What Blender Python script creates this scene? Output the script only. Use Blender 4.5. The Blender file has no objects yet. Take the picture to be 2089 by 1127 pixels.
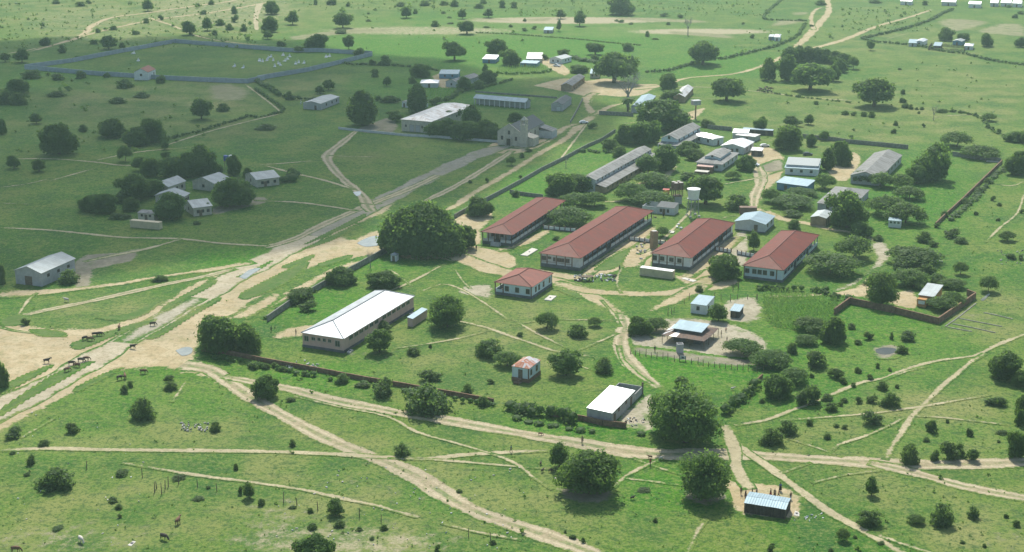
import bpy, bmesh, math, random
import numpy as np
from mathutils import Vector, Matrix

# ------------------------------------------------------------------ camera, sky, sun, exposure
SC = bpy.context.scene
COL = SC.collection
PW, PH = 2089.0, 1127.0
FPX, YH, CAMH = 2990.0, -340.0, 135.0
PITCH = math.atan((PH / 2 - YH) / FPX)
cd = bpy.data.cameras.new('camera'); cam = bpy.data.objects.new('camera', cd); COL.objects.link(cam)
cd.sensor_fit = 'HORIZONTAL'; cd.sensor_width = 36.0; cd.lens = 36.0 * FPX / PW
cd.clip_start = 1.0; cd.clip_end = 30000.0
cam.location = (0, 0, CAMH); cam.rotation_euler = (math.pi / 2 - PITCH, 0, 0)
SC.camera = cam
SUN_EL, SUN_AZ = math.radians(50), math.radians(-3)      # azimuth measured from straight ahead (+Y), positive to the right
SUN_DIR = Vector((math.sin(SUN_AZ) * math.cos(SUN_EL), math.cos(SUN_AZ) * math.cos(SUN_EL), math.sin(SUN_EL)))
W = bpy.data.worlds.new('World'); SC.world = W; W.use_nodes = True
wt = W.node_tree; bg = wt.nodes['Background']
sky = wt.nodes.new('ShaderNodeTexSky'); sky.sky_type = 'NISHITA'; sky.sun_disc = False
sky.sun_elevation = SUN_EL; sky.sun_rotation = SUN_AZ
sky.air_density = 1.2; sky.dust_density = 1.8; sky.ozone_density = 1.0
wt.links.new(sky.outputs[0], bg.inputs[0]); bg.inputs[1].default_value = 0.13
ld = bpy.data.lights.new('sun', 'SUN'); ld.energy = 4.6; ld.angle = math.radians(0.53); ld.color = (1.0, 0.95, 0.84)
sun = bpy.data.objects.new('sun', ld); COL.objects.link(sun)
sun.rotation_euler = SUN_DIR.to_track_quat('Z', 'Y').to_euler(); sun.location = (0, 0, 400)
SC.view_settings.view_transform = 'Standard'; SC.view_settings.look = 'None'
SC.view_settings.gamma = 1.0; SC.view_settings.use_curve_mapping = False
SC.view_settings.exposure = 0.24
SC.render.engine = 'CYCLES'
SC.cycles.use_denoising = True
SC.cycles.max_bounces = 5; SC.cycles.diffuse_bounces = 3; SC.cycles.glossy_bounces = 2
SC.cycles.transmission_bounces = 2; SC.cycles.volume_bounces = 0; SC.cycles.transparent_max_bounces = 8
SC.cycles.sample_clamp_indirect = 6.0
SC.cycles.use_adaptive_sampling = True; SC.cycles.adaptive_threshold = 0.015

RNG = random.Random(7)
SP, CP = math.sin(PITCH), math.cos(PITCH)
def G(px, py, z=0.0):
    """point of the place, at height z, that the photograph shows at pixel (px, py)"""
    u, v = px - PW / 2, py - PH / 2
    d = Vector((u, FPX * CP - v * SP, -FPX * SP - v * CP))
    t = (z - CAMH) / d.z
    return Vector((d.x * t, d.y * t, z))
def scl(py):            # pixels per metre across the view at a ground row
    return (py - YH) * CP / CAMH
def px_of(p):
    dx, dy, dz = p[0], p[1], p[2] - CAMH
    f = dy * CP - dz * SP; up = dy * SP + dz * CP
    return PW / 2 + FPX * dx / f, PH / 2 - FPX * up / f
ZO = {'00': (0, 0), '01': (520, 0), '02': (1040, 0), '03': (1549, 0), '10': (0, 280), '11': (520, 280), '12': (1040, 280), '13': (1549, 280),
      '20': (0, 560), '21': (520, 560), '22': (1040, 560), '23': (1549, 560), '30': (0, 827), '31': (520, 827), '32': (1040, 827), '33': (1549, 827)}
ZO = {k: (a, b, 3.757) for k, (a, b) in ZO.items()}
ZO.update({'Z1': (960, 390, 6.629), 'Z2': (1220, 400, 6.261), 'Z3': (1480, 410, 6.261), 'Z4': (980, 530, 6.629), 'Z5': (590, 570, 6.63),
           'Z6': (1020, 700, 5.931), 'Z7': (1260, 580, 6.26), 'Z8': (1460, 940, 8.05), 'Y1': (1170, 230, 6.261), 'Y2': (1330, 230, 6.629),
           'Y3': (1560, 280, 5.633), 'Y4': (790, 170, 5.803), 'Y5': (1100, 100, 6.144), 'Y6': (820, 40, 5.803), 'Y7': (240, 290, 5.2225),
           'Y8': (1290, 350, 10.247), 'P': (0, 0, 1.0)})
def q(t, x, y):
    a, b, s = ZO[t]
    return a + x / s, b + y / s

# ------------------------------------------------------------------ materials
def newmat(name):
    m = bpy.data.materials.new(name); m.use_nodes = True
    nt = m.node_tree; nt.nodes.clear()
    out = nt.nodes.new('ShaderNodeOutputMaterial')
    return m, nt, out
def N(nt, typ, **kw):
    n = nt.nodes.new(typ)
    for k, v in kw.items():
        if k == 'ins':
            for i, val in v.items():
                if hasattr(val, 'is_linked') or hasattr(val, 'links'): nt.links.new(val, n.inputs[i])
                else: n.inputs[i].default_value = val
        else: setattr(n, k, v)
    return n
def math_(nt, op, a, b=None, clamp=False):
    n = N(nt, 'ShaderNodeMath', operation=op, use_clamp=clamp, ins={0: a} if b is None else {0: a, 1: b})
    return n.outputs[0]
def mixc(nt, f, a, b, mode='MIX'):
    n = nt.nodes.new('ShaderNodeMix'); n.data_type = 'RGBA'; n.blend_type = mode
    for i, v in ((0, f), (6, a), (7, b)):
        if hasattr(v, 'links'): nt.links.new(v, n.inputs[i])
        elif i == 0: n.inputs[0].default_value = v
        else: n.inputs[i].default_value = (*v, 1) if len(v) == 3 else v
    return n.outputs[2]
def noise(nt, vec, scale, detail=3.0, rough=0.55):
    return N(nt, 'ShaderNodeTexNoise', ins={'Vector': vec, 'Scale': scale, 'Detail': detail, 'Roughness': rough}).outputs[0]
def ramp(nt, f, lo, hi):
    n = N(nt, 'ShaderNodeMapRange', interpolation_type='SMOOTHSTEP', ins={0: f, 1: lo, 2: hi, 3: 0.0, 4: 1.0})
    return n.outputs[0]
def bsdf(nt, out, col, rough=0.9, metal=0.0, spec=0.3, normal=None):
    b = nt.nodes.new('ShaderNodeBsdfPrincipled')
    for i, v in (('Base Color', col), ('Roughness', rough), ('Metallic', metal), ('Specular IOR Level', spec)):
        if hasattr(v, 'links'): nt.links.new(v, b.inputs[i])
        else: b.inputs[i].default_value = (*v, 1) if i == 'Base Color' else v
    if normal is not None: nt.links.new(normal, b.inputs['Normal'])
    nt.links.new(b.outputs[0], out.inputs[0])
    return b
def attr(nt, name):
    return N(nt, 'ShaderNodeAttribute', attribute_name=name).outputs['Fac']

def grass_color(nt):
    """colour of the pasture from world position and the soil attributes"""
    pos = nt.nodes.new('ShaderNodeNewGeometry').outputs['Position']
    n1 = noise(nt, pos, 0.011, 4, 0.6); n2 = noise(nt, pos, 0.055, 4, 0.6); n3 = noise(nt, pos, 0.33, 4, 0.65); n4 = noise(nt, pos, 1.9, 3, 0.7)
    dry, lush, bare = attr(nt, 'dry'), attr(nt, 'lush'), attr(nt, 'bare')
    c = mixc(nt, ramp(nt, n1, 0.40, 0.60), (0.064, 0.148, 0.022), (0.122, 0.190, 0.038))
    c = mixc(nt, math_(nt, 'MULTIPLY', ramp(nt, n2, 0.49, 0.64), 0.70), c, (0.185, 0.215, 0.060))
    c = mixc(nt, math_(nt, 'MULTIPLY', ramp(nt, n2, 0.48, 0.34), 0.60), c, (0.045, 0.104, 0.030))
    c = mixc(nt, math_(nt, 'MULTIPLY', lush, 0.85, True), c, (0.072, 0.205, 0.018))
    dm = math_(nt, 'MULTIPLY', dry, ramp(nt, math_(nt, 'ADD', n2, math_(nt, 'MULTIPLY', n3, 0.5)), 0.55, 0.95), True)
    c = mixc(nt, dm, c, (0.280, 0.262, 0.120))
    # tussock scale light and dark blades
    c = mixc(nt, math_(nt, 'MULTIPLY', ramp(nt, n3, 0.51, 0.64), 0.55), c, (0.034, 0.082, 0.026))
    c = mixc(nt, math_(nt, 'MULTIPLY', ramp(nt, n3, 0.48, 0.36), 0.50), c, (0.195, 0.218, 0.078))
    n5 = noise(nt, pos, 0.85, 3, 0.7)
    c = mixc(nt, math_(nt, 'MULTIPLY', ramp(nt, n5, 0.51, 0.62), 0.60), c, (0.034, 0.078, 0.022))
    c = mixc(nt, math_(nt, 'MULTIPLY', ramp(nt, n5, 0.48, 0.38), 0.48), c, (0.228, 0.232, 0.088))
    c = mixc(nt, math_(nt, 'MULTIPLY', ramp(nt, n4, 0.52, 0.64), 0.60), c, (0.038, 0.078, 0.022))
    c = mixc(nt, math_(nt, 'MULTIPLY', ramp(nt, n4, 0.47, 0.36), 0.45), c, (0.230, 0.240, 0.100))
    c = N(nt, 'ShaderNodeHueSaturation', ins={'Hue': 0.517, 'Saturation': 1.12, 'Value': 0.97, 'Color': c}).outputs[0]
    # bare sand showing through
    s = math_(nt, 'ADD', math_(nt, 'MULTIPLY', bare, 0.62), math_(nt, 'MULTIPLY', math_(nt, 'ADD', n3, math_(nt, 'MULTIPLY', n4, 0.6)), 0.55))
    c = mixc(nt, ramp(nt, s, 0.66, 0.86), c, (0.360, 0.320, 0.205))
    bm = N(nt, 'ShaderNodeBump', ins={'Strength': 0.75, 'Distance': 0.35, 'Height': math_(nt, 'ADD', n3, math_(nt, 'MULTIPLY', n4, 0.6))})
    return c, bm.outputs[0], pos, n3, n4
def ground_mat():
    m, nt, out = newmat('pasture'); c, nb, *_ = grass_color(nt); bsdf(nt, out, c, 0.95, 0, 0.15, nb); return m
def soil_mat(name, ca, cb, edge=0.55, soft=0.45, strip=0.0, broken=0.0):
    """bare soil whose ragged edge gives way to grass; attribute d = metres to the edge, c = -1..1 across"""
    m, nt, out = newmat(name)
    c, nb, pos, n3, n4 = grass_color(nt)
    d = attr(nt, 'd')
    na = noise(nt, pos, 0.9, 3, 0.6); nb2 = noise(nt, pos, 0.18, 3, 0.6)
    f = math_(nt, 'ADD', d, math_(nt, 'MULTIPLY', math_(nt, 'SUBTRACT', math_(nt, 'ADD', na, math_(nt, 'MULTIPLY', nb2, 0.8)), 0.9), edge * 3.6))
    f = ramp(nt, f, edge * 0.55, edge * 0.55 + soft)
    if strip:
        ac = math_(nt, 'ABSOLUTE', attr(nt, 'c'))
        g = math_(nt, 'MULTIPLY', ramp(nt, ac, 0.30, 0.14), ramp(nt, math_(nt, 'ADD', nb2, math_(nt, 'MULTIPLY', na, 0.4)), 0.54, 0.82))
        f = math_(nt, 'MULTIPLY', f, math_(nt, 'SUBTRACT', 1.0, math_(nt, 'MULTIPLY', g, strip)))
        rut = math_(nt, 'MULTIPLY', ramp(nt, math_(nt, 'ABSOLUTE', math_(nt, 'SUBTRACT', ac, 0.48)), 0.16, 0.04), 0.6)
    if broken:
        nl = noise(nt, pos, 0.11, 5, 0.68)
        f = math_(nt, 'MULTIPLY', f, math_(nt, 'SUBTRACT', 1.0, math_(nt, 'MULTIPLY', ramp(nt, nl, 0.54, 0.66), broken)))
    sc_ = mixc(nt, ramp(nt, nb2, 0.42, 0.58), ca, cb)
    if strip: sc_ = mixc(nt, rut, sc_, tuple(min(1, v * 1.22) for v in cb))
    sc_ = mixc(nt, math_(nt, 'MULTIPLY', ramp(nt, noise(nt, pos, 2.0, 3, 0.7), 0.5, 0.62), 0.36), sc_, tuple(v * 0.62 for v in ca))
    sc_ = mixc(nt, math_(nt, 'MULTIPLY', ramp(nt, noise(nt, pos, 0.045, 4, 0.65), 0.49, 0.6), 0.5), sc_, tuple(v * 0.74 for v in cb))
    sc_ = mixc(nt, math_(nt, 'MULTIPLY', ramp(nt, noise(nt, pos, 0.6, 3, 0.7), 0.51, 0.6), 0.35), sc_, (0.155, 0.165, 0.075))
    bsdf(nt, out, mixc(nt, f, c, sc_), 0.95, 0, 0.15, nb)
    return m
def plain(name, col, rough=0.85, metal=0.0, spec=0.3, var=0.25, vscale=0.6, dirt=None, bump=0.0):
    m, nt, out = newmat(name)
    tc = nt.nodes.new('ShaderNodeTexCoord').outputs['Object']
    n = noise(nt, tc, vscale, 4, 0.62)
    c = mixc(nt, ramp(nt, n, 0.3, 0.7), tuple(v * (1 - var) for v in col), tuple(min(1, v * (1 + var * 0.6)) for v in col))
    if dirt:
        c = mixc(nt, math_(nt, 'MULTIPLY', ramp(nt, noise(nt, tc, vscale * 3.1, 4, 0.7), 0.50, 0.72), dirt[3]), c, dirt[:3])
    nb = None
    if bump: nb = N(nt, 'ShaderNodeBump', ins={'Strength': bump, 'Distance': 0.05, 'Height': noise(nt, tc, 9.0, 3)}).outputs[0]
    bsdf(nt, out, c, rough, metal, spec, nb)
    return m
def roof_mat(name, col, rough=0.4, metal=0.0, spec=0.5, axis=0, pitch=0.55, rust=None, bump=0.35, var=0.14):
    """corrugated sheet: ribs run down the slope; sheet joints, streaks and weathering"""
    m, nt, out = newmat(name)
    tc = nt.nodes.new('ShaderNodeTexCoord').outputs['UV']
    sep = N(nt, 'ShaderNodeSeparateXYZ', ins={0: tc})
    u, v = sep.outputs[0], sep.outputs[1]
    n = noise(nt, tc, 0.35, 4, 0.65)
    sh = N(nt, 'ShaderNodeTexWhiteNoise', noise_dimensions='2D', ins={'Vector': N(nt, 'ShaderNodeCombineXYZ', ins={0: math_(nt, 'FLOOR', math_(nt, 'MULTIPLY', u, 0.9)), 1: math_(nt, 'FLOOR', math_(nt, 'MULTIPLY', v, 0.28))}).outputs[0]}).outputs[0]
    c = mixc(nt, ramp(nt, n, 0.3, 0.72), tuple(x * (1 - var) for x in col), tuple(min(1, x * (1 + var)) for x in col))
    c = mixc(nt, math_(nt, 'MULTIPLY', sh, 0.34), c, tuple(x * 0.52 for x in col))
    jn = math_(nt, 'MULTIPLY', ramp(nt, math_(nt, 'ABSOLUTE', math_(nt, 'SUBTRACT', math_(nt, 'FRACT', math_(nt, 'MULTIPLY', u, 0.9)), 0.5)), 0.42, 0.49), 0.45)
    c = mixc(nt, jn, c, tuple(x * 0.45 for x in col))
    oi = nt.nodes.new('ShaderNodeObjectInfo').outputs['Random']
    c = mixc(nt, math_(nt, 'MULTIPLY', oi, 0.4), c, tuple(x * 0.68 for x in col))
    big = noise(nt, tc, 0.13, 4, 0.7)
    c = mixc(nt, math_(nt, 'MULTIPLY', ramp(nt, big, 0.5, 0.62), 0.35), c, tuple(min(1, x * 0.62 + 0.02) for x in col))
    if rust:
        st = noise(nt, N(nt, 'ShaderNodeMapping', ins={0: tc, 3: (1.0, 0.25, 1)}).outputs[0], 0.55, 4, 0.7)
        c = mixc(nt, ramp(nt, math_(nt, 'ADD', st, math_(nt, 'MULTIPLY', math_(nt, 'SUBTRACT', sh, 0.5), 0.22)), rust[3], rust[3] + 0.16), c, rust[:3])
    wv = math_(nt, 'SINE', math_(nt, 'MULTIPLY', u, 2 * math.pi / pitch))
    nb = N(nt, 'ShaderNodeBump', ins={'Strength': bump, 'Distance': 0.05, 'Height': wv}).outputs[0]
    rr = math_(nt, 'ADD', math_(nt, 'MULTIPLY', n, 0.2), rough - 0.1)
    bsdf(nt, out, c, rr, metal, spec, nb)
    return m
def leaf_mat(name, ca, cb, trans=0.55):
    m, nt, out = newmat(name)
    oi = nt.nodes.new('ShaderNodeObjectInfo').outputs['Random']
    tc = nt.nodes.new('ShaderNodeTexCoord').outputs['Object']
    n = noise(nt, tc, 0.8, 3, 0.6); nf = attr(nt, 'tint')
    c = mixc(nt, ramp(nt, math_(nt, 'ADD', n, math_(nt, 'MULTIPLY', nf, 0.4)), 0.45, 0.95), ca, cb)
    c = mixc(nt, math_(nt, 'MULTIPLY', oi, 0.5), c, tuple(0.55 * v for v in (cb[0] * 1.15, cb[1], cb[2])))
    b = nt.nodes.new('ShaderNodeBsdfPrincipled'); nt.links.new(c, b.inputs['Base Color'])
    b.inputs['Roughness'].default_value = 0.62; b.inputs['Specular IOR Level'].default_value = 0.22
    t = nt.nodes.new('ShaderNodeBsdfTranslucent'); nt.links.new(mixc(nt, 0.6, c, (0.24, 0.40, 0.06)), t.inputs[0])
    mx = nt.nodes.new('ShaderNodeMixShader'); mx.inputs[0].default_value = trans
    nt.links.new(b.outputs[0], mx.inputs[1]); nt.links.new(t.outputs[0], mx.inputs[2]); nt.links.new(mx.outputs[0], out.inputs[0])
    return m
M = {}
M['ground'] = ground_mat()
M['sand'] = soil_mat('sandy_soil', (0.415, 0.335, 0.195), (0.480, 0.400, 0.250), 0.9, 0.9, 0.0, 0.28)
M['track'] = soil_mat('sandy_track', (0.360, 0.305, 0.195), (0.440, 0.380, 0.255), 0.42, 0.5, 0.7)
M['path'] = soil_mat('trodden_path', (0.380, 0.335, 0.205), (0.455, 0.400, 0.255), 0.32, 0.42)
M['road'] = soil_mat('gravel_road', (0.410, 0.355, 0.245), (0.475, 0.420, 0.300), 0.8, 1.0, 0.0, 0.12)
M['oldroad'] = soil_mat('worn_asphalt', (0.255, 0.245, 0.195), (0.325, 0.305, 0.235), 0.8, 1.0, 0.0, 0.3)
M['paleroad'] = soil_mat('pale_worn_asphalt', (0.365, 0.335, 0.250), (0.425, 0.390, 0.295), 0.8, 1.4)
M['yard'] = soil_mat('swept_yard', (0.360, 0.325, 0.235), (0.430, 0.390, 0.285), 1.2, 1.4, 0.0, 0.75)
M['mud'] = soil_mat('grey_soil', (0.220, 0.200, 0.145), (0.290, 0.265, 0.190), 1.0, 1.4, 0.0, 0.5)
M['field'] = soil_mat('dry_field', (0.215, 0.220, 0.110), (0.270, 0.262, 0.145), 3.0, 5.0, 0.0, 0.85)
M['verge'] = soil_mat('grass_verge', (0.072, 0.148, 0.030), (0.110, 0.182, 0.045), 0.4, 0.5)
M['white'] = plain('white_limewash', (0.70, 0.72, 0.71), 0.9, var=0.10, dirt=(0.45, 0.42, 0.36, 0.35))
M['bluewhite'] = plain('pale_blue_paint', (0.56, 0.66, 0.69), 0.85, var=0.08, dirt=(0.42, 0.42, 0.40, 0.25))
M['pink'] = plain('pink_plaster', (0.56, 0.385, 0.335), 0.9, var=0.12, dirt=(0.36, 0.28, 0.25, 0.45))
M['cream'] = plain('old_cream_plaster', (0.50, 0.47, 0.38), 0.95, var=0.18, dirt=(0.30, 0.29, 0.25, 0.6))
M['grey'] = plain('grey_render', (0.42, 0.42, 0.42), 0.9, var=0.15, dirt=(0.25, 0.25, 0.24, 0.4))
M['lgrey'] = plain('pale_grey_render', (0.52, 0.54, 0.54), 0.9, var=0.12, dirt=(0.34, 0.33, 0.30, 0.4))
M['block'] = plain('concrete_block', (0.36, 0.36, 0.35), 0.95, var=0.2, vscale=1.2, dirt=(0.24, 0.23, 0.21, 0.4))
M['plinth'] = plain('dark_plinth', (0.13, 0.135, 0.14), 0.9, var=0.25)
M['brownwall'] = plain('brown_mud_wall', (0.34, 0.24, 0.15), 0.95, var=0.25, dirt=(0.20, 0.15, 0.10, 0.4))
M['brick'] = plain('weathered_brick', (0.22, 0.135, 0.085), 0.95, var=0.35, vscale=1.2, dirt=(0.13, 0.11, 0.085, 0.7))
M['stonewall'] = plain('lichened_masonry', (0.23, 0.23, 0.20), 0.95, var=0.3, vscale=1.0, dirt=(0.15, 0.16, 0.12, 0.6))
M['cemwall'] = plain('blue_grey_masonry', (0.36, 0.41, 0.45), 0.95, var=0.15, vscale=0.5, dirt=(0.24, 0.26, 0.27, 0.4))
M['brown'] = plain('brown_paint', (0.16, 0.10, 0.075), 0.7, var=0.2)
M['wood'] = plain('weathered_timber', (0.17, 0.13, 0.095), 0.95, var=0.35, vscale=2.0)
M['darkwood'] = plain('dark_timber', (0.085, 0.070, 0.060), 0.95, var=0.3, vscale=2.0)
M['glass'] = plain('window_glass', (0.045, 0.055, 0.065), 0.12, spec=0.5, var=0.2)
M['shade'] = plain('dark_opening', (0.06, 0.06, 0.065), 0.9, var=0.2)
M['concrete'] = plain('pale_concrete', (0.58, 0.56, 0.50), 0.9, var=0.15, dirt=(0.40, 0.37, 0.30, 0.4))
M['steel'] = plain('grey_steel', (0.35, 0.36, 0.37), 0.5, 0.6, var=0.2)
M['tank'] = plain('white_tank_paint', (0.74, 0.76, 0.75), 0.55, var=0.08, dirt=(0.50, 0.47, 0.42, 0.3))
M['browntank'] = plain('brown_plastic', (0.20, 0.125, 0.09), 0.6, var=0.15)
M['bluetank'] = plain('blue_plastic', (0.05, 0.12, 0.42), 0.5, var=0.1)
M['container'] = plain('beige_container_paint', (0.55, 0.48, 0.32), 0.6, var=0.12, dirt=(0.33, 0.27, 0.19, 0.35))
M['rustbox'] = plain('rusty_container_paint', (0.22, 0.14, 0.105), 0.75, var=0.25)
M['yellow'] = plain('yellow_paint', (0.70, 0.42, 0.06), 0.6, var=0.1)
M['red'] = plain('red_paint', (0.42, 0.07, 0.05), 0.6, var=0.1)
M['bluepaint'] = plain('blue_paint', (0.14, 0.26, 0.38), 0.7, var=0.12)
M['orange'] = plain('orange_mud_plaster', (0.50, 0.26, 0.10), 0.9, var=0.2)
M['r_red'] = roof_mat('red_painted_sheet', (0.185, 0.038, 0.023), 0.62, 0.0, 0.17, bump=0.2, rust=(0.135, 0.034, 0.023, 0.54), var=0.22)
M['r_cap'] = roof_mat('red_ridge_sheet', (0.30, 0.115, 0.09), 0.55, 0.0, 0.3, bump=0.05)
M['r_faded'] = roof_mat('faded_red_sheet', (0.285, 0.090, 0.062), 0.6, 0.0, 0.2, bump=0.2, rust=(0.21, 0.07, 0.05, 0.52), var=0.25)
M['r_tin'] = roof_mat('bright_tin', (0.62, 0.66, 0.69), 0.42, 0.65, 0.5, bump=0.3, var=0.2)
M['r_tin2'] = roof_mat('dull_tin', (0.34, 0.39, 0.40), 0.6, 0.3, 0.35, bump=0.3, var=0.2)
M['r_blue'] = roof_mat('bluish_tin', (0.25, 0.36, 0.42), 0.58, 0.25, 0.35, bump=0.3)
M['r_grey'] = roof_mat('grey_fibre_sheet', (0.26, 0.265, 0.255), 0.75, 0.0, 0.3, bump=0.3, rust=(0.15, 0.15, 0.14, 0.50), var=0.22)
M['r_dark'] = roof_mat('dark_tile', (0.12, 0.135, 0.14), 0.75, 0.0, 0.3, bump=0.3, var=0.2)
M['r_rust'] = roof_mat('rusted_sheet', (0.125, 0.100, 0.088), 0.75, 0.05, 0.25, bump=0.35, rust=(0.165, 0.105, 0.075, 0.46), var=0.3)
M['r_hut'] = roof_mat('rust_streaked_tin', (0.62, 0.62, 0.62), 0.5, 0.3, 0.4, bump=0.2, rust=(0.40, 0.16, 0.085, 0.40))
M['r_patch'] = roof_mat('patched_tin', (0.55, 0.57, 0.57), 0.5, 0.4, 0.4, bump=0.25, rust=(0.26, 0.22, 0.19, 0.52), var=0.25)
M['leaf_dark'] = leaf_mat('dark_foliage', (0.048, 0.120, 0.034), (0.116, 0.215, 0.056))
M['leaf_mid'] = leaf_mat('mid_foliage', (0.066, 0.152, 0.042), (0.138, 0.242, 0.066))
M['leaf_acacia'] = leaf_mat('acacia_foliage', (0.080, 0.164, 0.054), (0.142, 0.240, 0.080))
M['leaf_bush'] = leaf_mat('scrub_foliage', (0.080, 0.148, 0.058), (0.136, 0.218, 0.086))
M['leaf_crop'] = leaf_mat('crop_foliage', (0.110, 0.260, 0.040), (0.180, 0.370, 0.065), 0.45)
M['bark'] = plain('bark', (0.11, 0.085, 0.065), 0.95, var=0.3, vscale=3.0)
M['greybark'] = plain('bleached_bark', (0.30, 0.28, 0.27), 0.95, var=0.2, vscale=3.0)
M['hide_dark'] = plain('dark_hide', (0.055, 0.045, 0.038), 0.8, var=0.3, vscale=2.0)
M['hide_brown'] = plain('brown_hide', (0.17, 0.095, 0.055), 0.8, var=0.3, vscale=2.0)
M['hide_white'] = plain('pale_hide', (0.62, 0.58, 0.50), 0.8, var=0.15, vscale=1.6, dirt=(0.12, 0.08, 0.06, 0.8))
M['horn'] = plain('horn', (0.45, 0.40, 0.30), 0.6)
M['skin'] = plain('dark_skin', (0.075, 0.042, 0.028), 0.6, var=0.1)
M['hair'] = plain('black_hair', (0.012, 0.010, 0.010), 0.8, var=0.1)
for nm, c in (('cloth_red', (0.36, 0.06, 0.06)), ('cloth_blue', (0.06, 0.10, 0.26)), ('cloth_white', (0.72, 0.72, 0.70)), ('cloth_brown', (0.16, 0.10, 0.07)),
              ('cloth_grey', (0.13, 0.13, 0.14)), ('cloth_green', (0.07, 0.15, 0.08)), ('cloth_black', (0.03, 0.03, 0.035))):
    M[nm] = plain(nm, c, 0.9, var=0.15, vscale=4.0)
def water_mat(name='still_water', k=1.0, sp=0.9):
    m, nt, out = newmat(name)
    pos = nt.nodes.new('ShaderNodeNewGeometry').outputs['Position']
    c = mixc(nt, ramp(nt, noise(nt, pos, 0.25, 3), 0.35, 0.7), (0.18 * k, 0.21 * k, 0.18 * k), (0.26 * k, 0.28 * k, 0.23 * k))
    nb = N(nt, 'ShaderNodeBump', ins={'Strength': 0.08, 'Distance': 0.05, 'Height': noise(nt, pos, 2.0, 2)}).outputs[0]
    bsdf(nt, out, c, 0.08, 0.0, sp, nb); return m
M['water'] = water_mat(); M['pondwater'] = water_mat('dark_pond_water', 0.3, 0.08)
M['carpaint_white'] = plain('white_car_paint', (0.75, 0.76, 0.77), 0.3, spec=0.5, var=0.04)
M['carpaint_dark'] = plain('dark_car_paint', (0.06, 0.075, 0.09), 0.3, spec=0.5, var=0.04)
M['tyre'] = plain('tyre_rubber', (0.03, 0.03, 0.03), 0.9, var=0.1)

# ------------------------------------------------------------------ mesh helpers
class MB:
    def __init__(s): s.v = []; s.f = []; s.uv = []; s.extra = {}
    def quad(s, a, b, c, d, uv=None):
        i = len(s.v); s.v += [tuple(a), tuple(b), tuple(c), tuple(d)]; s.f.append((i, i + 1, i + 2, i + 3)); s.uv.append(uv)
    def poly(s, pts, uv=None):
        i = len(s.v); s.v += [tuple(p) for p in pts]; s.f.append(tuple(range(i, i + len(pts)))); s.uv.append(uv)
    def box(s, x0, x1, y0, y1, z0, z1):
        i = len(s.v)
        s.v += [(x0, y0, z0), (x1, y0, z0), (x1, y1, z0), (x0, y1, z0), (x0, y0, z1), (x1, y0, z1), (x1, y1, z1), (x0, y1, z1)]
        for f in ((0, 3, 2, 1), (4, 5, 6, 7), (0, 1, 5, 4), (1, 2, 6, 5), (2, 3, 7, 6), (3, 0, 4, 7)):
            s.f.append(tuple(i + k for k in f)); s.uv.append(None)
    def tube(s, pts, rad, n=6, cap=True):
        pts = [Vector(p) for p in pts]; base = len(s.v)
        for k, p in enumerate(pts):
            t = (pts[min(k + 1, len(pts) - 1)] - pts[max(k - 1, 0)]).normalized()
            a = Vector((1, 0, 0)) if abs(t.x) < 0.8 else Vector((0, 1, 0))
            e1 = t.cross(a).normalized(); e2 = t.cross(e1)
            r = rad[k] if isinstance(rad, (list, tuple)) else rad
            for j in range(n):
                an = 2 * math.pi * j / n
                s.v.append(tuple(p + e1 * (r * math.cos(an)) + e2 * (r * math.sin(an))))
        for k in range(len(pts) - 1):
            for j in range(n):
                a, b = base + k * n + j, base + k * n + (j + 1) % n
                s.f.append((a, a + n, b + n, b)); s.uv.append(None)
        if cap:
            s.f.append(tuple(base + j for j in range(n))); s.uv.append(None)
            s.f.append(tuple(base + (len(pts) - 1) * n + j for j in reversed(range(n)))); s.uv.append(None)
    def lathe(s, prof, n=16, c=(0, 0)):
        base = len(s.v)
        for r, z in prof:
            for j in range(n):
                an = 2 * math.pi * j / n; s.v.append((c[0] + r * math.cos(an), c[1] + r * math.sin(an), z))
        for k in range(len(prof) - 1):
            for j in range(n):
                a, b = base + k * n + j, base + k * n + (j + 1) % n
                s.f.append((a, b, b + n, a + n)); s.uv.append(None)
        s.f.append(tuple(base + j for j in reversed(range(n)))); s.uv.append(None)
        s.f.append(tuple(base + (len(prof) - 1) * n + j for j in range(n))); s.uv.append(None)
    def mesh(s, name, mat):
        me = bpy.data.meshes.new(name); me.from_pydata(s.v, [], s.f)
        if any(u is not None for u in s.uv):
            l = me.uv_layers.new(name='UVMap'); k = 0
            for f, u in zip(s.f, s.uv):
                for j in range(len(f)):
                    l.data[k].uv = u[j] if u is not None else (0, 0); k += 1
        if mat: me.materials.append(M[mat])
        me.update(); return me
    def build(s, name, mat, parent=None, loc=None):
        return link(name, s.mesh(name, mat), parent, loc)
def link(name, me, parent=None, loc=None, rz=0.0, sc=None):
    o = bpy.data.objects.new(name, me); COL.objects.link(o)
    if parent is not None: o.parent = parent
    if loc is not None: o.location = loc
    if rz: o.rotation_euler = (0, 0, rz)
    if sc is not None: o.scale = sc
    return o
LABELS = {}
def tag(o, label, cat, group=None):
    o['label'] = label; o['category'] = cat
    if group: o['group'] = group
    return o
def thing(name, label, cat, loc, rz=0.0, group=None):
    o = bpy.data.objects.new(name, None); COL.objects.link(o); o.empty_display_size = 1.0
    o.location = loc; o.rotation_euler = (0, 0, rz)
    return tag(o, label, cat, group)

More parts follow.
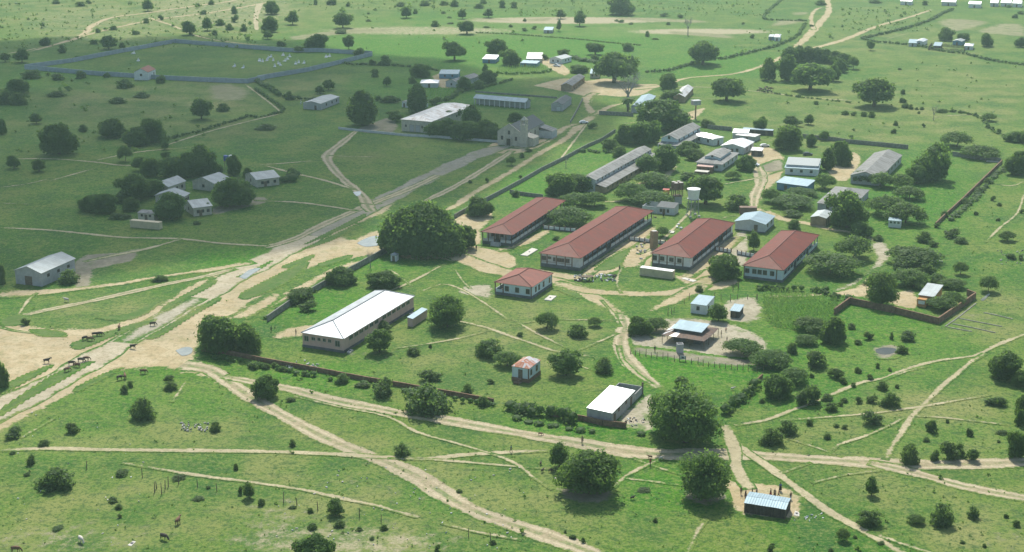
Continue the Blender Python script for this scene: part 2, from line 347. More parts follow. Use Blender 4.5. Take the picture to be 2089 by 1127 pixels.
# ------------------------------------------------------------------ ground, roads and paths
def blob(px, py, L):
    a = np.zeros_like(px)
    for cx, cy, rx, ry, k in L:
        r = ((px - cx) / rx) ** 2 + ((py - cy) / ry) ** 2
        a = np.maximum(a, k * np.clip(1.25 - r, 0, 1))
    return a
DRY = [(1090, 680, 210, 90, .75), (1000, 760, 150, 60, .6), (350, 960, 520, 190, .55), (900, 1000, 420, 150, .6), (1850, 900, 330, 200, .55), (950, 730, 200, 110, .5), (150, 1095, 330, 55, .9), (600, 1010, 330, 75, .75), (760, 1095, 380, 50, .9), (1900, 840, 170, 60, .8), (1800, 1000, 220, 40, .55), (2000, 1075, 150, 70, .9),
       (440, 195, 130, 45, .9), (1750, 240, 280, 80, .75), (1960, 200, 200, 90, .65), (230, 640, 190, 45, .8), (1000, 690, 180, 70, .45), (1060, 770, 150, 60, .4),
       (620, 175, 90, 35, .7), (350, 20, 450, 70, .7), (1130, 1070, 320, 50, .55), (540, 160, 60, 30, .5), (250, 210, 200, 50, .8), (1850, 90, 220, 50, .5), (960, 60, 500, 20, .5),
       (300, 260, 320, 40, .55), (2020, 640, 120, 60, .8), (560, 600, 60, 20, .3), (860, 300, 260, 60, .25), (470, 905, 110, 30, .8), (900, 965, 160, 35, .6), (1700, 860, 220, 40, .4)]
LUSH = [(1000, 85, 460, 62, .9), (1450, 130, 160, 35, .75), (1400, 745, 190, 55, .9), (1660, 640, 90, 40, .8), (480, 527, 120, 24, 1.), (1230, 330, 90, 40, .6), (1100, 380, 110, 40, .9),
        (760, 545, 120, 30, .6), (680, 625, 140, 40, .8), (1760, 700, 260, 120, .6), (1870, 400, 130, 120, .6), (330, 800, 260, 80, .5), (120, 900, 160, 50, .4), (1850, 880, 200, 60, .2),
        (1300, 1000, 220, 60, .6), (1200, 870, 220, 30, .7), (650, 770, 190, 35, .7), (930, 1010, 120, 40, .4), (880, 180, 180, 40, .6), (250, 165, 300, 30, .4), (1650, 790, 150, 90, .6), (1200, 640, 90, 50, .4)]
BARE = [(1090, 680, 190, 70, .2), (300, 1030, 360, 90, .22), (800, 1000, 300, 90, .28), (900, 740, 160, 60, .16), (1900, 900, 250, 120, .18), (700, 1105, 330, 45, .5), (140, 1100, 260, 40, .42), (450, 20, 230, 60, .45), (200, 50, 250, 60, .40), (560, 1060, 120, 60, .4), (2040, 1100, 90, 50, .35), (260, 1000, 90, 30, .3),
        (1160, 42, 260, 9, .75), (850, 63, 280, 12, .55), (1430, 65, 190, 8, .7), (1000, 690, 120, 40, .12), (330, 690, 60, 10, .3), (1950, 640, 120, 30, .35), (730, 720, 200, 22, .3), (1780, 25, 200, 40, .35), (470, 180, 60, 25, .2)]
def soil_attrs(xs, ys):
    dz = -CAMH
    f = ys * CP - dz * SP; up = ys * SP + dz * CP
    f = np.where(f < 30, 30, f)
    px = PW / 2 + FPX * xs / f; py = PH / 2 - FPX * up / f
    return {'dry': blob(px, py, DRY), 'lush': blob(px, py, LUSH), 'bare': blob(px, py, BARE)}
def soil_mesh(name, V, F, mat, extra=None):
    V = np.asarray(V, dtype=np.float32)
    me = bpy.data.meshes.new(name); me.from_pydata(V.tolist(), [], F)
    at = soil_attrs(V[:, 0], V[:, 1])
    if extra: at.update(extra)
    for k, a in at.items():
        l = me.attributes.new(k, 'FLOAT', 'POINT'); l.data.foreach_set('value', np.asarray(a, dtype=np.float32))
    me.materials.append(M[mat]); me.update()
    return me
xs = np.concatenate([[-9000, -4000, -1800], np.arange(-760, 761, 5.0), [1800, 4000, 9000]])
ys = np.concatenate([[-6000, -1500, 0], np.arange(200, 1501, 5.0), [2200, 4500, 12000, 20000]])
XX, YY = np.meshgrid(xs, ys)
V = np.stack([XX.ravel(), YY.ravel(), np.zeros(XX.size)], 1)
nx, ny = len(xs), len(ys)
F = [(j * nx + i, j * nx + i + 1, (j + 1) * nx + i + 1, (j + 1) * nx + i) for j in range(ny - 1) for i in range(nx - 1)]
g = link('ground', soil_mesh('ground', V, F, 'ground')); g['kind'] = 'structure'

def smooth_line(P, step):
    """Catmull-Rom through the points, resampled"""
    P = [Vector(p) for p in P]; out = []
    for i in range(len(P) - 1):
        p0, p1, p2, p3 = P[max(i - 1, 0)], P[i], P[i + 1], P[min(i + 2, len(P) - 1)]
        n = max(2, int((p2 - p1).length / step))
        for k in range(n):
            t = k / n
            out.append(0.5 * ((2 * p1) + (p2 - p0) * t + (2 * p0 - 5 * p1 + 4 * p2 - p3) * t * t + (3 * p1 - p0 - 3 * p2 + p3) * t ** 3))
    out.append(P[-1]); return out
ZL = [0.02]
FP = [0]
def ribbon(name, pts, w, mat, z=None):
    """a road or path along photographed points; w in metres, or a list with one width per point"""
    ww = w if isinstance(w, (list, tuple)) else [w] * len(pts)
    P = [G(*p) for p in pts]
    L = smooth_line([Vector((p.x, p.y, k)) for p, k in zip(P, ww)], 4.0)
    if name == 'footpath': FP[0] += 1; z = ZL[0] + .002 + .0012 * (FP[0] % 7)
    elif z is None:
        ZL[0] += 0.0008; z = ZL[0]
    V = []; D = []; C = []; nn = 7
    for i, p in enumerate(L):
        t = L[min(i + 1, len(L) - 1)] - L[max(i - 1, 0)]; t.z = 0; t.normalize(); nrm = Vector((-t.y, t.x, 0))
        hw = p.z * 0.5 + 0.30
        hw *= 1 + 0.10 * math.sin(i * 0.9 + len(pts)) + 0.06 * math.sin(i * 2.3)
        endf = min(1.0, 0.25 + 0.25 * min(i, len(L) - 1 - i))
        for k in range(nn):
            c = -1 + 2 * k / (nn - 1)
            V.append((p.x + nrm.x * c * hw, p.y + nrm.y * c * hw, z)); D.append((1 - abs(c)) * hw * endf); C.append(c)
    F = [(i * nn + k, (i + 1) * nn + k, (i + 1) * nn + k + 1, i * nn + k + 1) for i in range(len(L) - 1) for k in range(nn - 1)]
    o = link(name, soil_mesh(name, V, F, mat, {'d': D, 'c': C})); o['kind'] = 'structure'; return o
def patch(name, pts, mat, z=None, cell=None):
    """an irregular area of soil or grass inside photographed corners"""
    P = smooth_line([(*G(*p).xy, 0) for p in pts + [pts[0]]], 5.0)[:-1]
    poly = np.array([(p.x, p.y) for p in P])
    x0, y0 = poly.min(0); x1, y1 = poly.max(0)
    if cell is None: cell = max(0.7, min(4.0, math.sqrt((x1 - x0) * (y1 - y0)) / 70))
    gx = np.arange(x0 - cell, x1 + 2 * cell, cell); gy = np.arange(y0 - cell, y1 + 2 * cell, cell)
    A, B = np.meshgrid(gx, gy); X, Y = A.ravel(), B.ravel()
    ins = np.zeros(X.size, bool); dist = np.full(X.size, 1e9)
    n = len(poly)
    for i in range(n):
        ax, ay = poly[i]; bx, by = poly[(i + 1) % n]
        c = ((ay > Y) != (by > Y)) & (X < (bx - ax) * (Y - ay) / (by - ay + 1e-12) + ax); ins ^= c
        dx, dy = bx - ax, by - ay; t = np.clip(((X - ax) * dx + (Y - ay) * dy) / (dx * dx + dy * dy + 1e-12), 0, 1)
        dist = np.minimum(dist, np.hypot(X - ax - t * dx, Y - ay - t * dy))
    D = np.where(ins, dist, 0.0)
    if z is None:
        ZL[0] += 0.0008; z = ZL[0]
    nxp = len(gx); keep = ins.reshape(A.shape); F = []
    any4 = keep[:-1, :-1] | keep[1:, :-1] | keep[:-1, 1:] | keep[1:, 1:]
    jj, ii = np.nonzero(any4)
    F = [(int(j * nxp + i), int(j * nxp + i + 1), int((j + 1) * nxp + i + 1), int((j + 1) * nxp + i)) for j, i in zip(jj, ii)]
    used = np.unique(np.array(F).ravel()); remap = -np.ones(X.size, int); remap[used] = np.arange(len(used))
    F = [tuple(int(remap[k]) for k in f) for f in F]
    V = np.stack([X[used], Y[used], np.full(len(used), z)], 1)
    o = link(name, soil_mesh(name, V, F, mat, {'d': D[used], 'c': np.ones(len(used))})); o['kind'] = 'structure'; return o
def water(pts, name='puddle', mat='water'):
    P = smooth_line([(*G(*p).xy, 0) for p in pts + [pts[0]]], 1.0)[:-1]
    mb = MB(); mb.poly([(p.x, p.y, ZL[0] + .004) for p in P]); o = mb.build(name, mat); o['kind'] = 'structure'; return o
def T(t, s):
    """'x,y x,y ...' in an enlargement -> photograph pixels"""
    return [q(t, *[float(v) for v in p.split(',')]) for p in s.split()]
def PP(s): return T('P', s)

# broad areas of bare soil
patch('sandy_ground', PP('-60,690 0,664 60,664 130,672 200,668 262,650 330,616 400,582 450,556 520,536 575,505 620,470 690,440 760,410 800,400 800,425 740,455 700,478 720,490 760,470 800,478 800,512 740,525 640,545 600,570 545,600 500,625 480,650 420,680 402,720 410,745 500,775 480,795 420,770 330,752 250,758 160,800 80,838 0,885 -60,915'), 'sand')
patch('sandy_ground', PP('905,498 960,492 985,505 1040,515 1060,540 1010,558 960,545 900,530 860,532 800,525 800,515 860,520'), 'sand')
patch('sandy_ground', PP('930,440 990,425 1010,440 985,470 985,500 940,500 900,490'), 'sand')
patch('sandy_ground', PP('940,585 1000,578 1010,600 1000,612 960,605 930,600'), 'yard')
patch('sandy_ground', PP('1205,552 1260,505 1290,490 1335,492 1330,545 1290,545 1240,560 1180,572 1100,570 1050,548 1095,548 1190,562'), 'sand')
patch('sandy_ground', PP('1370,560 1420,560 1465,510 1500,470 1520,478 1515,510 1500,560 1510,580 1450,595 1395,580'), 'sand')
patch('sandy_ground', PP('1420,556 1470,505 1510,470 1530,480 1525,545 1470,540'), 'yard')
patch('sandy_ground', PP('1525,300 1570,300 1600,320 1600,355 1560,400 1555,425 1590,445 1560,440 1535,425 1530,395 1550,355 1545,335 1520,345'), 'sand')
patch('sandy_ground', PP('1530,345 1590,325 1600,348 1560,352'), 'mud')
patch('sandy_ground', PP('1690,340 1735,310 1760,325 1730,370 1690,362'), 'sand')
patch('sandy_ground', PP('1770,498 1800,492 1822,510 1812,535 1775,560 1740,588 1700,600 1700,590 1760,560 1782,530'), 'yard')
patch('sandy_ground', PP('1680,600 1745,585 1775,560 1800,600 1860,590 1880,625 1850,632 1790,612 1740,606'), 'sand')
patch('sandy_ground', PP('1280,692 1290,665 1345,648 1420,648 1490,658 1560,688 1575,712 1540,735 1470,730 1380,722 1295,712'), 'yard')
patch('sandy_ground', PP('1290,705 1380,715 1480,728 1580,735 1600,745 1480,748 1380,735 1290,722'), 'mud')
patch('sandy_ground', PP('1480,612 1545,605 1560,640 1540,660 1480,655 1465,630'), 'yard')
patch('sandy_ground', PP('1255,845 1300,815 1330,800 1345,830 1340,880 1290,880 1255,862'), 'yard')
patch('sandy_ground', PP('1475,972 1520,985 1585,985 1640,1015 1635,1050 1600,1060 1525,1055 1490,1035 1470,1005'), 'sand')
patch('sandy_ground', PP('1390,990 1440,1000 1480,1000 1490,1020 1440,1035 1395,1020'), 'mud')
patch('sandy_ground', PP('1130,995 1200,985 1255,995 1250,1025 1180,1030 1140,1015'), 'mud')
patch('sandy_ground', PP('1085,175 1150,160 1195,165 1240,160 1300,172 1345,172 1310,195 1260,198 1215,195 1210,215 1195,200 1160,190'), 'sand')
patch('sandy_ground', PP('1010,288 1060,292 1120,270 1140,280 1070,312 1000,312 990,300'), 'sand')
patch('sandy_ground', PP('1380,235 1440,220 1410,250 1360,262 1330,250'), 'sand')
patch('sandy_ground', PP('720,265 760,250 790,240 815,255 800,272 740,272'), 'mud')
patch('sandy_ground', PP('880,155 905,150 930,178 900,180 885,172'), 'sand')
patch('sandy_ground', PP('1090,118 1130,120 1165,145 1150,155 1110,135'), 'sand')
patch('sandy_ground', PP('140,545 170,520 240,515 290,505 270,535 200,550 190,585 150,590'), 'mud')
patch('sandy_ground', PP('420,430 470,410 520,400 560,410 500,425 440,440'), 'mud')
for s in ('1905,45 1930,38 2005,42 2025,48 1960,65 1925,60', '2030,48 2089,50 2100,75 2040,72 1985,65', '1800,78 1850,66 1860,70 1812,82', '1060,38 1130,36 1125,44 1070,45', '1250,36 1330,36 1440,42 1440,48 1330,45 1250,40',
          '1355,62 1420,65 1500,72 1500,80 1430,76 1360,70', '580,75 680,62 760,58 830,62 760,68 700,72 600,84', '1610,25 1650,24 1655,30 1615,32', '960,35 1050,40 1040,44 960,40', '410,175 470,170 520,185 500,205 430,205', '1575,42 1640,40 1640,48 1570,55'):
    patch('dry_field', PP(s), 'field')

# roads and tracks
ribbon('gravel_road', PP('-60,872 0,838 60,806 130,770 200,728 270,688 340,648 420,600 500,553 580,512 650,476'), [11, 11, 11, 10.5, 10, 9, 9, 10, 11, 11, 10], 'road')
ribbon('old_asphalt_road', PP('640,482 700,450 760,422 830,385 900,350 960,322 1010,304 1045,298'), [9, 9.5, 10, 10, 10, 10, 10, 9], 'oldroad')
ribbon('old_asphalt_road', PP('250,700 300,670 360,635 405,608'), 6.5, 'paleroad')
ribbon('dirt_track', PP('540,505 600,488 660,458 720,432 760,415 830,388 895,358'), 4.0, 'track')
ribbon('dirt_track', PP('370,745 430,755 480,790 530,822 590,855 650,887 730,922 800,948 860,978 920,1018 990,1052 1080,1082 1150,1106 1240,1140'), [7, 6, 5, 4.6, 4.6, 4.8, 5, 5.4, 5.6, 5.6, 5, 5, 5, 5], 'track')
ribbon('dirt_track', PP('455,768 545,785 600,796 680,818 760,832 830,846 900,856 1000,874 1100,891 1200,908 1280,922 1370,928 1480,927 1560,931 1650,937 1750,943 1850,948 1960,948 2120,942'), [3, 4, 5, 5, 4.5, 4.5, 5, 5, 5, 5.5, 7.5, 7, 6, 5.5, 5, 5.5, 6, 5.5, 5], 'track')
ribbon('dirt_track', PP('1770,944 1810,952 1870,966 1940,986 2000,1000 2120,1022'), [3, 4, 4, 4, 4, 4], 'track')
ribbon('dirt_track', PP('905,512 960,534 1010,552 1060,562 1130,574 1185,594 1232,620 1268,640'), [9, 9, 8, 7.5, 8, 7, 6, 5], 'sand')
ribbon('dirt_track', PP('1010,512 1060,500 1105,478 1150,452'), [6, 5, 4, 3], 'sand')
ribbon('dirt_track', PP('1190,562 1230,535 1280,500 1335,462'), [6, 5.5, 5.5, 5], 'sand')
ribbon('dirt_track', PP('1400,566 1440,535 1475,508 1505,482'), [6, 6, 6, 5], 'sand')
ribbon('dirt_track', PP('1280,545 1300,520 1325,500'), [9, 10, 8], 'sand')
ribbon('dirt_track', PP('1268,640 1276,665 1266,695 1272,722 1300,755 1345,792'), [3.5, 4, 5, 5, 4.5, 4], 'track')
ribbon('dirt_track', PP('1262,705 1270,735 1300,765 1330,785'), 1.3, 'path')
ribbon('dirt_track', PP('1130,576 1200,594 1290,600 1360,599 1410,588 1450,570 1500,560'), [5, 6, 5.5, 5, 6, 7, 6], 'sand')
ribbon('dirt_track', PP('1315,640 1380,610 1440,580'), [3, 5, 6], 'sand')
ribbon('dirt_track', PP('880,440 930,420 960,398 1040,352 1100,314 1150,286 1185,255 1212,236'), [3, 4, 4, 4, 4, 4.5, 6, 6], 'sand')
ribbon('dirt_track', PP('1040,300 1075,300 1120,280 1160,258 1185,252'), [6, 5, 5, 5, 5], 'sand')
ribbon('dirt_track', PP('1215,238 1198,215 1198,200 1215,190'), [6, 4, 5, 6], 'sand')
ribbon('dirt_track', PP('1212,236 1240,220 1275,210'), [5, 4.5, 3], 'sand')
ribbon('dirt_track', PP('1290,182 1350,175 1400,160 1490,152 1540,140 1590,120 1625,95 1650,72 1672,48 1690,25 1688,5 1680,-30'), [9, 6, 4, 4, 4.5, 5, 6, 7, 7, 6, 6, 6], 'sand')
ribbon('dirt_track', PP('1655,100 1720,82 1790,54 1860,34 1900,20'), [6, 6, 5, 4, 4], 'sand')
ribbon('dirt_track', PP('1660,62 1655,35 1668,18 1690,16'), 4, 'sand')
ribbon('dirt_track', PP('60,106 110,92 165,75 190,52 230,36 300,27 400,12 470,3 560,-20'), [4, 5, 7, 6, 5, 5, 5, 5, 5], 'sand')
ribbon('dirt_track', PP('165,75 240,56 320,40 430,26 545,6'), [4, 4, 5, 5, 6], 'sand')
ribbon('dirt_track', PP('300,36 350,52 410,76 500,90 560,92'), [4, 3.5, 3, 3, 3], 'sand')
ribbon('dirt_track', PP('0,112 50,104 90,95'), 3, 'sand')
ribbon('dirt_track', PP('524,62 522,35 530,8'), [3, 4, 6], 'path')
ribbon('dirt_track', PP('730,265 700,290 668,318 680,345 710,375 738,398 752,425 760,432'), [3, 4, 5, 4, 4, 4, 5, 5], 'track')
ribbon('dirt_track', PP('865,412 930,380 1000,338 1045,308'), 3.5, 'track')
ribbon('dirt_track', PP('0,600 70,598 160,590 240,580 320,566 420,552 520,535'), [8, 7, 4, 3.5, 3, 4, 5], 'sand')
ribbon('dirt_track', PP('40,645 100,632 180,616 260,598 340,580 430,562 480,548'), [3, 3, 3, 3, 3, 3, 3.5], 'track')
ribbon('dirt_track', PP('330,625 380,596 430,566'), [4, 4.5, 3], 'sand')
ribbon('dirt_track', PP('540,625 600,598 650,568 700,545 745,530'), [5, 5, 4, 4, 3], 'sand')
ribbon('dirt_track', PP('485,650 530,625 570,600'), [7, 6, 5], 'sand')
ribbon('dirt_track', PP('560,690 600,678 650,672 700,660 760,620'), [6, 9, 7, 3, 2], 'sand')
ribbon('dirt_track', PP('1560,430 1600,448 1650,457 1690,468 1740,475 1790,492'), [5, 5, 5, 4, 3.5, 5], 'sand')
ribbon('dirt_track', PP('1560,606 1640,604 1700,598'), [4, 3, 4], 'sand')
ribbon('dirt_track', PP('1545,340 1552,370 1540,400 1538,425'), [5, 5, 4, 4], 'track')
ribbon('dirt_track', PP('1300,405 1275,410 1240,412 1210,408'), 2.5, 'sand')
ribbon('dirt_track', PP('1380,340 1350,365 1320,372 1285,380'), [2.5, 4, 5, 4], 'sand')
PATHS = '''2.2|0,919 100,915 200,918 400,920 550,922 640,925 730,930 800,934 870,937 940,929 1040,923 1118,920
1.0|790,936 880,938 980,946 1060,953 1118,957
1.0|600,808 690,830 790,850 850,882 920,902 1000,925 1060,946
1.1|1000,925 1030,936 1062,952 1085,972 1128,1000
1.3|250,945 340,960 400,970 480,980 540,988 620,1000 700,1018 760,1030 800,1041 855,1056
1.0|900,1068 960,1083 1010,1093 1065,1102
2.6|1488,885 1510,912 1545,938 1580,962 1620,992 1660,1022 1700,1050 1760,1082 1800,1106 1850,1136
1.4|1770,1084 1840,1110 1910,1132
3.4|1478,868 1490,893 1500,925 1502,950 1512,975 1530,1000
1.5|1498,868 1560,858 1620,836 1650,826 1700,804 1760,780 1800,773 1860,750 1920,735 1990,726 2030,706 2110,675
1.0|1800,777 1850,758 1892,748
1.6|1805,940 1820,910 1835,890 1860,850 1885,825 1920,790 1950,765 1985,736 2010,722
1.1|1590,858 1680,852 1755,846 1810,840 1880,830 1950,818 2022,806
1.0|1830,847 1900,851 1930,853 2060,868
1.0|1720,934 1670,915 1605,894
0.9|1688,931 1710,908 1760,892 1820,866 1846,850
1.0|1655,986 1720,970 1800,960
0.9|1592,966 1655,944
1.1|1398,1140 1420,1090 1442,1058
1.2|1250,997 1275,972 1325,947 1350,936
1.0|1245,973 1290,978 1395,991
1.0|1290,935 1330,950 1400,972
1.4|925,653 990,668 1040,686 1085,701 1130,716 1212,729
1.0|1035,644 1080,672 1130,698 1160,712
0.9|1040,664 1100,655 1130,650
0.9|1135,653 1200,653 1272,654
1.3|1178,716 1230,694 1262,680
1.0|1226,612 1250,640 1266,668
1.0|800,712 860,704 940,690 1000,674
1.2|908,538 850,570 800,592 770,600
0.9|840,585 810,560 790,548
0.8|925,545 945,575 960,590
1.0|1268,600 1258,580 1262,560 1270,545
1.0|1210,545 1240,525 1278,508
1.2|1520,445 1490,440 1475,446
1.2|1590,350 1540,365 1500,372 1460,380
1.0|860,595 900,580 940,590 990,620 1040,655
0.8|1170,735 1190,750 1230,760
2.0|0,465 100,470 180,478 250,485 370,488 450,497 550,503
2.4|370,488 300,508 230,522 170,535
2.0|520,410 600,413 660,420 730,431
2.0|540,338 600,354 660,368 725,388
1.6|520,337 560,335 635,329
1.4|670,318 720,320 780,321
1.8|0,325 110,325 200,332 250,338 330,336
1.8|190,329 280,311 380,302
1.8|100,370 190,345
1.5|0,383 60,375 100,365
1.8|330,300 440,265 575,232
1.4|500,172 530,195 560,218 575,232
1.2|0,415 55,417
1.6|1345,178 1450,179 1560,189 1650,200 1745,206
1.0|1310,195 1420,200 1480,205
1.0|2010,495 2040,465 2075,435 2089,395
1.2|2000,370 2060,380 2089,370
1.0|820,62 700,70
1.4|1300,520 1340,500 1420,420
1.0|1255,255 1300,250 1340,245
1.3|130,660 65,680 0,668
1.0|30,655 60,610 78,598
1.0|350,822 385,770
0.9|40,895 110,855
1.0|1900,240 1980,235 2060,245
1.4|1600,440 1660,450 1690,448
0.9|700,410 760,418 780,415
1.2|1200,250 1170,290 1140,330'''
for ln in PATHS.split('\n'):
    w, s = ln.split('|'); ribbon('footpath', PP(s), float(w) * .84, 'path')
ZL[0] += .012
# grass islands between the lanes
for s in ('0,655 30,642 62,650 45,662 10,666', '60,672 120,676 135,688 80,686', '0,790 60,762 110,745 60,775 0,806', '430,700 440,680 480,660 470,675', '145,702 180,690 240,672 300,654 320,655 270,672 215,692 160,714', '70,790 130,755 190,738 180,745 110,785 60,812 0,850 0,838', '330,630 400,590 440,572 430,585 370,615 335,636', '615,510 660,490 720,462 735,452 700,480 650,500',
          '575,545 640,520 625,535 585,548', '480,568 530,545 560,530 520,555', '490,600 560,565 622,535 625,545 580,580 500,612', '648,540 700,524 720,522 700,532 655,545', '300,690 380,645 440,610 450,612 400,640 320,690',
          '620,500 690,465 745,437 735,450 680,475', '160,800 250,752 210,765 150,795', '190,648 260,640 330,610 300,640 250,655', '1212,552 1240,530 1285,508 1275,525 1265,542 1235,552', '1130,588 1180,600 1180,610'):
    patch('grass_verge', PP(s), 'verge')
water(PP('728,497 742,489 765,482 800,486 806,495 770,502 745,504'))
water(PP('358,716 378,709 392,711 390,722 372,727')); water(PP('488,566 510,551 532,548 515,560 500,570'))
water(PP('720,393 735,391 736,397 728,401')); patch('pond_bank', PP('1774,712 1795,703 1835,706 1840,720 1825,732 1800,734 1780,726'), 'mud')
water(PP('1786,714 1802,710 1826,712 1826,720 1806,725 1788,721'), 'pond', 'pondwater')
water(PP('2000,612 2016,601 2019,602 2006,615'))

# ------------------------------------------------------------------ buildings
MC = {}
def cached(key, fn):
    if key not in MC: MC[key] = fn()
    return MC[key]
def frame_of(t, L, B, R, h):
    """rectangle from three eave corners seen at height h: local +X runs B->R, local +Y runs B->L"""
    Lp, Bp, Rp = (G(*q(t, *p), h) for p in (L, B, R))
    a, b = (Rp - Bp), (Lp - Bp)
    if a.length >= b.length: ux = a.normalized()
    else:
        uy = b.normalized(); ux = Vector((uy.y, -uy.x, 0))
        if ux.dot(a) < 0: ux = -ux
    uy = Vector((-ux.y, ux.x, 0))
    lx, ly = abs(a.dot(ux)), abs(b.dot(uy))
    c = Bp + ux * (lx / 2) + uy * (ly / 2)
    return Vector((c.x, c.y, 0)), math.atan2(ux.y, ux.x), lx, ly
def roof_mesh(kind, axis, lx, ly, h, rise, mat, th=0.10, hip=None, gablefall=0.0):
    """roof over the full eave rectangle; UV u runs across the ribs, v down the slope"""
    mb = MB(); X, Y = lx / 2, ly / 2
    def face(pts, along):
        al = Vector(along).normalized(); p0 = Vector(pts[0])
        n = (Vector(pts[1]) - p0).cross(Vector(pts[2]) - p0).normalized(); dn = al.cross(n)
        mb.poly(pts, [((Vector(p) - p0).dot(al) + 3.1, (Vector(p) - p0).dot(dn) + 1.7) for p in pts])
    if kind in ('hip', 'gable'):
        hp = 0.0 if kind == 'gable' else ((hip if hip is not None else min(X, Y) * 0.98))
        if axis == 'x':
            r0, r1 = (-X + hp, 0, h + rise), (X - hp, 0, h + rise)
            face([(-X, -Y, h), (X, -Y, h), r1, r0], (1, 0, 0)); face([(X, Y, h), (-X, Y, h), r0, r1], (1, 0, 0))
            if hp: face([(-X, Y, h), (-X, -Y, h), r0], (0, 1, 0)); face([(X, -Y, h), (X, Y, h), r1], (0, 1, 0))
        else:
            r0, r1 = (0, -Y + hp, h + rise), (0, Y - hp, h + rise)
            face([(X, -Y, h), (X, Y, h), r1, r0], (0, 1, 0)); face([(-X, Y, h), (-X, -Y, h), r0, r1], (0, 1, 0))
            if hp: face([(-X, -Y, h), (X, -Y, h), r0], (1, 0, 0)); face([(X, Y, h), (-X, Y, h), r1], (1, 0, 0))
    else:   # mono pitch: axis says which edge is high
        z = {'+x': (0, 1, 1, 0), '-x': (1, 0, 0, 1), '+y': (0, 0, 1, 1), '-y': (1, 1, 0, 0)}[axis]
        P4 = [(-X, -Y), (X, -Y), (X, Y), (-X, Y)]
        face([(*p, h + rise * k) for p, k in zip(P4, z)], (1, 0, 0) if axis[1] == 'y' else (0, 1, 0))
    n = len(mb.f)                       # underside and a thin edge
    top = [[mb.v[i] for i in f] for f in mb.f]
    for f in top: mb.poly([(p[0], p[1], p[2] - th) for p in reversed(f)], [(0, 0)] * len(f))
    seen = {}
    for f in top:
        for a, b in zip(f, f[1:] + f[:1]):
            k = tuple(sorted(((round(a[0], 3), round(a[1], 3), round(a[2], 3)), (round(b[0], 3), round(b[1], 3), round(b[2], 3)))))
            seen.setdefault(k, []).append((a, b))
    for es in seen.values():
        if len(es) == 1:
            a, b = es[0]; mb.quad(a, (a[0], a[1], a[2] - th), (b[0], b[1], b[2] - th), b, [(0, 0)] * 4)
    return mb.mesh('roof', mat)
def wall_mesh(kind, axis, lx, ly, z0, h, rise, ov, mat, ins=(0, 0, 0, 0)):
    """walls under the roof, gables carried up; ins = extra inset of the -x, +x, -y, +y faces"""
    mb = MB(); x0, x1, y0, y1 = -lx / 2 + ov + ins[0], lx / 2 - ov - ins[1], -ly / 2 + ov + ins[2], ly / 2 - ov - ins[3]
    def top(x, y):
        X, Y = lx / 2, ly / 2
        if kind == 'gable': k = (1 - abs(y) / Y) if axis == 'x' else (1 - abs(x) / X)
        elif kind == 'mono': k = {'+x': (x + X) / lx, '-x': (X - x) / lx, '+y': (y + Y) / ly, '-y': (Y - y) / ly}[axis]
        else: k = 0
        return h + rise * k - 0.11
    P4 = [(x0, y0), (x1, y0), (x1, y1), (x0, y1)]
    for a, b in zip(P4, P4[1:] + P4[:1]):
        pts = [(*a, z0), (*b, z0), (*b, top(*b))]
        if kind == 'gable' and ((axis == 'x' and a[0] == b[0]) or (axis == 'y' and a[1] == b[1])):
            m = (a[0], 0.0) if axis == 'x' else (0.0, a[1]); pts.append((*m, top(*m)))
        pts.append((*a, top(*a))); mb.poly(pts)
    mb.poly([(*p, z0 + 0.01) for p in reversed(P4)])
    return mb.mesh('wall', mat), (x0, x1, y0, y1)
def window_mesh(w, h, fm):
    def fn():
        pane = MB(); pane.box(-w / 2, w / 2, -0.03, 0.03, 0, h)
        fr = MB(); t = 0.11
        fr.box(-w / 2 - t, w / 2 + t, -0.07, 0.02, -t, 0.0); fr.box(-w / 2 - t, w / 2 + t, -0.07, 0.02, h, h + t)
        fr.box(-w / 2 - t, -w / 2, -0.07, 0.02, 0.001, h - 0.001); fr.box(w / 2, w / 2 + t, -0.07, 0.02, 0.001, h - 0.001)
        fr.box(-0.04, 0.04, -0.06, 0.01, 0.002, h - 0.002)
        return pane.mesh('window', 'glass'), fr.mesh('frame', fm)
    return cached(('win', w, h, fm), fn)
def door_mesh(w, h, m):
    def fn():
        d = MB(); d.box(-w / 2, w / 2, -0.04, 0.03, 0, h)
        fr = MB(); fr.box(-w / 2 - 0.1, -w / 2, -0.07, 0.02, 0, h); fr.box(w / 2, w / 2 + 0.1, -0.07, 0.02, 0, h); fr.box(-w / 2 - 0.1, w / 2 + 0.1, -0.07, 0.02, h, h + 0.1)
        return d.mesh('door', m), fr.mesh('frame', 'brown')
    return cached(('door', w, h, m), fn)
def on_face(root, face, k, rect, z, meshes, name):
    """hang a window or door on face f(-x) r(-y) b(+x) l(+y); k = 0 at the corner B (f, r) .. 1"""
    x0, x1, y0, y1 = rect
    if face == 'f': loc, rz = (x0 - 0.012, y0 + (y1 - y0) * k, z), -math.pi / 2
    elif face == 'r': loc, rz = (x0 + (x1 - x0) * k, y0 - 0.012, z), 0.0
    elif face == 'b': loc, rz = (x1 + 0.012, y0 + (y1 - y0) * k, z), math.pi / 2
    else: loc, rz = (x0 + (x1 - x0) * k, y1 + 0.012, z), math.pi
    o = link(name, meshes[0], root, loc, rz)
    link('frame', meshes[1], o)
    return o
MARKS = []      # landmarks for describing the plants: (short phrase, pixel)
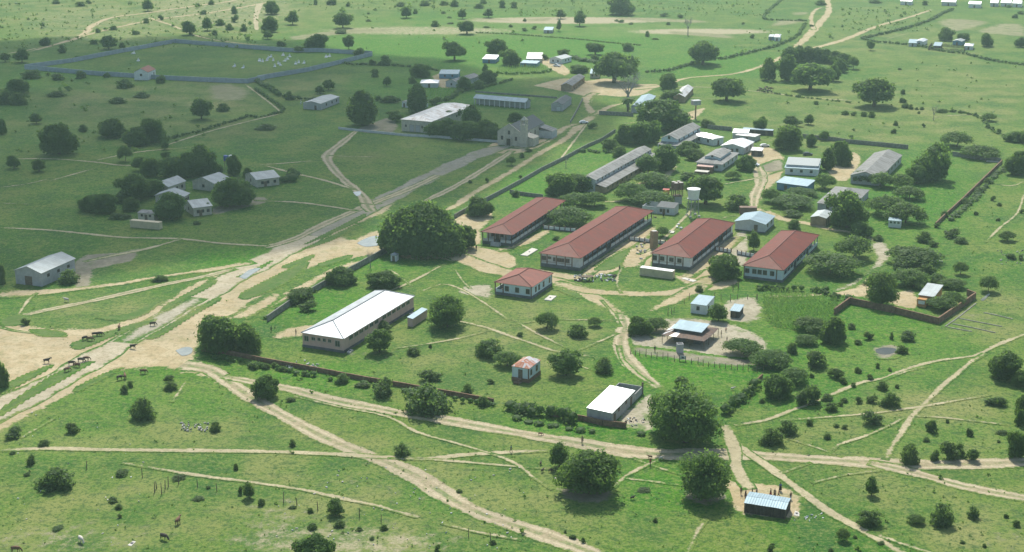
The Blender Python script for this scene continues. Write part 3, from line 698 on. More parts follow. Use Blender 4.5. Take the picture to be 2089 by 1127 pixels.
def house(name, label, cat, t, L, B, R, h, roof='gable', axis='x', rise=1.5, rm='r_tin', wm='white', ov=0.35, plinth=0.0, win=(), door=(), fm='brown',
          cap=None, pilasters=(), ins=(0, 0, 0, 0), hip=None, group=None, mark=None, dm='wood', pm='plinth', wall=True):
    c, rz, lx, ly = frame_of(t, L, B, R, h)
    root = thing(name, label, cat, c, rz, group)
    me, rect = wall_mesh(roof, axis, lx, ly, plinth, h, rise, ov, wm, ins)
    if wall: link('wall', me, root)
    if plinth:
        p = MB(); p.box(-lx / 2 + ov - 0.12, lx / 2 - ov + 0.12, -ly / 2 + ov - 0.12, ly / 2 - ov + 0.12, -0.1, plinth); p.build('plinth', pm, root)
    ro = link('roof', roof_mesh(roof, axis, lx, ly, h, rise, rm, hip=hip), root)
    if cap:
        mb = MB(); X, Y = lx / 2, ly / 2; hp = 0.0 if roof == 'gable' else (hip if hip is not None else min(X, Y) * 0.98); z = h + rise + 0.04
        if axis == 'x':
            a, b = (-X + hp, 0, z), (X - hp, 0, z); hips = [((-X, -Y), a), ((-X, Y), a), ((X, -Y), b), ((X, Y), b)]
        else:
            a, b = (0, -Y + hp, z), (0, Y - hp, z); hips = [((-X, -Y), a), ((X, -Y), a), ((-X, Y), b), ((X, Y), b)]
        mb.tube([a, b], 0.16, 6)
        if hp:
            for e, r in hips: mb.tube([(e[0], e[1], h + 0.04), r], 0.12, 5)
        mb.build('ridge_cap', cap, ro)
    for face, ks, w, hh, z in win:
        for k in ks: on_face(root, face, k, rect, z, window_mesh(w, hh, fm), 'window')
    for face, ks, w, hh, z in door:
        for k in ks: on_face(root, face, k, rect, z, door_mesh(w, hh, dm), 'door')
    x0, x1, y0, y1 = rect
    for face, ks in pilasters:
        for k in ks:
            pm_ = cached(('pil', h, plinth), lambda: (lambda m: (m.box(-0.17, 0.17, -0.10, 0.05, plinth, h - 0.12), m.mesh('pilaster', 'brown'))[1])(MB()))
            if face == 'f': link('pilaster', pm_, root, (x0, y0 + (y1 - y0) * k, 0), -math.pi / 2)
            else: link('pilaster', pm_, root, (x0 + (x1 - x0) * k, y0, 0))
    if mark: MARKS.append((mark, px_of(Vector((c.x, c.y, h * 0.5)))))
    return root, lx, ly, rect
def dado(root, rect, h0, h1, face):
    x0, x1, y0, y1 = rect; m = MB()
    if face == 'f': m.box(x0 - 0.05, x0 + 0.02, y0, y1, h0, h1)
    else: m.box(x0, x1, y0 - 0.05, y0 + 0.02, h0, h1)
    m.build('dado_rail', 'brown', root)
def colonnade(root, x0, x1, y, z0, h, n, wm='lgrey', skip=(), pier='brown', low=0.95):
    """veranda edge along local x at local y: posts with parapet panels between them"""
    st = (x1 - x0) / n
    pm = cached(('post', z0, h, pier), lambda: (lambda m: (m.box(-0.14, 0.14, -0.14, 0.14, z0, h - 0.12), m.mesh('post', pier))[1])(MB()))
    pan = cached(('pan', round(st, 2), z0, wm), lambda: (lambda m: (m.box(0.15, st - 0.15, -0.08, 0.08, z0, z0 + low), m.mesh('parapet_panel', wm))[1])(MB()))
    for i in range(n + 1): link('post', pm, root, (x0 + i * st, y, 0))
    for i in range(n):
        if i not in skip: link('parapet_panel', pan, root, (x0 + i * st, y, 0))
def colonnade_y(root, y0, y1, x, z0, h, n, wm='lgrey', skip=(), low=0.95):
    st = (y1 - y0) / n
    pm = cached(('post', z0, h, 'brown'), lambda: (lambda m: (m.box(-0.14, 0.14, -0.14, 0.14, z0, h - 0.12), m.mesh('post', 'brown'))[1])(MB()))
    pan = cached(('pany', round(st, 2), z0, wm), lambda: (lambda m: (m.box(-0.08, 0.08, 0.15, st - 0.15, z0, z0 + low), m.mesh('parapet_panel', wm))[1])(MB()))
    for i in range(n + 1): link('post', pm, root, (x, y0 + i * st, 0))
    for i in range(n):
        if i not in skip: link('parapet_panel', pan, root, (x, y0 + i * st, 0))

# --- the four red-roofed ward blocks
RG = 'long red-roofed blocks of the walled compound'
r, lx, ly, rc = house('school_block', 'red hip-roofed block with open veranda posts facing the giant tree', 'building', 'Z1', (150, 540), (570, 597), (1290, 128), 4.2, 'hip', 'x', 2.0,
    'r_red', 'lgrey', 0.6, 1.0, cap='r_cap', ins=(3.2, 0.4, 2.6, 0.2), group=RG, mark='the veranda block', win=(('r', [.1, .2, .3, .4, .5, .6, .7, .8, .9], 1.3, 1.2, 2.1), ('f', [.3, .7], 1.2, 1.3, 2.0)), door=(('f', [.5], 1.1, 2.1, 1.02), ('r', [.15, .45, .75], 1.0, 2.1, 1.02)))
colonnade(r, -lx / 2 + .6, lx / 2 - .6, -ly / 2 + .6, 1.0, 4.2, 14, skip=(9,)); colonnade_y(r, -ly / 2 + .6, ly / 2 - .6, -lx / 2 + .6, 1.0, 4.2, 5, skip=(2,))
m = MB()
for k in range(4): m.box(-lx / 2 - 1.5 + k * .4, -lx / 2 + .4, -1.4, 1.4, 0, .25 + k * .25 - .004 * k)
m.build('steps', 'concrete', r)
for s in (-1.55, 1.4):
    m = MB(); m.box(-lx / 2 - 1.6, -lx / 2 + .38, s, s + .15, 0, 1.2); m.build('stair_wall', 'lgrey', r)
r, lx, ly, rc = house('school_block', 'longest red hip-roofed block, its front wall pierced by seven small windows', 'building', 'Z1', (925, 835), (1490, 912), ((712 / 6.261 + 260) * 6.629, (190 / 6.261 + 10) * 6.629), 4.5, 'hip', 'x', 2.5,
    'r_red', 'lgrey', 0.6, 1.1, cap='r_cap', ins=(0, 0.3, 2.6, 0), group=RG, mark='the longest red-roofed block', win=(('f', [.15, .9], 1.3, 1.2, 2.3), ('f', [.29, .37, .45], .65, 1.1, 2.3), ('f', [.57], .65, 1.1, 2.3), ('f', [.72], 1.0, .6, 2.9), ('r', [.12, .2, .3, .38, .48, .58, .66, .76, .86, .94], 1.4, 1.3, 2.1)),
    door=(('r', [.16, .34, .53, .71, .9], 1.1, 2.1, 1.12),), pilasters=(('f', [0.005, .22, .50, .80, .995]),))
dado(r, rc, 1.75, 1.88, 'f')
colonnade(r, -lx / 2 + 3.6, lx / 2 - .6, -ly / 2 + .6, 1.1, 4.5, 16, skip=(5,))
m = MB(); m.box(-lx / 2 + .602, -lx / 2 + 3.45, -ly / 2 + .61, -ly / 2 + 3.18, 1.1, 4.38); m.build('corner_room', 'lgrey', r)
r, lx, ly, rc = house('school_block', 'red hip-roofed block behind the beige container, four square front windows', 'building', 'Z2', (705, 705), (1195, 795), (1750, 345), 4.4, 'hip', 'x', 2.5,
    'r_red', 'white', 0.55, 1.1, cap='r_cap', ins=(0, 0.3, 2.4, 0), group=RG, mark='the beige container', win=(('f', [.12, .38, .68], 1.25, 1.2, 2.3), ('f', [.92], 1.25, 1.4, 2.2), ('r', [.2, .35, .5, .65, .8], 1.4, 1.3, 2.1)), door=(('r', [.27, .58, .9], 1.1, 2.1, 1.12),), pilasters=(('f', [.005, .26, .52, .78, .995]),))
dado(r, rc, 1.8, 1.92, 'f')
colonnade(r, -lx / 2 + 3.2, lx / 2 - 3.5, -ly / 2 + .55, 1.1, 4.4, 9, skip=(6,))
m = MB(); m.box(-lx / 2 + .552, -lx / 2 + 3.05, -ly / 2 + .56, -ly / 2 + 2.96, 1.1, 4.28); m.build('corner_room', 'white', r)
m = MB(); m.box(lx / 2 - 3.35, lx / 2 - .86, -ly / 2 + .56, -ly / 2 + 2.96, 1.1, 4.28); m.build('corner_room', 'white', r)
r, lx, ly, rc = house('school_block', 'red hip-roofed block with pale blue walls next to the umbrella acacia', 'building', 'Z3', (215, 825), (745, 890), (1200, 437), 4.2, 'hip', 'x', 2.4,
    'r_red', 'bluewhite', 0.5, 0.8, cap='r_cap', ins=(0, 0.3, 1.8, 0), group=RG, mark='the pale blue block', win=(('f', [.14, .36, .52, .68, .9], 1.15, 1.3, 1.9), ('r', [.1, .22, .34, .46, .58, .7, .82, .93], 1.5, 1.5, 1.7)), door=(('r', [.28, .64], 1.1, 2.1, .82),), pilasters=(('f', [.005, .995]),))
colonnade(r, -lx / 2 + 2.2, lx / 2 - .5, -ly / 2 + .5, .8, 4.2, 11, 'bluewhite', skip=(3, 7), pier='lgrey')
m = MB(); m.box(-lx / 2 + .502, -lx / 2 + 2.05, -ly / 2 + .51, -ly / 2 + 2.28, .8, 4.08); m.build('corner_room', 'bluewhite', r)
# small red-roofed house with an open corner porch
r, lx, ly, rc = house('red_house', 'small square house with faded red hip roof and porch on the lawn', 'house', 'Z4', (195, 295), (700, 375), (988, 185), 3.9, 'hip', 'x', 2.1,
    'r_faded', 'bluewhite', 0.35, 0.85, cap='r_cap', ins=(0, 0, 0, 2.6), hip=4.4, mark='the small red-roofed house', win=(('f', [.13, .5, .86], 1.1, 1.4, 1.55), ('r', [.2, .36, .58, .88], .9, 1.5, 1.5)), pilasters=(('f', [.01, .99]), ('r', [.99])))
colonnade(r, -lx / 2 + .35, lx / 2 - .35, ly / 2 - .35, .85, 3.9, 4, 'bluewhite', skip=(2,))
m = MB(); m.box(-lx / 2 + .35, -lx / 2 + .5, ly / 2 - 2.75, ly / 2 - .5, .85, 1.75); m.build('parapet_panel', 'bluewhite', r)
# the hall with the bright tin roof
r, lx, ly, rc = house('hall', 'long pink-walled hall with glaring white tin hip roof', 'building', 'Z5', (170, 712), (735, 808), (1700, 225), 4.2, 'hip', 'x', 2.6,
    'r_tin', 'pink', 0.3, 0.7, cap='r_tin2', hip=6.0, mark='the pink hall', win=(('f', [.14], 1.3, 1.5, 1.7), ('f', [.33, .46, .59], .8, .8, 2.5), ('f', [.73], 1.0, .8, 2.4), ('f', [.9], 1.2, 1.4, 1.9), ('r', [.1, .17, .24, .31, .38, .45, .56, .63, .70, .77, .84, .91], 1.9, .9, 2.75)), fm='steel', door=(('b', [.5], 1.4, 2.2, .72), ('l', [.5], 1.6, 2.2, .72)))
r, lx, ly, rc = house('latrine_block', 'narrow pink latrine block with flat tin roof beside the hall', 'shed', 'Z5', (1612, 512), (1672, 537), (1872, 405), 2.5, 'mono', '+y', 0.3, 'r_blue', 'pink', .12, mark='the latrine block', door=(('l', [.2, .5, .8], .8, 1.9, .05),))
# white hut with the rusty roof
r, lx, ly, rc = house('hut', 'tiny white hut with rust-streaked roof standing alone on the lawn', 'hut', 'Z6', (130, 285), (352, 315), (497, 205), 3.9, 'hip', 'x', 1.3, 'r_hut', 'bluewhite', .15, 1.0, hip=2.0,
    mark='the white hut', win=(('r', [.2, .68], .85, 1.3, 1.8),), door=(('f', [.5], 1.0, 2.2, 1.02),), pilasters=(('f', [.01]),), pm='brick')
m = MB(); m.box(-lx / 2 - 1.2, -lx / 2 + .05, -.6, 1.0, 0, .9); m.box(-lx / 2 - 2.0, -lx / 2 - 1.203, -.6, 1.0, 0, .45); m.build('steps', 'brick', r)
# grey block shed and its roofless yard
r, lx, ly, rc = house('block_shed', 'grey concrete-block shed with bright flat tin roof near the brick wall', 'shed', 'Z6', (1075, 770), (1358, 850), (1635, 575), 3.1, 'mono', '+y', .35, 'r_tin', 'block', .1,
    mark='the grey block shed', win=(('r', [.3, .62], .8, .7, 1.9),), door=(('r', [.12, .85], 1.0, 2.1, .03),))
m = MB(); w_ = 4.6; X, Y = lx / 2 + .15, ly / 2 - .1
m.box(X, X + 6.0, -Y, -Y + .2, 0, 2.0); m.box(X + 5.8, X + 6.0, -Y + .203, Y, 0, 2.0); m.box(X, X + 5.797, Y - .2, Y, 0, 2.0); m.build('yard_wall', 'block', r)
m = MB(); m.box(X + 5.7, X + 6.1, -Y - .15, -Y + .25, 0, 3.1); m.build('gate_post', 'wood', r)
# the bar: raised tin roof above a rusty veranda roof on posts
c, rz, lx, ly = frame_of('Z7', (560, 650), (1110, 735), (1290, 565), 2.3)
r = thing('open_shelter', 'open-sided shelter with rusty veranda roof and raised bluish tin roof', 'shelter', c, rz); MARKS.append(('the rusty-roofed shelter', px_of((c.x, c.y, 1.5))))
X, Y = lx / 2, ly / 2; ix, iy = X * .46, Y * .62
low = MB()
def slope(mb, a, b, c_, d):
    a, b, c_, d = map(Vector, (a, b, c_, d)); al = (b - a).normalized(); n = al.cross(d - a).normalized(); dn = al.cross(n)
    mb.quad(a, b, c_, d, [((p - a).dot(al), (p - a).dot(dn)) for p in (a, b, c_, d)])
ic = [(-ix, -iy, 3.05), (ix, -iy, 3.05), (ix, iy, 3.05), (-ix, iy, 3.05)]; oc = [(-X, -Y, 2.3), (X, -Y, 2.3), (X, Y, 2.3), (-X, Y, 2.3)]
for k, nm in enumerate(('r', 'b', 'l', 'f')):
    a, b = Vector(oc[k]), Vector(oc[(k + 1) % 4]); d, e = Vector(ic[k]), Vector(ic[(k + 1) % 4]); n = max(3, int((b - a).length / 2.0))
    for i in range(n):
        mb = MB(); t0, t1 = i / n, (i + 1) / n; up = Vector((0, 0, RNG.uniform(0, .07))); j = RNG.uniform(-.18, .18)
        o0, o1 = a.lerp(b, t0), a.lerp(b, t1); out = ((o0 + o1) / 2).normalized() * j; out.z = 0
        slope(mb, o0 + up + out, o1 + up + out, d.lerp(e, t1) + up, d.lerp(e, t0) + up)
        slope(mb, d.lerp(e, t0) + up - Vector((0, 0, .03)), d.lerp(e, t1) + up - Vector((0, 0, .03)), o1 + up + out - Vector((0, 0, .03)), o0 + up + out - Vector((0, 0, .03)))
        mb.build('roof_sheet', RNG.choice(['r_rust', 'r_rust', 'r_rust', 'r_rust', 'r_patch']) if nm != 'l' else RNG.choice(['r_rust', 'r_tin']), r)
for k in range(5):
    for s in range(2):
        mb = MB(); x0, x1 = -ix - .5 + (2 * ix + 1.0) * s / 2, -ix - .5 + (2 * ix + 1.0) * (s + 1) / 2 + .1; y0 = -iy - .5 + (2 * iy + 1.0) * k / 5; y1 = -iy - .5 + (2 * iy + 1.0) * (k + 1) / 5 + .1
        z = 3.75 + .012 * ((k + s) % 2); zz = .45
        mb.quad((x0, y0, z + zz * s / 2), (x1, y0, z + zz * (s + 1) / 2), (x1, y1, z + zz * (s + 1) / 2), (x0, y1, z + zz * s / 2), [(y0, x0), (y0, x1), (y1, x1), (y1, x0)])
        mb.quad((x0, y1, z + zz * s / 2 - .05), (x1, y1, z + zz * (s + 1) / 2 - .05), (x1, y0, z + zz * (s + 1) / 2 - .05), (x0, y0, z + zz * s / 2 - .05), [(0, 0)] * 4)
        mb.build('roof_sheet', 'r_tin' if (s == 1 and RNG.random() < .45) else 'r_blue', r)
mb = MB(); mb.box(-ix, ix, -iy, iy, .02, 3.6); mb.build('wall', 'plinth', r)
for k in range(12):
    a = k / 12 * 4; e = int(a); t = a - e; p = Vector(oc[e]).lerp(Vector(oc[(e + 1) % 4]), t) * .97
    mb = MB(); mb.tube([(p.x, p.y, 0), (p.x, p.y, 2.25)], .09, 6); mb.build('post', 'wood', r)
mb = MB(); mb.box(-ix - .04, -ix - .001, -iy * .5, iy * .1, .1, 2.1); mb.build('door', 'wood', r)
house('tin_roofed_house', 'white one-room house with bluish lean-to tin roof by the track', 'house', 'Z7', (953, 225), (1135, 275), (1240, 175), 2.9, 'mono', '+x', .45, 'r_blue', 'white', .12, mark='the one-room white house',
      win=(('f', [.52], .7, 1.0, 1.2),), door=(('r', [.3], .9, 2.0, .02),))
house('kitchen_shed', 'small dark timber shed with single tin sheet roof beside the white house', 'shed', 'Z7', (1450, 310), (1560, 352), (1620, 275), 2.2, 'mono', '+x', .3, 'r_blue', 'darkwood', .25, door=(('f', [.6], .8, 1.8, .02),))
# foreground timber shed
c, rz, lx, ly = frame_of('Z8', (480, 685), (1150, 795), (1235, 640), 2.35)
r = thing('timber_shed', 'dark timber shed with bluish two-row tin roof, people standing behind it', 'shed', c, rz); MARKS.append(('the dark timber shed', px_of((c.x, c.y, 1.2))))
X, Y = lx / 2, ly / 2
for s, (xa, za, xb, zb) in enumerate(((-X - .15, 2.28, .06, 2.74), (0, 2.76, X + .1, 2.62))):
    for k in range(7):
        y0, y1 = -Y - .1 + (ly + .2) * k / 7, -Y - .1 + (ly + .2) * (k + 1) / 7 + .07; dz = .012 * (k % 2) + RNG.uniform(0, .02); j = RNG.uniform(-.06, .06)
        mb = MB(); mb.quad((xa + j, y1, za + dz), (xa + j, y0, za + dz), (xb + j, y0, zb + dz), (xb + j, y1, zb + dz), [(y1, xa), (y0, xa), (y0, xb), (y1, xb)])
        mb.quad((xa + j, y0, za + dz - .025), (xa + j, y1, za + dz - .025), (xb + j, y1, zb + dz - .025), (xb + j, y0, zb + dz - .025), [(0, 0)] * 4)
        mb.build('roof_sheet', 'r_blue', r)
nb = 46
for side in range(4):
    a, b = [((-X + .1, -Y + .1), (-X + .1, Y - .1)), ((-X + .1, -Y + .1), (X - .1, -Y + .1)), ((X - .1, -Y + .1), (X - .1, Y - .1)), ((-X + .1, Y - .1), (X - .1, Y - .1))][side]
    mb = MB(); L_ = math.hypot(b[0] - a[0], b[1] - a[1]); n = int(L_ / .24)
    for k in range(n):
        t = (k + .5) / n; x, y = a[0] + (b[0] - a[0]) * t, a[1] + (b[1] - a[1]) * t
        top = (2.2 + .42 * (x + X) / X if x < 0 else 2.62) - RNG.uniform(0, .06)
        mb.tube([(x + RNG.uniform(-.02, .02), y + RNG.uniform(-.02, .02), 0), (x, y, top)], RNG.uniform(.10, .135), 5)
    o = mb.build('pole_wall', 'darkwood', r); o['kind'] = 'stuff'
for k in range(4):
    mb = MB(); xx, yy = [(-X, -Y), (-X, Y), (X, -Y), (X, Y)][k]; mb.tube([(xx, yy, 0), (xx, yy, 2.25 if xx < 0 else 2.6)], .11, 6); mb.build('corner_post', 'wood', r)
mb = MB(); mb.box(X - .06, X + .06, -1.2, -.2, 0, 2.0); mb.build('door', 'wood', r)
# other buildings of the walled compound
r, lx, ly, rc = house('white_workshop', 'white gabled building with pale tin roof between two red roofs', 'building', 'Z3', (112, 258), (515, 305), (640, 195), 3.3, 'gable', 'x', 1.3, 'r_blue', 'lgrey', .4, .4, mark='the white gabled building',
      door=(('f', [.3], 1.1, 2.2, .42),), win=(('r', [.3, .7], 1.2, 1.0, 1.6),))
def container(t, L, B, R, label, mat, top='r_tin2', group=None, h=2.6):
    c, rz, lx, ly = frame_of(t, L, B, R, h)
    lx = min(max(lx, 2.2), 2.9) if lx < ly else lx; ly = min(max(ly, 2.2), 2.9) if ly < lx else ly
    r = thing('shipping_container', label, 'container', c, rz, group); X, Y = lx / 2, ly / 2
    mb = MB(); n = int(max(lx, ly) / .45)
    mb.box(-X + .03, X - .03, -Y + .03, Y - .03, .12, h - .05)
    lng = 'y' if ly > lx else 'x'
    for k in range(n):
        t0 = -max(X, Y) + .15 + k * (2 * max(X, Y) - .3) / n; t1 = t0 + .22
        if lng == 'y': mb.box(-X - .01, -X + .031, t0, t1, .2, h - .2); mb.box(X - .031, X + .01, t0, t1, .2, h - .2)
        else: mb.box(t0, t1, -Y - .01, -Y + .031, .2, h - .2); mb.box(t0, t1, Y - .031, Y + .01, .2, h - .2)
    mb.build('body', mat, r)
    fr = MB()
    for z in (.06, h - .16):
        fr.box(-X - .02, X + .02, -Y - .02, -Y + .08, z, z + .14); fr.box(-X - .02, X + .02, Y - .08, Y + .02, z, z + .14)
        fr.box(-X - .02, -X + .08, -Y + .081, Y - .081, z, z + .14); fr.box(X - .08, X + .02, -Y + .081, Y - .081, z, z + .14)
    fr.build('frame', mat, r)
    tp = MB(); tp.box(-X + .06, X - .06, -Y + .06, Y - .06, h - .048, h + .015); tp.build('roof_panel', top, r)
    d = MB()
    if lng == 'y': d.box(-X + .15, -.02, -Y - .03, -Y + .02, .25, h - .25); d.box(.02, X - .15, -Y - .03, -Y + .02, .25, h - .25)
    else: d.box(-X - .03, -X + .02, -Y + .15, -.02, .25, h - .25); d.box(-X - .03, -X + .02, .02, Y - .15, .25, h - .25)
    d.build('door', mat, r); MARKS.append((label.split(' container')[0].replace('long ', 'the long ') + ' container', px_of((c.x, c.y, 1.3)))) if False else None
    return r
container('Z2', (530, 915), (950, 970), (972, 942), 'long beige shipping container with white top in front of a red block', 'container', 'tank')
container('Z3', (187, 87), (404, 88), (412, 66), 'rust-brown shipping container beside the sandy yard track', 'rustbox', 'rustbox')
container('Y7', (128, 835), (440, 862), (470, 845), 'cream shipping container near the shaded cluster of houses', 'container', 'container')
# ruin
r, lx, ly, rc = house('ruined_house', 'derelict white house with half its dark roof gone below the water tanks', 'ruin', 'Y8', (500, 735), (880, 775), (905, 700), 2.7, 'mono', '+x', .9, 'r_dark', 'lgrey', .1, win=(('f', [.35, .75], .7, 1.1, .9),), door=(('f', [.58], .9, 2.0, .02),), mark='the derelict white house')
m = MB(); X, Y = lx / 2, ly / 2
m.box(-X, -X + .2, Y + .003, Y + 5.5, 0, 2.5); m.box(X + 1.0, X + 1.2, Y - 2, Y + 5.5, 0, 2.9); m.box(-X + .203, X + .997, Y + 5.3, Y + 5.5, 0, 2.4); m.build('broken_wall', 'lgrey', r)
# long clerestory building
r, lx, ly, rc = house('clerestory_building', 'very long grey-roofed building with a row of clerestory windows', 'building', 'Y1', (150, 805), (285, 865), (1003, 468), 4.9, 'gable', 'x', 1.3, 'r_grey', 'lgrey', .25, mark='the long clerestory building',
      win=(('r', [.04, .115, .17, .225, .31, .39, .44, .52, .56, .66, .71, .78, .82, .89, .94], .7, .6, 3.95), ('f', [.5], .8, .8, 4.0)))
m = MB(); slope(m, (-lx / 2 - .3, -ly / 2 - 4.2, 2.5), (lx / 2, -ly / 2 - 4.2, 2.5), (lx / 2, -ly / 2 + .3, 3.55), (-lx / 2 - .3, -ly / 2 + .3, 3.55)); slope(m, (lx / 2, -ly / 2 - 4.2, 2.42), (-lx / 2 - .3, -ly / 2 - 4.2, 2.42), (-lx / 2 - .3, -ly / 2 + .3, 3.47), (lx / 2, -ly / 2 + .3, 3.47)); m.build('lean_to_roof', 'r_grey', r)
m = MB(); m.box(-lx / 2, lx / 2 - .2, -ly / 2 - 3.9, -ly / 2 - 3.7, 0, 2.45); m.box(-lx / 2, -lx / 2 + .2, -ly / 2 - 3.697, -ly / 2 + .2, 0, 2.5); m.build('lean_to_wall', 'brownwall', r)
for k in range(12):
    o = link('window', window_mesh(1.2, 1.0, 'wood')[0], r, (-lx / 2 + lx * (k + .6) / 12.4, -ly / 2 - 3.915, 1.1)); link('frame', window_mesh(1.2, 1.0, 'wood')[1], o)
r, lx, ly, rc = house('grey_villa', 'tall grey-roofed villa with front gable and lower veranda roof under trees', 'house', 'Y2', (105, 350), (345, 368), (665, 195), 5.2, 'gable', 'x', 1.9, 'r_grey', 'bluewhite', .4, mark='the grey-roofed villa', win=(('f', [.5], .9, 1.1, 5.2), ('r', [.1, .3, .5, .7, .9], .9, 1.0, 3.7)))
m = MB(); slope(m, (-lx / 2 - 2.8, ly / 2 + .3, 3.0), (-lx / 2 - 2.8, -ly / 2 - 2.8, 3.0), (-lx / 2 + .45, -ly / 2 + .1, 3.9), (-lx / 2 + .45, ly / 2 - .4, 3.9)); slope(m, (-lx / 2 - 2.8, -ly / 2 - 2.8, 3.0), (lx / 2 - 2, -ly / 2 - 2.8, 3.0), (lx / 2 - 2, -ly / 2 + .45, 3.9), (-lx / 2 + .45, -ly / 2 + .45, 3.9)); m.build('veranda_roof', 'r_grey', r)
for k in range(5):
    m = MB(); y = -ly / 2 - 2.5 + (ly + 2.4) * k / 4; m.box(-lx / 2 - 2.65, -lx / 2 - 2.4, y - .12, y + .12, 0, 2.97); m.build('post', 'white', r)
for k in range(1, 5):
    m = MB(); x = -lx / 2 - 2.5 + (lx + .2) * k / 5; m.box(x - .12, x + .12, -ly / 2 - 2.65, -ly / 2 - 2.4, 0, 2.97); m.build('post', 'white', r)
house('white_roofed_house', 'house with glaring white hip roof next to the grey-roofed villa', 'house', 'Y2', (545, 300), (830, 360), (905, 315), 3.2, 'hip', 'y', 1.2, 'r_tin', 'white', .35, win=(('f', [.25, .7], .9, 1.1, 1.2),), door=(('r', [.5], .9, 2.0, .02),), mark='the white hip roof')
house('white_roofed_house', 'gabled house with glaring white roof behind the roof with a raised monitor', 'house', 'Y2', (945, 435), (1255, 478), (1390, 395), 3.1, 'gable', 'x', 1.3, 'r_tin', 'lgrey', .35, win=(('f', [.3, .75], .9, 1.2, 1.1), ('r', [.3, .7], .9, 1.1, 1.2)), door=(('f', [.52], .9, 2.0, .02),), mark='the gabled white-roofed house')
house('outbuilding', 'low white-roofed outbuilding against the back boundary wall', 'shed', 'Y2', (1080, 282), (1305, 283), (1325, 240), 2.7, 'mono', '+x', .5, 'r_tin', 'lgrey', .2, win=(('f', [.5], .8, .8, 1.3),))
house('outbuilding', 'greyish tin-roofed lean-to in front of the low white-roofed outbuilding', 'shed', 'Y2', (1120, 308), (1395, 335), (1440, 290), 2.3, 'mono', '-x', .2, 'r_patch', 'grey', .2, door=(('f', [.4], .9, 1.9, .02),))
house('outbuilding', 'long low dark shed with narrow tin roof along the back wall', 'shed', 'Y2', (1225, 218), (1635, 246), (1642, 232), 2.5, 'mono', '+x', .2, 'r_blue', 'darkwood', .1, door=(('f', [.2, .6], .9, 1.9, .02),))
house('market_stall', 'small dark timber stall with patched tin roof beside the sandy yard', 'stall', 'Y2', (1340, 500), (1490, 520), (1515, 480), 2.5, 'mono', '+x', .2, 'r_patch', 'darkwood', .35, door=(('f', [.5], 1.2, 1.9, .02),))
r, lx, ly, rc = house('monitor_roof_house', 'grey-roofed house with a raised monitor gable on its roof', 'house', 'Y2', (595, 665), (955, 705), (1185, 545), 3.2, 'hip', 'x', 1.5, 'r_grey', 'lgrey', .5, .3, mark='the roof monitor', win=(('f', [.2, .5, .8], .9, 1.1, 1.4), ('r', [.15, .4, .65, .88], 1.0, 1.1, 1.4)))
X, Y = lx / 2 * .66, ly / 2 * .60
link('monitor_wall', wall_mesh('gable', 'x', 2 * X, 2 * Y, 3.3, 4.9, 1.0, .3, 'bluewhite')[0], r); link('monitor_roof', roof_mesh('gable', 'x', 2 * X, 2 * Y, 4.9, 1.0, 'r_grey'), r)
on_face(r, 'f', .5, (-X + .3, X - .3, -Y + .3, Y - .3), 5.0, window_mesh(.7, .6, 'brown'), 'window')
def boxy(name, label, cat, t, L, B, R, h, mat, topmat, over=.1, cells=0):
    c, rz, lx, ly = frame_of(t, L, B, R, h); r = thing(name, label, cat, c, rz); X, Y = lx / 2, ly / 2
    m = MB(); m.box(-X, X, -Y, Y, 0, h - .12); m.build('body', mat, r)
    m = MB(); m.box(-X - over, X + over, -Y - over, Y + over, h - .119, h); m.build('top_slab', topmat, r)
    for k in range(cells):
        m = MB(); y = -Y + 2 * Y * (k + .5) / cells; m.box(-X - .04, -X + .02, y - .3, y + .3, .2, h - .5); m.build('door', 'darkwood', r)
    return r
boxy('brick_store', 'brick store with pinkish slab top in front of the monitor roof house', 'shed', 'Y2', (605, 722), (815, 738), (832, 705), 2.5, 'brick', 'pink', .12, 2)
boxy('brick_tank', 'low brick tank with whitish slab top below the brick store', 'tank', 'Y2', (575, 792), (750, 808), (762, 785), 1.3, 'brick', 'concrete', .08)
r, lx, ly, rc = house('blue_roofed_house', 'white house with stepped pale blue tin roof by the sandy yard', 'house', 'Y3', (235, 332), (620, 374), (655, 275), 2.9, 'mono', '+x', .9, 'r_blue', 'white', .3, mark='the stepped blue roof', win=(('f', [.2, .5, .8], .9, .9, 1.3),))
m = MB(); m.box(-lx / 2 + 2.2, lx / 2 + .4, -ly / 2 + .3, ly / 2 - .3, 3.72, 3.84); m.build('upper_roof', 'r_tin2', r)
m = MB(); m.box(-lx / 2 + 2.6, lx / 2 + .1, -ly / 2 + .7, ly / 2 - .7, 2.5, 3.715); m.build('upper_wall', 'white', r)
house('blue_walled_shed', 'blue-walled shed with single pale blue roof slope among acacias', 'shed', 'Y3', (125, 520), (490, 567), (535, 507), 2.9, 'mono', '+x', .7, 'r_blue', 'bluepaint', .45, mark='the blue-walled shed', door=(('f', [.3, .7], 1.0, 2.0, .02),))
house('grey_hall', 'broad grey fibre-cement gabled hall among trees near the boundary wall', 'building', 'Y3', (1005, 415), (1325, 470), (1585, 207), 3.4, 'gable', 'x', 2.0, 'r_grey', 'grey', .3, mark='the broad grey hall', win=(('f', [.15, .35, .65, .85], 1.2, 1.2, 1.3), ('r', [.1, .25, .4, .55, .7, .85], 1.2, 1.0, 1.5)))
house('grey_hipped_house', 'grey hip-roofed house almost hidden behind a big round tree', 'house', 'Y3', (600, 752), (1010, 800), (1210, 605), 3.0, 'hip', 'x', 2.2, 'r_grey', 'grey', .4, mark='the half hidden grey hip roof', hip=9.0, win=(('f', [.3, .7], 1.0, 1.1, 1.2),))
house('mud_shed', 'brown mud-walled shed with pale tin gable leaning against the big tree', 'shed', 'Y3', (520, 920), (710, 938), (790, 862), 3.1, 'gable', 'x', .7, 'r_tin2', 'brownwall', .15, mark='the brown mud shed', door=(('r', [.4], 1.0, 2.0, .02),))
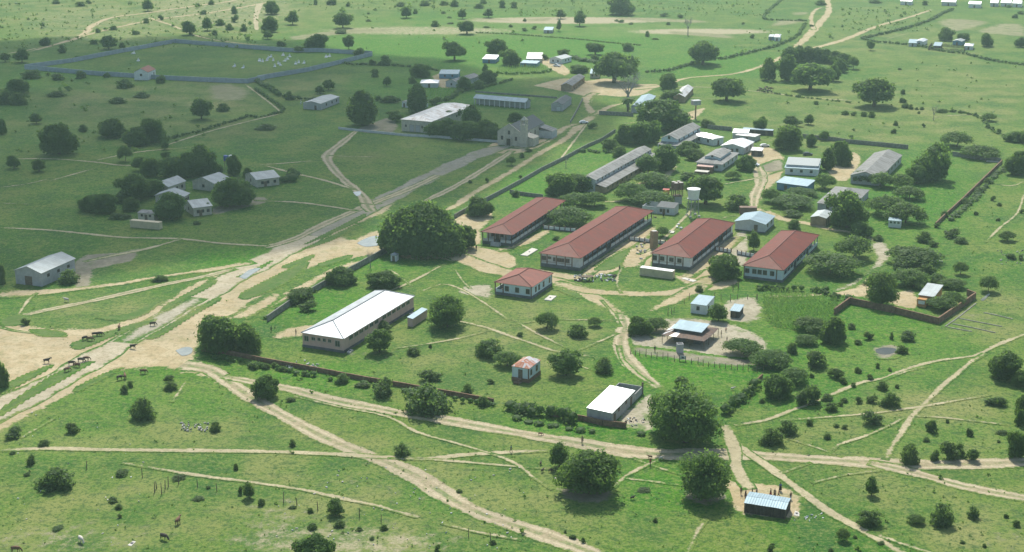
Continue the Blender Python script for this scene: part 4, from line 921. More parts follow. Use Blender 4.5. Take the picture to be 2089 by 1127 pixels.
house('toilet_block', 'little white toilet block with three dark windows at the lawn edge', 'shed', 'Y3', (1420, 955), (1572, 967), (1582, 937), 2.6, 'mono', '+x', .25, 'r_blue', 'white', .12, mark='the little white toilet block', win=(('f', [.2, .5, .8], .6, .6, 1.6),), fm='steel')
house('gate_kiosk', 'tiny white gate kiosk at the end of the dark wall by the puddle', 'kiosk', '11', (1038, 903), (1086, 908), (1104, 893), 2.1, 'hip', 'y', .7, 'r_tin2', 'white', .12, door=(('f', [.5], .7, 1.7, .02),))
r, lx, ly, rc = house('brick_cottage', 'small brick cottage with grey tin roof inside the brick-walled plot', 'house', '23', (1222, 150), (1342, 174), (1412, 90), 3.0, 'mono', '+x', .35, 'r_tin2', 'orange', .25, mark='the brick cottage', door=(('r', [.2], .9, 2.0, .02),), win=(('f', [.5], .8, .9, 1.2),))
m = MB(); m.box(-lx / 2 - 2.2, -lx / 2 + .2, ly / 2 - 3.0, ly / 2 - .3, 0, 2.4); m.build('porch_room', 'orange', r)
m = MB(); m.box(-lx / 2 - 2.26, -lx / 2 - 2.203, ly / 2 - 2.6, ly / 2 - .7, .9, 2.0); m.build('sign_board', 'white', r)
# --- mission: church, warehouse, long houses
c, rz, lx, ly = frame_of('Y4', (1342, 562), (1582, 600), (1862, 468), 5.8)
r = thing('church', 'weathered cream church with square bell tower and dark roof', 'church', c, rz); MARKS.append(('the church', px_of((c.x, c.y, 4))))
me, rc = wall_mesh('gable', 'x', lx, ly, 0, 5.8, 3.6, .1, 'cream'); link('wall', me, r); link('roof', roof_mesh('gable', 'x', lx - .6, ly + .3, 5.82, 3.6, 'r_dark'), r)
X, Y = lx / 2, ly / 2
m = MB(); m.poly([(-X - .25, Y, 0), (-X - .25, -Y, 0), (-X - .25, -Y, 6.3), (-X - .25, 0, 10.1), (-X - .25, Y, 6.3)]); m.poly([(-X + .32, -Y, 0), (-X + .32, Y, 0), (-X + .32, Y, 6.3), (-X + .32, 0, 10.1), (-X + .32, -Y, 6.3)])
for a, b in (((Y, 0), (Y, 6.3)), ((Y, 6.3), (0, 10.1)), ((0, 10.1), (-Y, 6.3)), ((-Y, 6.3), (-Y, 0))):
    m.quad((-X - .25, a[0], a[1]), (-X - .25, b[0], b[1]), (-X + .32, b[0], b[1]), (-X + .32, a[0], a[1]))
m.build('front_gable', 'cream', r)
fr_ = (-X - .25, X, -Y, Y)
on_face(r, 'f', .5, fr_, 0.02, door_mesh(1.9, 3.0, 'darkwood'), 'door'); on_face(r, 'f', .5, fr_, 5.2, window_mesh(.9, 1.6, 'brown'), 'window')
for k in (.2, .8): on_face(r, 'f', k, fr_, 2.6, window_mesh(.9, 1.6, 'brown'), 'window')
for k in (.2, .4, .6, .8): on_face(r, 'r', k, rc, 2.6, window_mesh(1.0, 1.8, 'brown'), 'window')
m = MB(); m.box(-X - 1.3, -X - .28, -1.4, -1.1, 0, 3.5); m.box(-X - 1.3, -X - .28, 1.1, 1.4, 0, 3.5); m.poly([(-X - 1.35, 1.6, 3.5), (-X - 1.35, -1.6, 3.5), (-X - 1.35, 0, 4.4)]); m.quad((-X - 1.35, -1.6, 3.5), (-X - .28, -1.6, 3.5), (-X - .28, 0, 4.4), (-X - 1.35, 0, 4.4)); m.quad((-X - .28, 1.6, 3.5), (-X - 1.35, 1.6, 3.5), (-X - 1.35, 0, 4.4), (-X - .28, 0, 4.4)); m.build('porch', 'cream', r)
m = MB(); ty = -Y - 1.35; tx = -X + .6
m.box(tx - 1.3, tx + 1.3, ty - 1.3, ty + 1.3, 0, 9.6); m.box(tx - 1.45, tx + 1.45, ty - 1.45, ty + 1.45, 9.603, 9.9)
for sx in (-1, 1):
    for sy in (-1, 1): m.box(tx + sx * 1.05 - .25, tx + sx * 1.05 + .25, ty + sy * 1.05 - .25, ty + sy * 1.05 + .25, 9.903, 12.0)
m.box(tx - 1.4, tx + 1.4, ty - 1.4, ty + 1.4, 12.003, 12.3)
for a in range(4):
    p = [(-1.3, -1.3), (1.3, -1.3), (1.3, 1.3), (-1.3, 1.3)]; u, v = p[a], p[(a + 1) % 4]
    m.poly([(tx + u[0], ty + u[1], 12.305), (tx + v[0], ty + v[1], 12.305), (tx, ty, 13.9)])
o = m.build('bell_tower', 'cream', r)
m = MB(); m.lathe([(.05, 11.5), (.3, 11.4), (.35, 10.9), (.5, 10.5), (.5, 10.45)][::-1], 10, (tx, ty)); m.build('bell', 'steel', o)
m = MB(); m.box(tx + 1.32, tx + 8, -Y - 5.2, -Y + .05, 0, 3.6); m.quad((tx + 1.2, -Y - 5.4, 3.6), (tx + 8.2, -Y - 5.4, 3.6), (tx + 8.2, -Y + .05, 5.0), (tx + 1.2, -Y + .05, 5.0)); m.build('side_chapel', 'cream', r)
m = MB(); m.box(X - 7, X - .5, -Y - 6.5, -Y + .04, 0, 3.4); o = m.build('vestry', 'lgrey', r)
m = MB(); slope(m, (X - 7.3, -Y - 6.8, 3.4), (X - .2, -Y - 6.8, 3.4), (X - .2, -Y + .1, 5.2), (X - 7.3, -Y + .1, 5.2)); m.build('vestry_roof', 'r_grey', o)
r, lx, ly, rc = house('warehouse', 'old cream mission warehouse with two big doors and long tin roof', 'building', 'Y4', (160, 425), (525, 458), (1025, 262), 5.6, 'hip', 'x', 1.6, 'r_patch', 'cream', .4, mark='the mission warehouse', win=(('f', [.15, .3, .85], .8, .9, 2.2), ('r', [.2, .4, .6, .8], 1.0, 1.0, 3.0)), door=(('f', [.45, .65], 2.2, 3.2, .03),), hip=5.0, dm='grey')
r, lx, ly, rc = house('long_shelter', 'long low building with bluish white roof on pillars behind the church', 'building', 'Y4', (1015, 178), (1637, 231), (1728, 207), 3.4, 'gable', 'y', 1.6, 'r_blue', 'grey', .4, ins=(2.2, 0, 0, 0), mark='the long pillared building')
for k in range(11):
    m = MB(); y = -ly / 2 + .5 + (ly - 1) * k / 10; m.box(-lx / 2 + .4, -lx / 2 + .75, y - .17, y + .17, 0, 3.25); m.build('pillar', 'white', r)
house('dark_house', 'dark-roofed old house with whitish front panel right of the church', 'house', 'Y5', (158, 685), (295, 702), (410, 612), 3.4, 'gable', 'x', 1.5, 'r_dark', 'grey', .2, mark='the dark-roofed house', door=(('f', [.35], 2.2, 2.2, .02),), dm='lgrey')
house('long_barrack', 'long grey-roofed barrack with a step in its roof beside the sandy square', 'building', 'Y5', (262, 460), (415, 464), (578, 345), 3.0, 'gable', 'x', 1.4, 'r_grey', 'brownwall', .3, mark='the stepped grey barrack', win=(('r', [.12, .3, .45, .62, .8], .9, .9, 1.3),), door=(('r', [.2, .55], .9, 2.0, .02),))
house('blue_roofed_cottage', 'cream cottage with pale blue roof under the huge fig tree', 'house', 'Y5', (635, 303), (755, 310), (768, 260), 2.9, 'mono', '+x', .5, 'r_blue', 'cream', .2, win=(('f', [.25, .75], .8, .8, 1.3),))
house('old_farmhouse', 'ruinous grey farmhouse with patched tin roof at the mission field edge', 'house', '01', (420, 768), (505, 797), (650, 742), 3.3, 'gable', 'x', 1.0, 'r_tin2', 'grey', .2, mark='the old grey farmhouse', win=(('r', [.3, .6, .85], .9, 1.0, 1.3),), door=(('f', [.3], 1.0, 2.1, .02),))
house('roofless_house', 'roofless white house walls behind a tall dark tree', 'ruin', '01', (1125, 778), (1275, 792), (1290, 772), 3.0, 'mono', '+x', .05, 'r_grey', 'white', .05, win=(('f', [.3, .7], .9, 1.2, 1.0),), door=(('f', [.88], .9, 2.0, .02),))
house('village_house', 'house with white hip roof in the village below the round tree', 'house', 'Y6', (215, 745), (430, 754), (447, 715), 2.6, 'hip', 'y', 1.2, 'r_tin', 'lgrey', .3, door=(('f', [.5], .9, 2.0, .02),))
house('village_house', 'narrow village house with white mono-pitch roof beyond the hip-roofed one', 'house', 'Y6', (437, 641), (668, 647), (692, 605), 2.7, 'mono', '+x', .5, 'r_blue', 'bluepaint', .25, win=(('f', [.3, .7], .8, .8, 1.2),))
house('village_house', 'grey gabled village house half behind two round trees', 'house', 'Y6', (548, 724), (655, 748), (930, 670), 3.0, 'gable', 'x', 1.5, 'r_grey', 'lgrey', .3, win=(('f', [.5], .9, 1.0, 1.2),))
house('village_house', 'village house with bright blue-white roof between two big round trees', 'house', 'Y6', (955, 461), (1112, 471), (1157, 435), 2.6, 'mono', '+x', .8, 'r_tin', 'bluepaint', .25, door=(('f', [.5], .9, 2.0, .02),))
house('village_house', 'low village house with blue-white roof beside the maize plot', 'house', 'Y6', (1395, 514), (1597, 522), (1612, 496), 2.4, 'mono', '+x', .4, 'r_blue', 'bluepaint', .2, door=(('f', [.7], .9, 1.9, .02),))
house('village_house', 'unroofed cream house walls in the village', 'ruin', 'Y6', (1475, 442), (1660, 467), (1672, 392), 2.6, 'mono', '+x', .05, 'mudroof' if False else 'r_patch', 'cream', .05, win=(('f', [.2, .5, .8], .8, 1.0, .9),))
house('village_house', 'white village house with pale gable roof behind the parked pickup', 'house', 'Y6', (1750, 456), (1892, 472), (2015, 440), 3.0, 'gable', 'x', 1.2, 'r_tin2', 'white', .25, win=(('f', [.3, .7], .8, .9, 1.2), ('r', [.4, .7], .9, .9, 1.2)))
house('field_hut', 'lone hut with blue-white roof in the bright green field', 'hut', 'Y6', (1678, 121), (1782, 127), (1800, 100), 2.3, 'mono', '+x', .7, 'r_blue', 'grey', .2, door=(('f', [.5], .9, 1.9, .02),))
house('field_hut', 'grey-roofed half of the pair of huts by the far track', 'hut', '03', (72, 279), (110, 284), (120, 268), 2.4, 'mono', '+x', .4, 'r_tin2', 'bluepaint', .15, door=(('f', [.5], .9, 1.9, .02),))
house('field_hut', 'white-roofed half of the pair of huts by the far track', 'hut', '03', (116, 277), (160, 286), (170, 263), 2.8, 'hip', 'y', .9, 'r_tin', 'white', .2, door=(('f', [.5], .9, 1.9, .02),))
for k, (L, B, R, hh, rm, wm, lb) in enumerate((((1212, 308), (1258, 322), (1293, 304), 2.8, 'r_tin', 'white', 'brightest white-roofed hut of the far homestead'), ((1145, 322), (1208, 332), (1216, 312), 2.4, 'r_blue', 'lgrey', 'low bluish hut at the near corner of the far homestead'),
        ((1335, 346), (1392, 354), (1406, 335), 2.5, 'r_blue', 'darkwood', 'blue-roofed hut in the middle of the far homestead'), ((1490, 310), (1552, 320), (1582, 306), 2.7, 'r_tin2', 'bluepaint', 'gabled hut between the trees of the far homestead'), ((1572, 347), (1640, 355), (1648, 336), 2.6, 'r_tin', 'white', 'white-roofed hut beside the round tree of the far homestead'))):
    house('homestead_hut', lb, 'hut', '03', L, B, R, hh, ('gable', 'mono', 'mono', 'gable', 'hip')[k], ('x', '+x', '+x', 'x', 'y')[k], .8, rm, wm, .25, door=(('f', [.5], .9, 1.9, .02),), mark='the far homestead' if k == 2 else None)
house('blue_roofed_barn', 'low barn with curved-looking blue roof behind the spreading tree', 'barn', 'Y5', (1180, 692), (1335, 735), (1465, 590), 3.0, 'gable', 'x', 1.1, 'r_blue', 'grey', .3, mark='the blue-roofed barn')
house('patched_barn', 'barn with patched whitish tin roof at the end of the sandy square', 'barn', 'Y5', (1712, 560), (1828, 604), (1938, 484), 3.1, 'gable', 'x', 1.5, 'r_patch', 'brownwall', .25, mark='the patched-roof barn', door=(('r', [.5], 1.2, 2.0, .02),))
for k, (x, y, w, wm, lb) in enumerate(((1125, 8, 90, 'white', 'leftmost far house on the skyline strip of roofs'), (1450, 14, 110, 'lgrey', 'second far house from the left on the strip of roofs'), (1650, 30, 95, 'white', 'nearest and widest far house with bright white roof'), (1800, 20, 60, 'lgrey', 'small far house right of the widest white roof'), (1890, 20, 80, 'white', 'far house with pale roof near the top corner'), (1975, 24, 70, 'white', 'rightmost far house on the strip of roofs'))):
    house('distant_house', lb, 'house', '03', (x - w / 2, y), (x + w / 2, y + 4), (x + w / 2 + 12, y - 7), 3.2, 'gable', 'y', 1.6, 'r_tin', wm, .3, group='distant houses along the top edge', door=(('f', [.5], 1.0, 2.0, .02),))
# --- left side
house('barn', 'large grey barn with plain tin gable roof by the shaded left edge', 'barn', '10', (132, 1008), (316, 1046), (582, 930), 4.4, 'gable', 'x', 1.8, 'r_tin2', 'grey', .35, mark='the large grey barn', win=(('r', [.2, .5, .8], 1.0, .8, 2.4),), door=(('f', [.5], 2.4, 2.8, .02),))
CG = 'tin-roofed houses in the shaded grove'
for L, B, R, hh, rise, lb in (((385, 450), (540, 482), (735, 415), 3.3, 1.9, 'gabled house partly screened by a small tree in the shaded grove'), ((780, 416), (1030, 446), (1170, 380), 3.3, 2.0, 'gabled house with broad tin roof in the middle of the shaded grove'), ((1340, 337), (1475, 406), (1655, 335), 3.2, 1.7, 'gabled house nearest the field path at the edge of the shaded grove'),
        ((385, 572), (715, 584), (797, 545), 3.3, 2.0, 'gabled house with its front hidden by a round tree in the shaded grove'), ((690, 628), (800, 706), (950, 636), 3.3, 1.6, 'gabled house whose pale side wall faces the shaded lawn')):
    house('grove_house', lb, 'house', 'Y7', L, B, R, hh, 'gable', 'x', rise, 'r_tin2', 'cream', .4, win=(('r', [.25, .5, .8], .9, 1.0, 1.2), ('f', [.5], .9, 1.0, 1.3)), door=(('r', [.38], .9, 2.0, .02),), group=CG)
MARKS.append(('the shaded grove of houses', q('Y7', 700, 500)))
house('outhouse', 'low grey-roofed outhouse behind the cream shipping container', 'shed', 'Y7', (205, 752), (388, 767), (420, 742), 2.6, 'mono', '+x', .4, 'r_grey', 'cream', .2, win=(('f', [.25, .75], .7, .7, 1.3),), door=(('f', [.5], .9, 1.9, .02),))
house('chapel', 'white cemetery chapel with red tile roof set into the wall', 'chapel', '00', (1055, 540), (1135, 556), (1195, 530), 4.6, 'gable', 'x', 2.2, 'r_faded', 'white', .2, mark='the cemetery chapel', win=(('f', [.5], 1.0, 1.2, 2.4), ('r', [.75], .8, 1.6, 1.5)), door=(('b', [.5], 1.4, 2.4, .02),))

# ------------------------------------------------------------------ walls and fences
ORD = ['', 'second', 'third', 'fourth', 'fifth', 'sixth', 'seventh', 'eighth', 'ninth', 'tenth', 'eleventh', 'twelfth', 'thirteenth', 'fourteenth', 'fifteenth', 'sixteenth', 'seventeenth', 'eighteenth', 'nineteenth', 'twentieth']
def nth(j, n): return 'leftmost' if j == 0 else ('rightmost' if j == n - 1 else ORD[j] + ' from the left')
def wall(name, label, pts, h, mat, th=0.3, cap=None, cat='wall', gap_posts=None, pillar=0.0):
    P = [G(*p) for p in pts]; c = P[0]
    r = thing(name, label, cat, (c.x, c.y, 0))
    P = [Vector((p.x - c.x, p.y - c.y, 0)) for p in P]
    for i in range(len(P) - 1):
        a, b = P[i], P[i + 1]; t = (b - a).normalized(); n = Vector((-t.y, t.x, 0)) * (th / 2); L = (b - a).length
        k = max(1, round(L / 14)); st = L / k; dz = [RNG.uniform(-.05, .05) * h for _ in range(k)]
        for j in range(k):
            mb = MB(); o = t * (st * j + (th / 2 if j == 0 and i else 0)); e = t * (st * (j + 1)); hh = h + dz[j] * .6
            q0, q1 = a + o, a + e
            v = [q0 - n, q1 - n, q1 + n, q0 + n]; i0 = len(mb.v)
            mb.v += [tuple(p) for p in v] + [(p.x, p.y, hh) for p in v]
            for f in ((4, 5, 6, 7), (0, 1, 5, 4), (1, 2, 6, 5), (2, 3, 7, 6), (3, 0, 4, 7)): mb.f.append(f); mb.uv.append(None)
            mb.build('wall_panel', mat, r)
            if cap:
                mb = MB(); n2 = n * 1.25; v = [q0 - n2, q1 - n2, q1 + n2, q0 + n2]
                mb.v += [(p.x, p.y, hh + .002) for p in v] + [(p.x, p.y, hh + .10) for p in v]
                for f in ((4, 5, 6, 7), (0, 1, 5, 4), (1, 2, 6, 5), (2, 3, 7, 6), (3, 0, 4, 7)): mb.f.append(f); mb.uv.append(None)
                mb.build('coping', cap, r)
            if pillar:
                mb = MB(); mb.box(q0.x - pillar / 2, q0.x + pillar / 2, q0.y - pillar / 2, q0.y + pillar / 2, 0, hh + .25); mb.build('pillar', mat, r)
    return r
wall('cemetery_wall', 'blue-grey masonry wall enclosing the cemetery', T('00', '190,532 370,548 780,583 1050,598 1200,610 1600,630 1900,640 2029,612') + T('01', '20,617 420,548 640,495 900,430'), 2.5, 'cemwall', .3, 'cemwall')
wall('cemetery_wall', 'far side of the blue-grey cemetery wall, below the sandy tracks', T('01', '900,424 760,418 500,400 300,402 0,380') + T('00', '1700,358 1340,330 950,402 560,478 195,528'), 2.5, 'cemwall', .3, 'cemwall')
wall('boundary_wall', 'weathered brown boundary wall in front of the pink hall', PP('412,716 471,725 540,739 600,750 685,766 754,779 837,793 919,807 1007,823'), 1.15, 'brick', .3, 'brick')
wall('boundary_wall', 'dark boundary wall beside the sandy junction, left of the pink hall', PP('545,657 592,624 655,588 728,549 796,511'), 1.8, 'stonewall', .3, 'stonewall')
wall('boundary_wall', 'long dark boundary wall climbing from the giant tree past the church', PP('927,446 952,432 1006,404 1060,375 1105,349 1152,326 1200,300 1228,288 1255,270'), 1.6, 'stonewall', .3)
wall('boundary_wall', 'short dark cross wall behind the veranda block', T('12', '0,432 120,452 255,468'), 1.5, 'stonewall', .3)
wall('boundary_wall', 'dark back boundary wall behind the broad grey hall', T('03', '330,1058 570,1083 690,1103') + T('13', '690,48 900,68 1140,92'), 1.9, 'stonewall', .3)
wall('boundary_wall', 'dark boundary wall stretch beneath the flat-topped acacia in the far corner', T('13', '1480,143 1650,168 1850,195'), 1.9, 'stonewall', .3)
wall('boundary_wall', 'straight brown boundary wall running down the right side of the lawn', T('13', '1858,200 1700,352 1570,480 1450,590 1350,685'), 1.35, 'brick', .35, 'brick')
wall('boundary_wall', 'dark low wall beside the sandy track above the walled garden', T('Y5', '750,825 950,835 1180,848'), 1.9, 'stonewall', .3)
wall('boundary_wall', 'thin dark field wall running down beside the dark-roofed house', T('Y5', '545,640 480,770 390,930'), 1.2, 'stonewall', .3)
wall('boundary_wall', 'dark wall behind the white-roofed outbuildings', T('Y2', '750,215 900,232 1080,250'), 2.0, 'stonewall', .3)
wall('mission_wall', 'low whitish wall between the mission warehouse and the church', T('01', '640,992 900,1020 1150,1045 1400,1058 1870,1095'), 1.1, 'lgrey', .3)
wall('brick_wall', 'brown brick wall around the plot with the brick cottage', T('23', '572,312 690,225 1040,300 1368,382 1655,185 1590,162'), 1.9, 'brick', .35, 'brick')
wall('brick_wall', 'low red-brown brick wall in front of the grey block shed', T('Z6', '600,880 760,905 980,938 1240,1000 1525,1030'), 1.4, 'brick', .3)
wall('brick_wall', 'short red-brown brick wall end overgrown by hedge at the field corner', T('22', '1935,800 1860,868 1800,930'), 1.3, 'brick', .3)
wall('field_wall', 'low pale field wall beside the walled plots behind the long pillared building', T('Y4', '1040,108 1290,128 1700,158 2010,182'), .9, 'stonewall', .3)
def balustrade(label, pts, n, h=1.0):
    P = [G(*p) for p in pts]; a, b = P[0], P[1]; r = thing('balustrade', label, 'wall', (a.x, a.y, 0), math.atan2(b.y - a.y, b.x - a.x)); L = (b - a).length; st = L / n
    m = MB(); m.box(0, L, -.2, .2, 0, .35); m.build('base', 'plinth', r)
    for k in range(n):
        m = MB(); m.box(k * st + .16, (k + 1) * st - .16, -.09, .09, .352, h + .35); m.build('panel', 'white', r)
    for k in range(n + 1):
        m = MB(); m.box(k * st - .15, k * st + .15, -.15, .15, .354, h + .75); m.build('post', 'brown', r)
balustrade('white panelled balustrade between the veranda block and the longest block', T('Z1', '985,518 1425,558'), 6)
balustrade('white panelled balustrade joining the longest block to its neighbour', T('Z2', '400,570 860,625'), 7)
balustrade('white panelled balustrade near the round tree and pale blue block', T('Z2', '1500,705 1700,735'), 4)
balustrade('white panelled balustrade between the sandy court and the pale blue block', T('Z3', '150,690 370,730'), 4)
def fence(label, pts, h, wire=2):
    P = [G(*p) for p in pts]; c = P[0]; r = thing('post_fence', label, 'fence', (c.x, c.y, 0)); tops = []
    for p in P:
        x, y = p.x - c.x, p.y - c.y; hh = h * RNG.uniform(.8, 1.25); lx_, ly_ = RNG.uniform(-.12, .12), RNG.uniform(-.08, .08)
        m = MB(); m.tube([(x, y, 0), (x + lx_, y + ly_, hh)], [RNG.uniform(.09, .13), .07], 6); m.build('post', 'wood', r); tops.append(Vector((x, y, h * .8)))
    for k in range(wire):
        m = MB(); m.tube([t * 1 - Vector((0, 0, .45 * k)) for t in tops], .015, 4); m.build('wire', 'steel', r)
    return r
fence('row of wooden fence posts below the rusty-roofed shelter', T('Z7', '165,895 228,905 280,915 360,922 432,935 500,950 577,955 642,968 725,980 790,988 868,1000 942,1010 1025,1020 1090,1040 1160,1052 1235,1060 1305,1070 1375,1080 1450,1085 1530,1095 1600,1100 1665,1105 1780,1120 1862,1122'), 1.7)
fence('wooden posts along the track above the shelter yard', T('Z7', '642,395 690,378 720,352 850,255 912,185 1240,175 1322,200 1440,220 1530,190 1660,195 1782,205'), 1.9, 1)
fence('leaning old corral posts in the near left pasture', T('30', '665,490 1092,556 1185,668 1200,640 1240,682 1266,645 1290,625 1370,605 1515,628 1663,660'), 2.2, 0)
fence('scattered old fence posts beside the round bush in the near pasture', T('31', '220,748 322,765 482,803 800,862 967,895 1637,1006 1806,1036'), 2.0, 0)
fence('posts beside the sandy track behind the crop rows', T('Z3', '95,1120 165,1110') + T('22', '1710,130 1750,130 1890,190 2000,185'), 2.2, 0)
# ------------------------------------------------------------------ towers and tanks
p = G(*q('Y8', 1265, 935)); r = thing('water_tower', 'tall white water tank on steel legs among the red roofs', 'water tower', (p.x, p.y, 0), .3); MARKS.append(('the white water tower', (1413, 415)))
m = MB(); m.lathe([(1.85, 6.6), (2.35, 10.1), (2.5, 10.1), (2.5, 10.35), (.2, 10.75)], 28); m.build('tank', 'tank', r)
m = MB(); m.box(-1.9, 1.9, -1.9, 1.9, 6.35, 6.58); m.build('platform', 'steel', r)
for sx in (-1, 1):
    for sy in (-1, 1):
        m = MB(); m.tube([(sx * 1.7, sy * 1.7, 0), (sx * 1.35, sy * 1.35, 6.4)], .14, 6); m.build('leg', 'steel', r)
        m = MB(); m.box(sx * 1.7 - .4, sx * 1.7 + .4, sy * 1.7 - .4, sy * 1.7 + .4, 0, .5); m.build('footing', 'concrete', r)
for a, b in (((-1, -1), (1, -1)), ((1, -1), (1, 1)), ((1, 1), (-1, 1)), ((-1, 1), (-1, -1))):
    m = MB(); m.tube([(a[0] * 1.66, a[1] * 1.66, .8), (b[0] * 1.4, b[1] * 1.4, 5.6)], .05, 5); m.tube([(b[0] * 1.66, b[1] * 1.66, .8), (a[0] * 1.4, a[1] * 1.4, 5.6)], .05, 5); m.build('brace', 'steel', r)
m = MB(); m.tube([(.4, 0, 0), (.4, 0, 6.4)], .12, 8); m.build('pipe', 'steel', r)
p = G(*q('Y8', 930, 672)); r = thing('tank_stand', 'stand with four brown plastic water tanks above a white pump room', 'water tower', (p.x, p.y, 0), .35); MARKS.append(('the stand of brown tanks', (1382, 395)))
m = MB(); m.box(-1.5, 1.5, -1.3, 1.3, 0, 3.0); m.build('pump_room', 'lgrey', r)
m = MB(); m.box(-1.56, -1.5, -.9, .1, .1, 2.2); m.build('door', 'steel', r)
m = MB(); m.box(-1.75, 1.75, -1.6, 1.6, 3.003, 3.2); m.box(-2.1, 2.1, -2.1, 2.1, 5.7, 5.95); m.build('platform', 'brown', r)
for k in range(9):
    m = MB(); x, y = -1.6 + 1.6 * (k % 3), -1.45 + 1.45 * (k // 3); m.box(x - .12, x + .12, y - .12, y + .12, 3.203, 5.697); m.build('post', 'brown', r)
for k in range(4):
    m = MB(); x, y = (-1.05, 1.05)[k % 2], (-1.05, 1.05)[k // 2]; m.lathe([(.98, 5.955), (.98, 8.0), (.88, 8.3), (.3, 8.45), (.28, 8.55)], 18, (x, y)); o = m.build('tank', 'browntank', r)
    m = MB(); m.lathe([(.8, 8.36), (.75, 8.42), (.3, 8.56)], 14, (x, y)); m.build('lid', 'concrete', o)
p = G(*q('Y5', 1957, 882)); r = thing('elevated_tank', 'square concrete tank raised on a single tall post beyond the villa', 'water tower', (p.x, p.y, 0), .35); MARKS.append(('the square tank on a post', (1418, 220)))
m = MB(); m.tube([(0, 0, 0), (0, 0, 7.2)], [.45, .38], 8); m.build('post', 'brownwall', r)
m = MB(); m.box(-2.0, 2.0, -1.5, 1.5, 7.2, 9.2); m.build('tank', 'grey', r); m = MB(); m.box(-2.15, 2.15, -1.65, 1.65, 9.203, 9.45); m.build('lid', 'lgrey', r)
p = G(*q('Y7', 1185, 290)); r = thing('tank_stand', 'blue and grey plastic tanks on a stand above the shaded grove', 'water tower', (p.x, p.y, 0), .2)
for k in range(4):
    m = MB(); x, y = (-1.6, 1.6)[k % 2], (-.8, .8)[k // 2]; m.box(x - .12, x + .12, y - .12, y + .12, 0, 3.6); m.build('leg', 'wood', r)
m = MB(); m.box(-2.1, 2.1, -1.1, 1.1, 3.603, 3.8); m.build('platform', 'wood', r)
for x, mt in ((-1.05, 'bluetank'), (1.05, 'tank')):
    m = MB(); m.lathe([(.95, 3.803), (.95, 5.6), (.8, 5.9), (.25, 6.1)], 18, (x, 0)); m.build('tank', mt, r)
p = G(*q('Y8', 705, 500)); r = thing('drinks_kiosk', 'small yellow and red kiosk half hidden by acacias near the brown tanks', 'kiosk', (p.x, p.y, 0), 1.35)
m = MB(); m.box(-1.0, 1.0, -1.1, 1.1, 0, 2.0); m.build('body', 'red', r); m = MB(); m.box(-1.04, -1.0, -.9, .9, .7, 1.7); m.build('panel', 'yellow', r); m = MB(); m.lathe([(1.05, 1.3), (1.2, 1.7), (1.0, 2.15), (.3, 2.3)], 14, (-.6, 0)); m.build('awning', 'yellow', r); m = MB(); m.box(-1.2, 1.2, -1.3, 1.3, 2.32, 2.42); m.build('roof', 'red', r)
p = G(*q('Z7', 792, 872)); r = thing('outdoor_cabin', 'grey concrete toilet cabin with hollow top in front of the shelter', 'cabin', (p.x, p.y, 0), .1)
m = MB(); m.box(-.85, .85, -.8, -.65, 0, 2.6); m.box(-.85, .85, .65, .8, 0, 2.6); m.box(-.85, -.7, -.648, .648, 0, 2.6); m.box(.7, .85, -.648, .648, 0, 2.6); m.build('wall', 'grey', r); m = MB(); m.box(-.698, .698, -.648, .648, 2.2, 2.3); m.build('roof', 'concrete', r)
p = G(*q('Z2', 740, 690)); r = thing('brown_tank', 'square brown tank with pale top against the corner of a red-roofed block', 'tank', (p.x - .6, p.y + 1.5, 0), .42)
m = MB(); m.box(-1.0, 1.0, -1.0, 1.0, 0, 6.2); m.build('body', 'brownwall', r); m = MB(); m.lathe([(.95, 6.203), (.9, 6.35), (.2, 6.5)], 14); m.build('lid', 'concrete', r)
p = G(*q('Z7', 830, 985)); r = thing('notice_board', 'small pale notice board on posts along the shelter fence', 'sign', (p.x, p.y, 0), -.1)
m = MB(); m.box(-.9, .9, -.03, .03, .55, 1.5); m.build('board', 'lgrey', r); m = MB(); m.box(-.3, .3, -.05, -.032, .8, 1.3); m.build('panel', 'shade', r)
for s in (-1, 1):
    m = MB(); m.tube([(s * .8, .06, 0), (s * .8, .06, 1.7)], .06, 6); m.build('post', 'wood', r)
# concrete slabs, tombs, debris
def slab(label, pts, h=.25, name='concrete_slab'):
    P = [G(*p, h) for p in pts]; c = sum((p for p in P), Vector()) / 4; r = thing(name, label, 'slab', (c.x, c.y, 0)); m = MB()
    v = [(p.x - c.x, p.y - c.y) for p in P]; i = len(m.v); m.v += [(*p, 0) for p in v] + [(*p, h) for p in v]
    for f in ((4, 5, 6, 7), (0, 1, 5, 4), (1, 2, 6, 5), (2, 3, 7, 6), (3, 0, 4, 7)): m.f.append(f); m.uv.append(None)
    m.build('slab', 'concrete', r); m = MB(); m.box(-.25, .25, -.3, .3, h + .002, h + .1); m.build('cover', 'plinth', r); return r
slab('long concrete cesspit slab on red earth beside the longest block', T('Z1', '675,865 770,875 910,790 830,768'))
slab('square concrete slab on the lawn beside the small red-roofed house', T('Z4', '862,540 955,552 1032,490 935,480'))
slab('concrete slab on the ground near the beige container', T('Z2', '1062,1052 1215,1098 1260,1080 1110,1040'), .15)
slab('small slab at the near corner of the pink hall', T('Z5', '780,980 820,990 868,955 830,945'), .4)
slab('small slab by the far corner of the pink hall', T('Z5', '1618,465 1650,470 1695,450 1660,440'), .3)
slab('pale sheet lying on the grass under the near left pasture', T('30', '978,1072 1005,1078 1042,1045 1020,1038'), .06, 'metal_sheet')
slab('flat white sheets leaning by the corner of the right boundary wall', T('13', '1740,185 1845,192 1848,172 1760,158'), .3, 'metal_sheet')
slab('small concrete pad beside the dark timber shed', T('Z8', '1280,895 1375,912 1370,850 1305,820'), .12)
slab('broken pale slab in the court of the longest block', T('Z2', '865,468 965,472 980,448 885,440'), .3)
